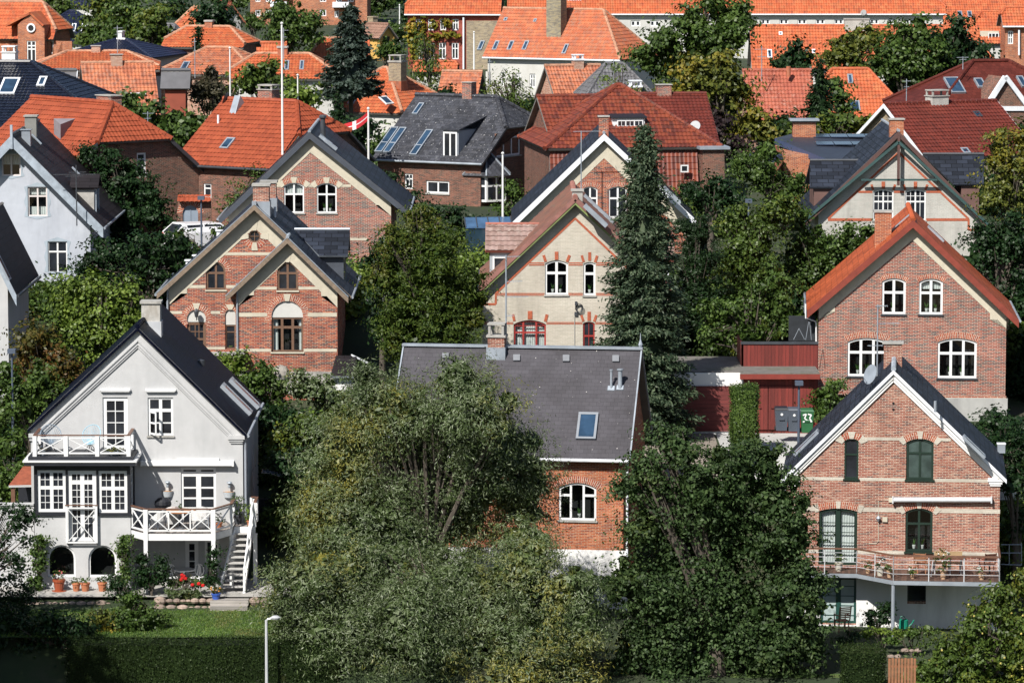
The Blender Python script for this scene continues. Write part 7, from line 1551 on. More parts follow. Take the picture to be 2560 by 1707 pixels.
# front gardens
HG = hedgebox('clipped_hedge', 'long clipped dark green hedge along the bottom left', *(at(0, 160, 1460, 154).x, at(0, 780, 1460, 154).x), 153.2, 154.6, at(0, 400, 1462, 154.6).z + 1.5, z=-1.5)
hedgebox('clipped_hedge', 'dark clipped hedge block by the slatted fence, bottom right', at(0, 1935, 1500, 154).x, at(0, 2028, 1500, 154).x, 153.4, 155, at(0, 2000, 1478, 155).z + 2.4, z=-2.4)
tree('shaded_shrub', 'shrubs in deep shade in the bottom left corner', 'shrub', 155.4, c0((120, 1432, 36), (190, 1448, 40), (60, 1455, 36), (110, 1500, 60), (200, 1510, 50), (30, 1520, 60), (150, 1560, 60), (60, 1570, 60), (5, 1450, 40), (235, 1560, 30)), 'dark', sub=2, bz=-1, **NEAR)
bush('round_shrub', 'dense round green shrub on the lawn behind the hedge', 'shrub', 156.6, c0((310, 1405, 42), (350, 1425, 36), (275, 1420, 32), (320, 1440, 45), (360, 1450, 26), (300, 1380, 24)), 'green', sub=2)
bush('flowering_shrub', 'loose shrub with orange flowers left of the round green shrub', 'shrub', 156.2, c0((235, 1440, 22), (260, 1455, 22), (215, 1420, 18), (240, 1410, 14)), 'yellow', sub=1)
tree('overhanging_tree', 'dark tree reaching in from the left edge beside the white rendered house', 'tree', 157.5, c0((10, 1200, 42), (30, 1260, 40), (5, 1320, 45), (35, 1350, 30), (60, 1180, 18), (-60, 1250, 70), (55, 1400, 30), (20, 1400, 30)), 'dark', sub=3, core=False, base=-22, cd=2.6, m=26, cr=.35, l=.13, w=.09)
for x_, Y_, h_ in ((-26, 139, 19), (-26.5, 145, 17), (-27, 151, 13)):     # shade trees standing just outside the left edge
    p_ = Vector((x_, Y_, ground(x_, Y_))); o = empty('shade_tree', p_, 0, 'tall dark tree just beyond the left edge that shades the bottom corner', 'tree', 'shade trees beyond the left edge')
    lb_ = [((rs.uniform(-1, 1), rs.uniform(-1, 1), h_ * t), (3.6, 3.6, 2.6)) for t in (.4, .58, .76, .9)]; arrmesh('crown', np.vstack([crownleaves(lb_, cd=1.2, m=18, cr=.6, l=.3, w=.2), coreballs(lb_, .85)]), 4, LM['dark'], o); trunkmesh(o, (0, 0, -.3), lb_, .3, BARK)
bush('climbing_plant', 'leafy climber on the bay, left of the arched basement window', 'climbing plant', 162.6, [(12, 350, 60, 45, 60), (12, 330, 180, 60, 70), (12, 330, 300, 70, 70), (12, 330, 420, 75, 80)], 'green', sub=2, ldepth=.5)
bush('wisteria', 'leafy climber between the arched basement windows and the terrace', 'climbing plant', 162.4, [(12, 1070, 70, 55, 60), (12, 1060, 190, 80, 80), (12, 1080, 320, 70, 90), (12, 1060, 430, 60, 60)], 'green', sub=2, ldepth=.5)
bush('rose_bush', 'tall rose bush under the terrace, left', 'rose bush', 161.4, [(12, 1240, 230, 55, 60), (12, 1250, 340, 70, 60), (12, 1380, 260, 60, 55), (12, 1320, 420, 80, 70), (12, 1230, 440, 50, 50), (12, 1400, 370, 50, 60)], 'dark', sub=2)
bush('terrace_rose', 'slender rose climbing the middle terrace post', 'rose bush', 161.5, [(12, 1860, 190, 40, 45), (12, 1850, 290, 50, 50), (12, 1840, 400, 45, 60)], 'dark', sub=1)
bush('dark_bush', 'dark leggy bush at the corner of the bay', 'shrub', 161.3, [(12, 1020, 470, 80, 60), (12, 1060, 540, 90, 50), (12, 980, 420, 40, 40)], 'dark', sub=1)
bush('lavender', 'grey-green lavender bed on top of the boulders', 'lavender', 161.2, [(12, 1500, 530, 70, 45), (12, 1600, 530, 70, 48), (12, 1700, 530, 60, 48)], 'willow', sub=1, l=.16, w=.02)
bush('red_flower_bush', 'rose bush with bright red flowers by the white garden table', 'rose bush', 161.6, [(12, 1580, 430, 60, 35), (12, 1700, 450, 60, 30), (12, 1500, 440, 40, 30)], 'green', sub=1)
q = MB(); par = [o for o in COL.objects if o.name.startswith('red_flower_bush')][0]
for (x_, y_) in ((1575, 370), (1580, 395), (1570, 410), (1605, 400), (1665, 455), (1720, 445), (1755, 460), (1590, 380)):
    p_ = at(12, x_, y_, 161.1) - par.location; q.lathe([(.01, -.07), (.08, -.03), (.08, .04), (.02, .07)], p_, 0, 7)
tag(q.build('blossoms', flat('red_petal', (.5, .01, .01), .6, .2), par), kind='stuff')
for nm, lb, Y_, L_, mt in (('garden_plant', 'pink rose bush against the white basement wall of the salmon house', 163.6, [(13, 600, 830, 75, 70), (13, 700, 850, 80, 80), (13, 580, 930, 60, 50), (13, 760, 780, 40, 50)], 'dark'), ('garden_plant', 'bright green ground plants at the steel post', 161, [(13, 700, 1010, 110, 45), (13, 540, 1030, 80, 45), (13, 850, 1030, 80, 40)], 'lime'), ('garden_plant', 'low mixed plants right of the watering can', 160, [(13, 1050, 1030, 110, 50), (13, 1200, 990, 90, 60), (13, 800, 1120, 100, 60)], 'green'), ('garden_plant', 'dark plants at the foot of the alder beside the folding chair', 159.5, [(13, 420, 1060, 90, 50), (13, 300, 1120, 90, 60)], 'dark')):
    bush(nm, lb, 'shrub', Y_, L_, mt, sub=1)
hedgebox('clipped_column', 'tall clipped green shrub column in front of the red garage doors', at(0, 1680, 950, 177).x, at(0, 1737, 950, 177).x, 176.5, 178, 2.4, 'green', l=.09, w=.06, z=at(0, 1700, 1015, 177).z)
bush('corner_shrub', 'leafy green shrub at the corner of the orange-roofed brick house', 'shrub', 183, c0((1905, 895, 32), (1890, 930, 36), (1925, 930, 26), (1900, 960, 30)), 'green', sub=2, l=.15, w=.1)
# ============================================================ gardens, walls, garage
GM, nt, b = newmat('lawn_grass'); cc = obj_co(nt)
c_ = mixc(nt, ramp(nt, [(.35, (.035, .075, .012)), (.55, (.06, .11, .018)), (.75, (.11, .12, .035))], noise(nt, cc, .9, 8, .7)), (.5, .5, .5), sstep(nt, noise(nt, cc, 30, 3), .45, .6), 'MULTIPLY'); nt.links.new(c_, b.inputs['Base Color']); b.inputs['Roughness'].default_value = 1; bump(nt, b, noise(nt, cc, 40, 3), 1, .03)
xs_ = list(np.linspace(-21, -7, 15)); sheet('lawn', xs_, [154.8, 156, 157.5, 159, 160.6], GM, .03)
V0 = []; n = 26000; P = np.stack([rng.uniform(-21, -7, n), rng.uniform(154.8, 160.7, n), np.zeros(n)], 1); P[:, 2] = np.interp(P[:, 1], *TL_) + .06
tag(arrmesh('grass', leafquads(P, unit(rng.normal(size=(n, 3)) + np.array([0, -1., .3])), np.tile([0, 0, 1.], (n, 1)) + rng.normal(size=(n, 3)) * .35, .09, .03), 4, leafmat('grass_blades', (.05, .1, .014), (.09, .17, .03), (.16, .22, .05), accent=(.16, .15, .05), ac=.6), None), 'short green lawn grass in front of the white rendered house', 'grass', kind='stuff')
STN = flat('boulder', (.3, .23, .19), .9, .5, 1.3, dirt=(.16, .13, .12), dsc=2)
def rocks(name, label, x0, x1, Y, z0, h, rws=2, s=.2, cat='stone wall'):
    o = empty(name, (x0, Y, z0), 0, label, cat); q = MB(); r = random.Random(int(x0 * 10))
    for j in range(rws):
        x = 0
        while x < x1 - x0:
            ss = s * r.choice((.6, .75, .9, 1.05, 1.3)) * r.uniform(.9, 1.1); sq = r.uniform(.65, .95); k = [r.uniform(.8, 1.2) for _ in range(60)]; i0 = len(q.v)
            q.lathe([(ss * .05, -ss * sq * .75), (ss * .7, -ss * sq * .6), (ss, -.1 * ss), (ss * .85, ss * sq * .45), (ss * .3, ss * sq * .75)], (x + ss, 0, 0), 0, 8)
            for m in range(i0, len(q.v)):
                a = q.v[m]; g = 1 + .12 * math.sin(a[0] * 7 + a[2] * 9 + j) ; q.v[m] = (a[0], a[1] * g * .8 + r.uniform(-.012, .012) - j * -.12, a[2] + h * (j + .5) / rws)
            x += ss * 1.85
    q.build('stone', STN, o); return o
rocks('boulder_wall', 'low boulder wall in front of the bay of the white rendered house', at(12, 60, 590, 161).x, at(12, 940, 590, 161).x, 161, .33, .42, 1, .17)
rocks('boulder_wall', 'round boulders retaining the lavender bed below the terrace', at(12, 1325, 620, 160.6).x, at(12, 1830, 620, 160.6).x, 160.6, .3, .55, 2, .19)
rocks('boulder_wall', 'short run of boulders right of the wooden step', at(12, 2150, 610, 160.7).x, at(12, 2400, 610, 160.7).x, 160.7, .3, .5, 2, .18)
sheet('paved_terrace', [-21, -16, -12, -8], [161.2, 163, 165], CONC, .04)
p0, p1 = at(12, 1815, 660, 160.2), at(12, 2138, 585, 160.2); T = empty('wooden_step', (p0.x, 160.2, .35), 0, 'grey weathered wooden step at the foot of the white stairs', 'step'); q = MB()
WTH = boards('weathered_boards', (.3, .28, .26), .1, vert=False)
q.box(0, p1.x - p0.x, 0, .9, 0, .22); q.box(-.02, p1.x - p0.x + .02, .35, .92, .22, .4); q.build('boards', WTH, T)
def tbl(loc, r, h, mat, nm, lb): 
    t = empty(nm, loc, 0, lb, 'table'); q = MB(); q.lathe([(r, h - .04), (r, h)], (0, 0, 0), 0, 18); q.build('tabletop', mat, t); q = MB(); q.lathe([(.25, 0), (.22, .04), (.03, .06), (.03, h - .04)], (0, 0, 0), 0, 10); q.build('leg', mat if mat is WHITE else DGREY, t); return t
def chair(loc, rz, mats, nm, lb, w=.48, d=.46, sh=.45, bh=.92, slats=0, back=None, legm=None, style='slat', group=None):
    t = empty(nm, loc, R(rz), lb, 'chair', group); m1, m2 = mats; q = MB()
    if style == 'slat':
        for i in range(5): q.box(-w / 2, w / 2, -d / 2 + d * i / 5, -d / 2 + d * (i + .8) / 5, sh - .03, sh)
    elif style == 'tub': q.lathe([(w * .42, .12), (w * .52, sh)], (0, 0, 0), 0, 12)
    else: q.box(-w / 2, w / 2, -d / 2, d / 2, sh - .03, sh)
    q.build('seat', m1, t); q = MB()
    if style == 'slat':
        for i in range(6): q.box(-w / 2 + .03, w / 2 - .03, d / 2 + .02 * i, d / 2 + .02 * i + .02, sh + .12 + i * (bh - sh - .16) / 5.5, sh + .17 + i * (bh - sh - .16) / 5.5)
        for s in (-1, 1): q.bar((s * w / 2, d / 2, sh), (s * w / 2, d / 2 + .13, bh), .04)
    elif style == 'tub':
        for i in range(9):
            a0, a1 = R(-20 + i * 24.4), R(-20 + (i + 1) * 24.4); pp = lambda a, z: (math.cos(a) * w * (.5 + z * .08), math.sin(a) * w * (.5 + z * .08), z); hz = lambda a: sh + .1 + (bh - sh - .1) * max(0, math.sin(a)) ** .6
            q.face([pp(a0, sh - .05), pp(a1, sh - .05), pp(a1, hz(a1)), pp(a0, hz(a0))]); q.face([(x * .93, y * .93, z) for x, y, z in (pp(a0, sh - .05), pp(a1, sh - .05), pp(a1, hz(a1)), pp(a0, hz(a0)))])
    elif style == 'oval':
        q.tube([(.2 * math.cos(a), d / 2, sh + .25 + .24 * math.sin(a)) for a in np.linspace(0, 6.28, 16)], .018, 0, 6); 
        for x in (-.08, 0, .08): q.bar((x, d / 2, sh + .05), (x * .4, d / 2, sh + .45), .025)
    else: q.hexa([(-w / 2, d / 2, sh + .2), (w / 2, d / 2, sh + .2), (w / 2, d / 2 + .02, sh + .2), (-w / 2, d / 2 + .02, sh + .2)], [(-w / 2 - .02, d / 2 + .08, bh), (w / 2 + .02, d / 2 + .08, bh), (w / 2 + .02, d / 2 + .1, bh), (-w / 2 - .02, d / 2 + .1, bh)])
    q.build('backrest', m1, t)
    for sx in (-1, 1):
        for sy in (-1, 1): q = MB(); q.bar((sx * w * .46, sy * d * .46, 0), (sx * w * .42, sy * d * .42, sh - .03 if style != 'plain' or sy < 0 else bh - .2), .035); q.build('leg', m2, t)
    if style in ('slat', 'plain'):
        for sx in (-1, 1): q = MB(); q.box(sx * w / 2 - .025, sx * w / 2 + .025, -d / 2, d / 2, sh + .2, sh + .23); q.bar((sx * w / 2, -d / 2 + .03, 0), (sx * w / 2, -d / 2 + .03, sh + .2), .035); q.build('armrest', m2, t)
    return t
def pot(loc, r, h, mat, lb, plant='green', ph=.3, pr=.22, flower=None, nm='flower_pot', saucer=False):
    t = empty(nm, loc, 0, lb, 'plant pot'); q = MB(); q.lathe([(r * .68, 0), (r * .95, h * .82), (r * 1.08, h * .83), (r * 1.08, h), (r * .9, h)] if not saucer else [(r * 1.2, 0), (r * 1.25, .04), (r * .7, .05), (r * .95, h * .8), (r * 1.08, h * .82), (r * 1.08, h), (r * .9, h)], (0, 0, 0), 0, 14); q.build('pot', mat, t)
    Vv = crownleaves([((0, 0, h + ph * .5), (pr, pr, ph * .6))], cd=40, m=8, cr=.08, l=.09, w=.05); o = arrmesh('plant', Vv, 4, LM[plant], t)
    if flower:
        q = MB()
        for i in range(7): a = random.uniform(0, 6.3); q.lathe([(.01, -.03), (.04, 0), (.01, .03)], (pr * .8 * math.cos(a), pr * .8 * math.sin(a) - .05, h + ph * random.uniform(.4, 1)), 0, 6)
        tag(q.build('blossom', flower, t), kind='stuff')
    return t
def A(H, v, x, y, k): return H.fpl(v).P(k, x, y)
W = lambda H, p: H.M @ Vector(p)
PNK = flat('pink_petal', (.6, .15, .15), .6, .2)
lz = HA.O.z
for i, (x, w_, h_, lb) in enumerate(((512, .24, .5, 'large glazed terracotta pot with pink flowers, leftmost on the ledge'), (660, .17, .36, 'second terracotta pot from the left on the ledge'), (738, .19, .36, 'terracotta pot right of the arched window, third on the ledge'), (885, .19, .38, 'terracotta pot beside the dark leggy bush'))):
    pot(W(HA, HA.fpl(-2.6).P(12, x, 512)), w_, h_, TERRA if i else flat('glazed_terracotta', (.3, .07, .03), .35, .15), lb, ph=.35 if i == 0 else .2, flower=PNK if i == 0 else None, saucer=i == 0)
pot(at(12, 1868, 592, 160.9), .18, .3, flat('blue_glaze', (.04, .1, .42), .25, .15), 'blue glazed pot with orange flowers on the boulders by the stairs', 'rust', .26, .26, flat('orange_petal', (.6, .25, .03)))
for x, rz in ((1482, 15), (1705, -20)): chair(W(HA, HA.fpl(-1.6).P(12, x, 480)), rz, (WHITE, WHITE), 'garden_chair', 'white oval-back garden chair under the terrace, %s of the round table' % ('left' if x < 1600 else 'right'), style='oval')
tbl(W(HA, HA.fpl(-1.2).P(12, 1590, 470)), .45, .72, WHITE, 'garden_table', 'round white garden table under the white terrace')
TW = lambda x, y, v: W(HA, (HA.fpl(v).hit(11, x, y)[0], v, z0A))
z0A = HA.fpl(-2.9).hit(11, 700, 1085)[1]
tt = tbl(TW(775, 1000, -1.6), .62, .74, flat('teak', (.36, .15, .06), .5, .25, 4), 'terrace_table', 'round teak table with a plant on the white terrace')
pot(tt.location + Vector((0, 0, .74)), .09, .12, GREY, 'small green plant on the round teak table', ph=.15, pr=.14)
WCH = flat('white_wicker', (.62, .62, .62), .8, .12, 14)
for x, v, rz, s_ in ((440, -2.0, 60, 'leftmost'), (640, -1.0, 20, 'behind the teak table, left'), (1060, -2.0, -70, 'right of the teak table'), (1130, -1.0, -20, 'rearmost, at the terrace door')): chair(TW(x, 1000, v), rz + 180, (WCH, GREY), 'wicker_chair', 'white wicker tub chair on the white terrace, ' + s_, w=.62, bh=.86, style='tub', group='wicker chairs on the white terrace')
T = empty('kettle_grill', TW(520, 950, -.7), 0, 'black kettle grill on the white terrace by the wall', 'grill'); q = MB(); q.lathe([(.05, .55), (.28, .66), (.34, .82), (.35, .84)], (0, 0, 0), 0, 16); q.build('bowl', BLKM, T); q = MB(); q.lathe([(.35, .85), (.33, .98), (.2, 1.1), (.03, 1.15), (.03, 1.2)], (0, 0, 0), 0, 16); q.build('lid', BLKM, T); q = MB(); [q.bar((.1 * math.cos(a), .1 * math.sin(a), .62), (.32 * math.cos(a), .32 * math.sin(a), 0), .03) for a in (0, 2.1, 4.2)]; q.build('leg', GREY, T)
pot(TW(1625, 990, -.4), .2, .38, DGREY, 'leafy plant in dark pot on the stair landing, left', ph=.8, pr=.28); pot(TW(1805, 1000, -.9), .14, .22, TERRA, 'bushy yellow-green plant in a terracotta pot on the stair landing', 'lime', .7, .26); pot(TW(1340, 1020, -1.3), .16, .2, TERRA, 'dark leafy pot plant in the right corner of the white terrace', 'dark', .3, .24)
ub = HA.base_bay; zu = HA.fpl(-2.05).hit(7, 500, 92)[1] + .34
for x, lb, mt in ((430, 'grey-blue round chair on the upper balcony, left', flat('slate_blue', (.2, .26, .33), .6, .2)), (1040, 'light blue round shell chair on the upper balcony', flat('light_blue', (.3, .5, .62), .6, .2))):
    p = HA.fpl(-1.2).hit(10, x, 500); t = empty('shell_chair', W(HA, (p[0], -1.2, zu)), R(15 if x < 500 else -25), lb, 'chair'); q = MB(); q.tube([(.42 * math.cos(a), .1 + .2 * math.sin(a), .75 + .38 * math.sin(a)) for a in np.linspace(0, 6.283, 20)], .018, 0, 6); [q.bar((.42 * math.cos(a), .1 + .2 * math.sin(a), .75 + .38 * math.sin(a)), (0, 0, .42), .012) for a in np.linspace(0, 6.28, 26)]; q.build('seat', mt, t)
    for a in (.8, 2.3, 3.9, 5.5): q = MB(); q.bar((0, 0, .42), (.32 * math.cos(a), .28 * math.sin(a), 0), .025); q.build('leg', DGREY, t)
pot(W(HA, (HA.fpl(-1.7).hit(10, 290, 500)[0], -1.7, zu)), .14, .2, GREY, 'dark plant pot in the left corner of the upper balcony', 'rust', .25, .2); pot(W(HA, (HA.fpl(-1.7).hit(10, 1420, 500)[0], -1.7, zu)), .3, .16, GREY, 'yellow-green flower tray on the upper balcony', 'yellow', .15, .36)
# little summerhouse at the left edge
T = House('garden_shed', 'small shed with a reddish roof tucked behind the bay at the left edge', 'shed', 7, 60, 640, 167); g = T.front; q = MB(); P0, P1, P2, P3 = g.P(7, 58, 232), g.P(7, 260, 228), g.P(7, 260, 140), g.P(7, 128, 138); slab(q, [P0, P1, P2 + Vector((0, 1.5, 0)), P3 + Vector((0, 1.5, 0))], .1, 0, 1); T.roof = q.build('roof', [flat('shed_roof_red', (.23, .06, .03), .9, .3, 6), WHITE], T.e); q = MB(); p = g.P(7, 85, 250); q.box(p.x - .08, p.x + .08, .1, .25, -2, p.z); q.build('post', RAILB, T.e); q = MB(); a, b = g.P(7, 95, 245), g.P(7, 300, 600); q.box(a.x, b.x, 1.4, 1.6, b.z, a.z); q.build('wall', BLKM, T.e)
T = House('garden_wall', 'pale rendered garden wall running left from the bay of the white house', 'wall', 7, 100, 930, 163.4); q = MB(); a, b = T.front.P(7, -60, 366), T.front.P(7, 228, 366); q.box(a.x, b.x, 0, .3, -1, a.z); q.box(a.x, b.x, -.05, .35, a.z, a.z + .06); q.build('wall', PLAST, T.e)
T = House('dark_brick_wall', 'dark brick garden wall right of the white rendered house', 'wall', 7, 1840, 700, 171); q = MB(); a, b = T.front.P(7, 1640, 325), T.front.P(7, 1960, 325); q.box(a.x, b.x, 0, .3, -3, a.z); q.build('wall', brick('dark_grey_brick', [(.03, .03, .04), (.045, .045, .05), (.025, .025, .03)], (.08, .08, .09)), T.e)
T = House('curved_canopy', 'small curved glass door canopy on the right side wall of the white house', 'canopy', 7, 1770, 180, 169); q = MB(); p = T.front.P(7, 1765, 150); [q.hexa([(p.x + i * .28, 0, p.z - .02 * i * i), (p.x + i * .28 + .28, 0, p.z - .02 * (i + 1) ** 2), (p.x + i * .28 + .28, 1.2, p.z - .02 * (i + 1) ** 2), (p.x + i * .28, 1.2, p.z - .02 * i * i)], [(p.x + i * .28, 0, p.z - .02 * i * i + .04), (p.x + i * .28 + .28, 0, p.z - .02 * (i + 1) ** 2 + .04), (p.x + i * .28 + .28, 1.2, p.z - .02 * (i + 1) ** 2 + .04), (p.x + i * .28, 1.2, p.z - .02 * i * i + .04)]) for i in range(3)]; q.build('glass', flat('smoked_glass', (.12, .13, .15), .2, .2), T.e)
# ---- red garage with terrace fence
RW = boards('falu_red_boards', (.16, .022, .016), .16, .25); RWF = flat('red_trim', (.2, .03, .02), .6, .2, 2)
T = House('red_garage', 'red timber carport with double doors and a red board fence on its flat roof', 'garage', 6, 660, 1385, 183.5); g = T.front; zz = lambda y, v=0: T.fpl(v).hit(6, 660, y)[1]; xx = lambda x, v=0: T.fpl(v).hit(6, x, 1000)[0]
q = MB(); q.box(xx(430), xx(935), .02, 6, -.6, zz(1052)); q.build('wall', RW, T.e)
q = MB(); q.box(xx(405), xx(940), -.4, 6.2, zz(1045, -.4), zz(1016, -.4)); q.box(xx(402), xx(942), -.45, -.4, zz(1048, -.4), zz(1014, -.4)); q.build('fascia', RWF, T.e); q = MB(); q.box(xx(405), xx(940), -.38, 6.1, zz(1015, -.4), zz(1015, -.4) + .05); q.build('roof', flat('garage_felt', (.14, .13, .12), .95, .3, 3, dirt=(.08, .1, .05)), T.e)
for x0, x1 in ((468, 596), (600, 764), (768, 900)): q = MB(); q.box(xx(x0), xx(x1), -.05, .02, -.02, zz(1095)); q.bar((xx(x0) + .1, -.07, zz(1240)), (xx(x1) - .3, -.07, zz(1240)), .07, .03); q.build('door', RW, T.e)
F_ = 2.2; q = MB(); q.box(xx(415, F_), xx(932, F_), F_, F_ + .08, zz(978, F_), zz(812, F_)); q.box(xx(415, F_), xx(415, F_) + .08, F_, 6, zz(978, F_), zz(812, F_)); q.build('board_fence', RW, T.e); q = MB(); q.box(xx(410, F_), xx(934, F_), F_ - .05, F_ + .15, zz(812, F_), zz(796, F_)); q.build('fence_cap', DGREY, T.e)
T2 = House('white_garage', 'white garage with a red ribbed door left of the red carport, shaded by the spruce', 'garage', 6, 250, 1385, 183.2); g = T2.front; x_ = lambda x: g.hit(6, x, 1000)[0]; z_ = lambda y: g.hit(6, 250, y)[1]
q = MB(); q.box(x_(-60), x_(428), .05, 6, -.5, z_(1008)); q.build('wall', flat('white_render', (.7, .7, .7)), T2.e); q = MB(); q.box(x_(-60), x_(428), .2, 6.1, z_(1008), z_(1008) + .05); q.build('roof', flat('garage_felt', (.14, .13, .12)), T2.e); q = MB(); q.box(x_(-20), x_(378), -.02, .05, -.1, z_(1095)); q.build('door', boards('ribbed_red_door', (.14, .025, .022), .19, .1, vert=False), T2.e)
sheet('driveway', [9.2, 12, 15, 19.5], [173.5, 176, 179, 183.3], flat('pale_concrete_slab', (.4, .4, .39), .9, .15, 2), .3 - .25); sheet('gravel_drive', [3.5, 6, 9.1], [173.5, 176, 179, 183.3], flat('gravel', (.22, .19, .16), .95, .4, 9), .06)
def bin_(x, y, mat, lid, lb):
    p = at(6, x, y, 180.5); p.z = max(p.z, ground(p.x, 180.5)); t = empty('wheelie_bin', p, 0, lb, 'bin', 'bins by the red carport'); q = MB(); w = .29
    q.hexa([(-w * .8, -.28, .06), (w * .8, -.28, .06), (w * .8, .22, .06), (-w * .8, .22, .06)], [(-w, -.36, 1.0), (w, -.36, 1.0), (w, .3, 1.0), (-w, .3, 1.0)]); q.box(-.12, .12, -.37, -.33, .55, .62); q.build('body', mat, t)
    q = MB(); q.hexa([(-w - .02, -.38, 1.0), (w + .02, -.38, 1.0), (w + .02, .34, 1.0), (-w - .02, .34, 1.0)], [(-w + .03, -.33, 1.08), (w - .03, -.33, 1.08), (w - .03, .3, 1.1), (-w + .03, .3, 1.1)]); q.build('lid', lid, t)
    for s in (-1, 1): q = MB(); q.tube([(s * .22, .26, .1), (s * .28, .26, .1)], .1, 0, 12); q.build('wheel', BLACK, t)
    return t
BG = flat('bin_grey', (.07, .085, .11), .5, .15); b1_ = bin_(684, 1400, BG, BLKM, 'grey-blue wheelie bin, leftmost of three'); b2_ = bin_(768, 1405, BG, BG, 'grey-blue wheelie bin between the others'); b3_ = bin_(856, 1412, flat('bin_green', (.02, .11, .04), .5, .15), flat('bin_green', (.02, .11, .04)), 'green wheelie bin with a large white painted mark')
q = MB()
for pts in (((-.2, .85), (-.05, .9), (-.12, .7), (.02, .6), (-.2, .55)), ((.02, .9), (.18, .86), (.1, .72), (.2, .55), (.05, .62))): pts = [(x, -.37 + (1 - z) * .085 - .01, z) for x, z in pts]; [q.bar(a, b, .06, .01, up=(0, -1, 0)) for a, b in zip(pts, pts[1:])]
q.build('painted_mark', WHITE, b3_)
for t in (b1_, b2_): q = MB(); q.tube([(0, -.35, .8), (0, -.362, .8)], .06, 0, 10); q.build('label_disc', WHITE, t)
# climbing frame with white legs and dark net, left of the orange-roofed brick house
T = House('swing_frame', 'white A-frame poles on the carport roof beside the orange-roofed house', 'play frame', 6, 850, 780, 187); g = T.front; q = MB()
for a, b in (((870, 660), (850, 782)), ((876, 660), (888, 782)), ((805, 705), (768, 780)), ((805, 708), (842, 780))): q.tube([g.P(6, *a), g.P(6, *b)], .014, 0, 6)
q.build('pole', GREY, T.e); T = House('net_screen', 'dark net screen hanging in front of the laurel shrubs', 'net', 6, 780, 780, 188.5); q = MB(); a, b = T.front.P(6, 735, 620), T.front.P(6, 912, 790); q.box(a.x, b.x, 0, .04, b.z, a.z); q.build('net', flat('dark_net', (.02, .024, .03), .9, .4, 2), T.e)
# ---- salmon house terrace furniture
ZE = E_Z; EW = lambda x, v: W(HE, (HE.fpl(v).hit(13, x, 350)[0], v, ZE)); OAK = flat('oak', (.27, .12, .06), .6, .3, 6); BEI = flat('beige_seat', (.5, .36, .2), .6, .12); DOAK = flat('dark_oak', (.11, .045, .03), .6, .3, 6)
chair(EW(1130, -1.3), 160, (OAK, OAK), 'folding_chair', 'slatted wooden folding chair left on the steel terrace'); chair(EW(1825, -1.1), 200, (DOAK, DOAK), 'folding_chair', 'dark slatted folding chair at the right end of the steel terrace')
for x, v, s_ in ((1320, -.9, 'left'), (1485, -.9, 'right')): chair(EW(x, v), 180, (BEI, STEEL), 'terrace_chair', 'beige terrace chair with silver legs, ' + s_ + ' one of the pair', style='plain', bh=.95)
t = empty('terrace_table', EW(1400, -1.35), 0, 'small dark table with silver legs between the beige chairs', 'table'); q = MB(); q.box(-.75, .75, -.4, .4, .7, .73); q.build('tabletop', DOAK, t)
for sx in (-1, 1):
    for sy in (-1, 1): q = MB(); q.tube([(sx * .68, sy * .33, 0), (sx * .6, sy * .33, .7)], .02, 0, 6); q.build('leg', STEEL, t)
CRT = flat('cream_pot', (.5, .47, .4), .8, .2, 5); BUF = flat('buff_clay', (.42, .27, .17), .85, .2, 5)
for x, v, r, h, mt, pl_, ph, lb in ((243, -.75, .17, .33, CRT, 'olive', .35, 'ribbed cream pot with a pale bush before the terrace door'), (555, -1.2, .12, .28, BUF, 'green', .2, 'square buff pot with a fern on the steel terrace'), (688, -1.75, .17, .36, CRT, 'dark', .4, 'ribbed cream pot with a dark plant at the bend of the terrace'), (785, -2.15, .12, .3, BUF, 'green', .22, 'buff pot left of the front corner post'), (1033, -2.3, .1, .2, BUF, 'olive', .25, 'smallest buff pot behind the railing'), (1360, -2.3, .14, .38, BUF, 'olive', .75, 'buff pot with a tall flowering bush in front of the beige chairs'), (1770, -2.3, .14, .24, BUF, 'green', .3, 'buff pot near the right end of the steel terrace')):
    pot(EW(x, v), r, h, mt, lb, pl_, ph, .14 + ph * .22, flower=flat('white_petal', (.7, .7, .66)) if ph > .22 else None)
p = HE.fpl(-1.4).P(13, 935, 985); T = empty('watering_can', W(HE, p), 0, 'green watering can with a curved spout on the ground under the terrace', 'watering can'); GC = flat('can_green', (.01, .2, .13), .4, .1); q = MB(); q.lathe([(.17, 0), (.2, .02), (.19, .36), (.1, .38)], (0, 0, 0), 0, 14); q.build('body', GC, T); q = MB(); q.tube([(.17, 0, .06), (.33, 0, .2), (.42, 0, .36)], [.04, .025, .03], 0, 8); q.build('spout', GC, T); q = MB(); q.tube([(-.1, 0, .36), (-.14, 0, .48), (0, 0, .52), (.1, 0, .38)], .018, 0, 6); q.build('handle', GC, T)
T = chair(W(HE, HE.fpl(-3.2).P(13, 275, 1010)), 200, (OAK, OAK), 'garden_chair', 'reddish slatted garden chair below the steel terrace, left', bh=1.05)
rocks('stone_edging', 'pale stone bed edge by the bottom right hedge', at(13, 905, 1180, 158).x, at(13, 1110, 1140, 158).x, 158, at(13, 905, 1180, 158).z - .3, .3, 1, .16); rocks('stone_edging', 'low pale stones at the small lawn patch, bottom right', at(13, 755, 1280, 156.5).x, at(13, 875, 1280, 156.5).x, 156.5, at(13, 755, 1290, 156.5).z - .1, .25, 1, .14)
sheet('small_lawn', [8.5, 11, 13.2], [152.5, 154, 157], GM, .05)
T = empty('slat_fence', at(13, 770, 1568, 152.8), 0, 'brown upright slat fence at the bottom right', 'fence'); q = MB()
for i in range(9): x = i * .12; q.box(x, x + .09, 0, .03, -1.5, .95 + .02 * (i % 2))
q.box(0, 1.1, .03, .06, .6, .68); q.build('slats', OAK, T)
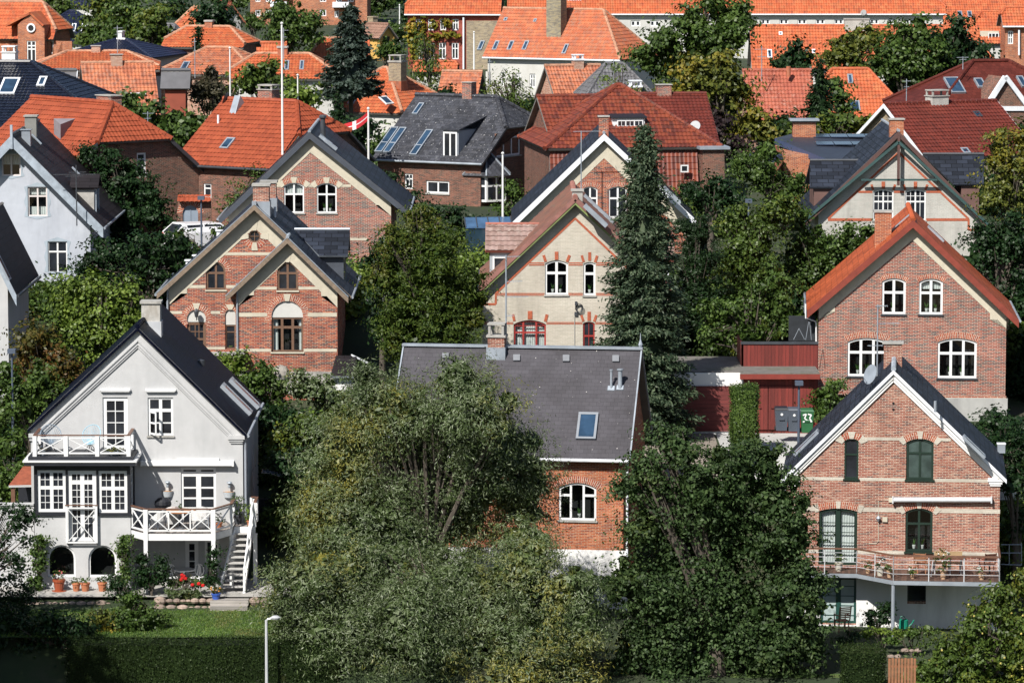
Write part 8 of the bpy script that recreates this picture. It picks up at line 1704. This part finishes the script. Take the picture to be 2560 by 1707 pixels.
# white picket fence and gate right of salmon house
T = House('picket_fence', 'white picket fence with a diagonal brace at the right edge behind the salmon house', 'fence', 9, 2220, 340, 172.5); g = T.front; q = MB()
for x in range(2168, 2300, 14): p = g.P(9, x, 330); q.box(p.x - .035, p.x + .035, 0, .03, p.z, g.P(9, x, 200 + 4 * ((x // 14) % 3)).z)
q.build('pickets', WHITE, T.e); q = MB(); [q.bar(g.P(9, 2165, y, -.04), g.P(9, 2290, y, -.04), .08, .03) for y in (218, 310)]; q.bar(g.P(9, 2180, 300, .03), g.P(9, 2230, 225, .03), .08, .03); q.build('rail', WHITE, T.e)
T = House('pipe_railing', 'thin steel railing in the shade at the right edge', 'railing', 9, 2230, 780, 168); g = T.front; q = MB()
for a, b in (((2170, 632), (2310, 632)), ((2170, 688), (2310, 688)), ((2308, 618), (2308, 770)), ((2225, 632), (2225, 760)), ((2170, 765), (2310, 770))): q.tube([g.P(9, *a), g.P(9, *b)], .02, 0, 6)
q.build('bars', GREY, T.e)
p = at(6, 2170, 1545, 171); T = empty('letter_box', p, 0, 'small grey-white letter box against the hedge at the right edge', 'letter box'); q = MB(); q.box(-.16, .16, -.12, .12, 0, .36); q.build('box', GREY, T); q = MB(); q.box(-.18, .18, -.14, .14, .36, .42); q.build('lid', SLCAP, T); q = MB(); q.box(-.03, .03, 0, .05, -1.4, 0); q.build('post', DGREY, T)
# ---- lamps, flagpoles, masts
LB = flat('lamp_blue_grey', (.07, .09, .13), .5, .15)
def pole(nm, lb, cat, k, x, y0, y1, Y, r, mat, head=None, group=None, taper=.7):
    p0, p1 = at(k, x, y1, Y), at(k, x, y0, Y); t = empty(nm, p0, 0, lb, cat, group); h = p1.z - p0.z; q = MB(); q.tube([(0, 0, -1.5), (0, 0, h)], [r, r * taper], 0, 8); q.build('pole', mat, t)
    q = MB()
    if head == 'box': q.box(-.17, .17, -.2, .2, h - .02, h + .16)
    elif head == 'arm': q.tube([(0, 0, h - .05), (.06, 0, h + .03), (.25, 0, h + .06)], .04, 0, 6); q.lathe([(.05, .02), (.17, .06), (.2, .12), (.1, .18)], (.35, 0, h - .02), 0, 12)
    elif head == 'ball': q.lathe([(.03, 0), (.09, .08), (.03, .16)], (0, 0, h), 0, 8)
    if head: q.build('lamp_head' if head != 'ball' else 'finial', mat if head != 'arm' else STEEL, t)
    return t, h
pole('street_lamp', 'blue-grey lamp post with a box head at the left edge by the autumn trees', 'street lamp', 0, 30, 810, 1005, 173, .06, LB, 'box'); pole('street_lamp', 'steel lamp post with a curved head in front of the clipped hedge', 'street lamp', 7, 1803, 1140, 1640, 152.5, .07, STEEL, 'arm'); pole('street_lamp', 'blue-grey lamp post with a box head beside the bins', 'street lamp', 6, 801, 1085, 1500, 175.5, .07, LB, 'box'); pole('street_lamp', 'navy lamp post in the lane behind the twin-gabled house', 'street lamp', 15, 470, 355, 880, 208, .06, LB, 'box'); pole('street_lamp', 'little blue lamp above the olive shrubs, back right', 'street lamp', 3, 463, 1368, 1480, 207, .05, LB, 'box')
WPL = flat('flagpole_white', (.68, .68, .68), .4, .05); GP = 'white flagpoles'
for a in (('tallest white flagpole, in front of the orange-red roof', 1, 1910, 170, 1060, 219, .07), ('white flagpole above the brown pine', 1, 1556, 335, 660, 262, .06), ('short white pole beside the round lime bush', 1, 2013, 518, 700, 261, .06), ('white flagpole behind the cream house dormer', 2, 1100, 1048, 1515, 214, .07), ('white flagpole in front of the white villa wall', 2, 906, 225, 490, 350, .09), ('distant white flagpole by the yellow cottage', 2, 403, 40, 210, 430, .08)): pole('flagpole', a[0], 'flagpole', *a[1:], WPL, 'ball', GP)
t, h = pole('flagpole', 'white flagpole flying a red flag with a white cross', 'flagpole', 2, 193, 745, 1135, 224, .07, WPL, 'ball')
FR = flat('flag_red', (.5, .02, .03), .7, .1); q = MB()
def fl(u, v): return (-u * 1.9 - .03, -.1 * math.sin(u * 5), h - .1 - v * .48 - u * 1.1 - .1 * math.sin(u * 6))
for i in range(18):
    for j in range(9):
        u0, u1, v0_, v1_ = i / 18, (i + 1) / 18, j / 9, (j + 1) / 9; q.face([fl(u0, v0_), fl(u1, v0_), fl(u1, v1_), fl(u0, v1_)], 1 if j == 4 or i in (6, 7) else 0)
q.build('flag', [FR, WPL], t)
def antenna(nm, lb, k, x, y0, y1, Y, arms, r=.025, mat=GREY):
    p0, p1 = at(k, x, y1, Y), at(k, x, y0, Y); t = empty(nm, p0, 0, lb, 'antenna'); h = p1.z - p0.z; q = MB(); q.tube([(0, 0, -.3), (0, 0, h)], r, 0, 6); q.build('mast', mat, t); s_ = (p0 - CAM).length / F / OFF[k][2]
    for (yy, x0_, x1_, ne) in arms:
        z = h * (y1 - yy) / (y1 - y0); a, b = (x0_ - x) * s_, (x1_ - x) * s_; q = MB(); q.bar((a, 0, z), (b, .0, z + .02), .025)
        for i in range(ne): xx_ = a + (b - a) * (i + .5) / ne; q.bar((xx_, -.28, z), (xx_, .28, z), .012)
        q.build('arm', mat, t)
    return t
antenna('antenna_mast', 'tall thin antenna mast on the slate house chimney in front of the cream house', 17, 318, 590, 1540, 172.6, ((605, 210, 450, 12), (835, 325, 470, 6), (978, 320, 530, 7), (1155, 310, 390, 5)), .035)
antenna('antenna_mast', 'antenna mast at the ridge of the salmon brick house', 6, 1332, 545, 1030, 168.5, ((555, 1320, 1400, 6), (672, 1335, 1480, 5), (822, 1265, 1400, 5)), .03); t = empty('satellite_dish', W(HE, HE.fpl(.8).P(6, 1300, 1020)), 0, 'grey satellite dish on the left slope of the salmon house roof', 'satellite dish'); dish(t, (0, 0, 0), .42, GREY, d=(-.9, -.5, .35), name='reflector')
antenna('antenna_mast', 'rusty antenna mast in front of the dormer of the blue-white house', 14, 885, 890, 1520, 203.5, ((1000, 620, 1110, 7), (1020, 760, 960, 5), (975, 800, 1000, 4)), .03, DGREY); antenna('antenna_mast', 'antenna on the white-verge brick house chimney', 2, 1630, 885, 1240, 216, ((890, 1575, 1760, 5),), .03)
for i, (k, x, y0, y1, Y, a0_, a1_) in enumerate(((1, 1000, 755, 890, 236, 965, 1040), (1, 1318, 260, 500, 280, 1300, 1330), (1, 1918, 190, 370, 284, 1890, 1950), (1, 795, 175, 345, 290, 770, 830), (2, 1012, 395, 620, 300, 1000, 1025), (2, 1850, 400, 570, 268, 1790, 1900), (3, 552, 315, 520, 278, 500, 600), (3, 1912, 385, 440, 272, 1870, 1950), (3, 1530, 535, 690, 262, 1500, 1560))): antenna('roof_antenna', ['antenna above the green tree between the orange-red roofs', 'wooden mast beside the slim cypress', 'antenna on the roof with three roof windows', 'antenna over the navy hipped roof', 'black antenna by the thin birch', 'antenna over the grey pyramid roof', 'antenna on the russet roof', 'antenna on the maroon hipped roof', 'tall antenna left of the maroon hipped roof'][i], k, x, y0, y1, Y, ((y0 + (y1 - y0) * .1, a0_, a1_, 5), (y0 + (y1 - y0) * .35, x - (a1_ - a0_) * .3, x + (a1_ - a0_) * .3, 4)), .03)
# white car in the lane
p = at(15, 510, 925, 211); T = empty('parked_car', p, R(32), 'white estate car parked in the lane behind the twin-gabled house', 'car'); CW = flat('car_white', (.7, .7, .72), .25, .03, spec=.7); q = MB()
prof = [(-2.1, .3), (2.05, .3), (2.1, .75), (1.95, .92), (1.1, 1.0), (.55, 1.42), (-1.5, 1.46), (-2.05, .98), (-2.12, .6)]
B_ = [(x, -.85 if z < 1.1 else -.68, z) for x, z in prof]; C_ = [(x, -y, z) for x, y, z in B_]; [q.face([B_[i], B_[(i + 1) % 9], C_[(i + 1) % 9], C_[i]]) for i in range(9)]; q.poly(B_); q.poly(C_); q.build('body', CW, T)
for pts in ([(-1.4, -.8, 1.0), (-.5, -.8, 1.0), (-.5, -.7, 1.38), (-1.35, -.7, 1.38)], [(-.4, -.8, 1.0), (.95, -.8, 1.0), (.5, -.7, 1.36), (-.4, -.7, 1.38)], [(-2.07, -.62, .98), (-2.07, .62, .98), (-1.58, .55, 1.4), (-1.58, -.55, 1.4)], [(1.12, -.6, 1.02), (1.12, .6, 1.02), (.62, .55, 1.38), (.62, -.55, 1.38)]):
    q = MB(); q.face([(x * 1.012, y * 1.03, z) for x, y, z in pts]); q.build('window', GLASS, T)
for x in (-1.35, 1.3):
    for y in (-.8, .8): q = MB(); q.tube([(x, y - .1, .32), (x, y + .1, .32)], .32, 0, 16); w_ = q.build('wheel', BLACK, T); q = MB(); q.tube([(x, y - .12, .32), (x, y + .12, .32)], .18, 0, 10); q.build('rim', GREY, w_)
for y in (-.75, .75): q = MB(); q.box(-2.14, -2.05, y - .1, y + .1, .7, .95); q.build('tail_light', FR, T)
sheet('lane', [-28, -20, -12, -6], [204, 208, 212], flat('asphalt', (.07, .07, .075), .9, .2, 4), .08)
# greenhouse
T = House('greenhouse', 'low glazed greenhouse behind the pine, left of the cream house dormer', 'greenhouse', 2, 1000, 1545, 210); g = T.front; q = MB(); P_ = lambda x, y, v=0: T.fpl(v).P(2, x, y); a, b, c, d = P_(850, 1545), P_(1165, 1545), P_(1150, 1470, 1.5), P_(840, 1475, 1.5); q.hexa([a, b, c, d], [x + Vector((0, 0, .04)) for x in (a, b, c, d)]); q.build('glass_roof', glassm('blue_glass', (.03, .06, .11), .1, .8), T.e); q = MB()
for i in range(5): q.bar(a.lerp(b, i / 4) + Vector((0, 0, .06)), d.lerp(c, i / 4) + Vector((0, 0, .06)), .05)
q.build('glazing_bar', DGREY, T.e); q = MB(); q.box(a.x, b.x, .05, 1.4, a.z - 2.2, a.z); q.build('wall', glassm('dark_pane', (.01, .02, .03)), T.e)
T = House('lean_to', 'dark slate lean-to roof at the right corner of the twin-gabled house', 'annex', 16, 2080, 1100, 187); P_ = lambda x, y, v: T.fpl(v).P(16, x, y); q = MB(); slab(q, [P_(1925, 905, -1.5), P_(2230, 905, -1.5), P_(2220, 672, .8), P_(1990, 672, .8)], .1, 0, 1); T.roof = q.build('roof', [SLK, GREY], T.e); q = MB(); q.bar(P_(2170, 668, .8), P_(2360, 760, 1), .3, .08); q.build('ridge_flashing', SLCAP, T.roof); q = MB(); p, r_ = P_(1960, 960, -1.2), P_(2300, 960, -1.2); q.box(p.x, r_.x, -1.2, .8, -3, p.z + .15); q.build('wall', flat('white_render', (.7, .7, .7)), T.e)
# shrubs filling the gardens between the houses
protos = []
for i, mt in enumerate(('dark', 'green', 'olive', 'hedge', 'dark', 'lime')):
    lb_ = [((rs.uniform(-.8, .8), rs.uniform(-.6, .6), rs.uniform(.5, 1.3)), (rs.uniform(.7, 1.1),) * 3) for _ in range(4)]
    protos.append((np.vstack([crownleaves(lb_, cd=3.6, m=22, cr=.38, l=.2, w=.13, back=.8), coreballs(lb_, .8, .35, .25)]), mt, []))
hs = [(o.location.x, o.location.y) for o in COL.objects if o.get('category') in ('house', 'garage')]
ok = []
for (x0, x1, y0, y1, n) in ((-24, -7, 167, 186, 60), (-8, 9, 174, 186, 34), (13, 26, 166, 180, 12), (-30, 8, 197, 209, 80), (3, 26, 190, 210, 80), (-32, -13, 226, 240, 24), (5, 34, 226, 240, 26), (-38, 40, 256, 272, 60), (-45, 45, 292, 306, 50), (-21, -17, 150.5, 154, 5)):
    for _ in range(n):
        x, y = rs.uniform(x0, x1), rs.uniform(y0, y1)
        if (abs(x) > 8 or y > 160) and 3.5 < x < 19.5 and 172 < y < 184.5: continue
        if x < -7 and 153 < y < 166: continue
        if any(abs(x - a) < 5.6 and -1.0 < y - b < 11 for a, b in hs) or any((x - a) ** 2 + (y - b) ** 2 < 1.7 for a, b, *_ in ok): continue
        ok.append((x, y))
for i, (x, y) in enumerate(ok):
    V_, mt, ms = protos[i % 6 if y > 160 else (0, 3, 4)[i % 3]]; o = empty('garden_bush', (x, y, ground(x, y) - .15), rs.uniform(0, 6.28), 'leafy garden bush among the houses', 'shrub', 'garden bushes among the houses')
    if not ms: f = arrmesh('foliage', V_, 4, LM[mt], o); ms.append(f.data)
    else: link(bpy.data.objects.new('foliage', ms[0]), o)
    s_ = rs.uniform(.8, 1.35) * (1.25 if y > 225 else 1); o.scale = (s_, s_, s_ * rs.uniform(.8, 1.2))
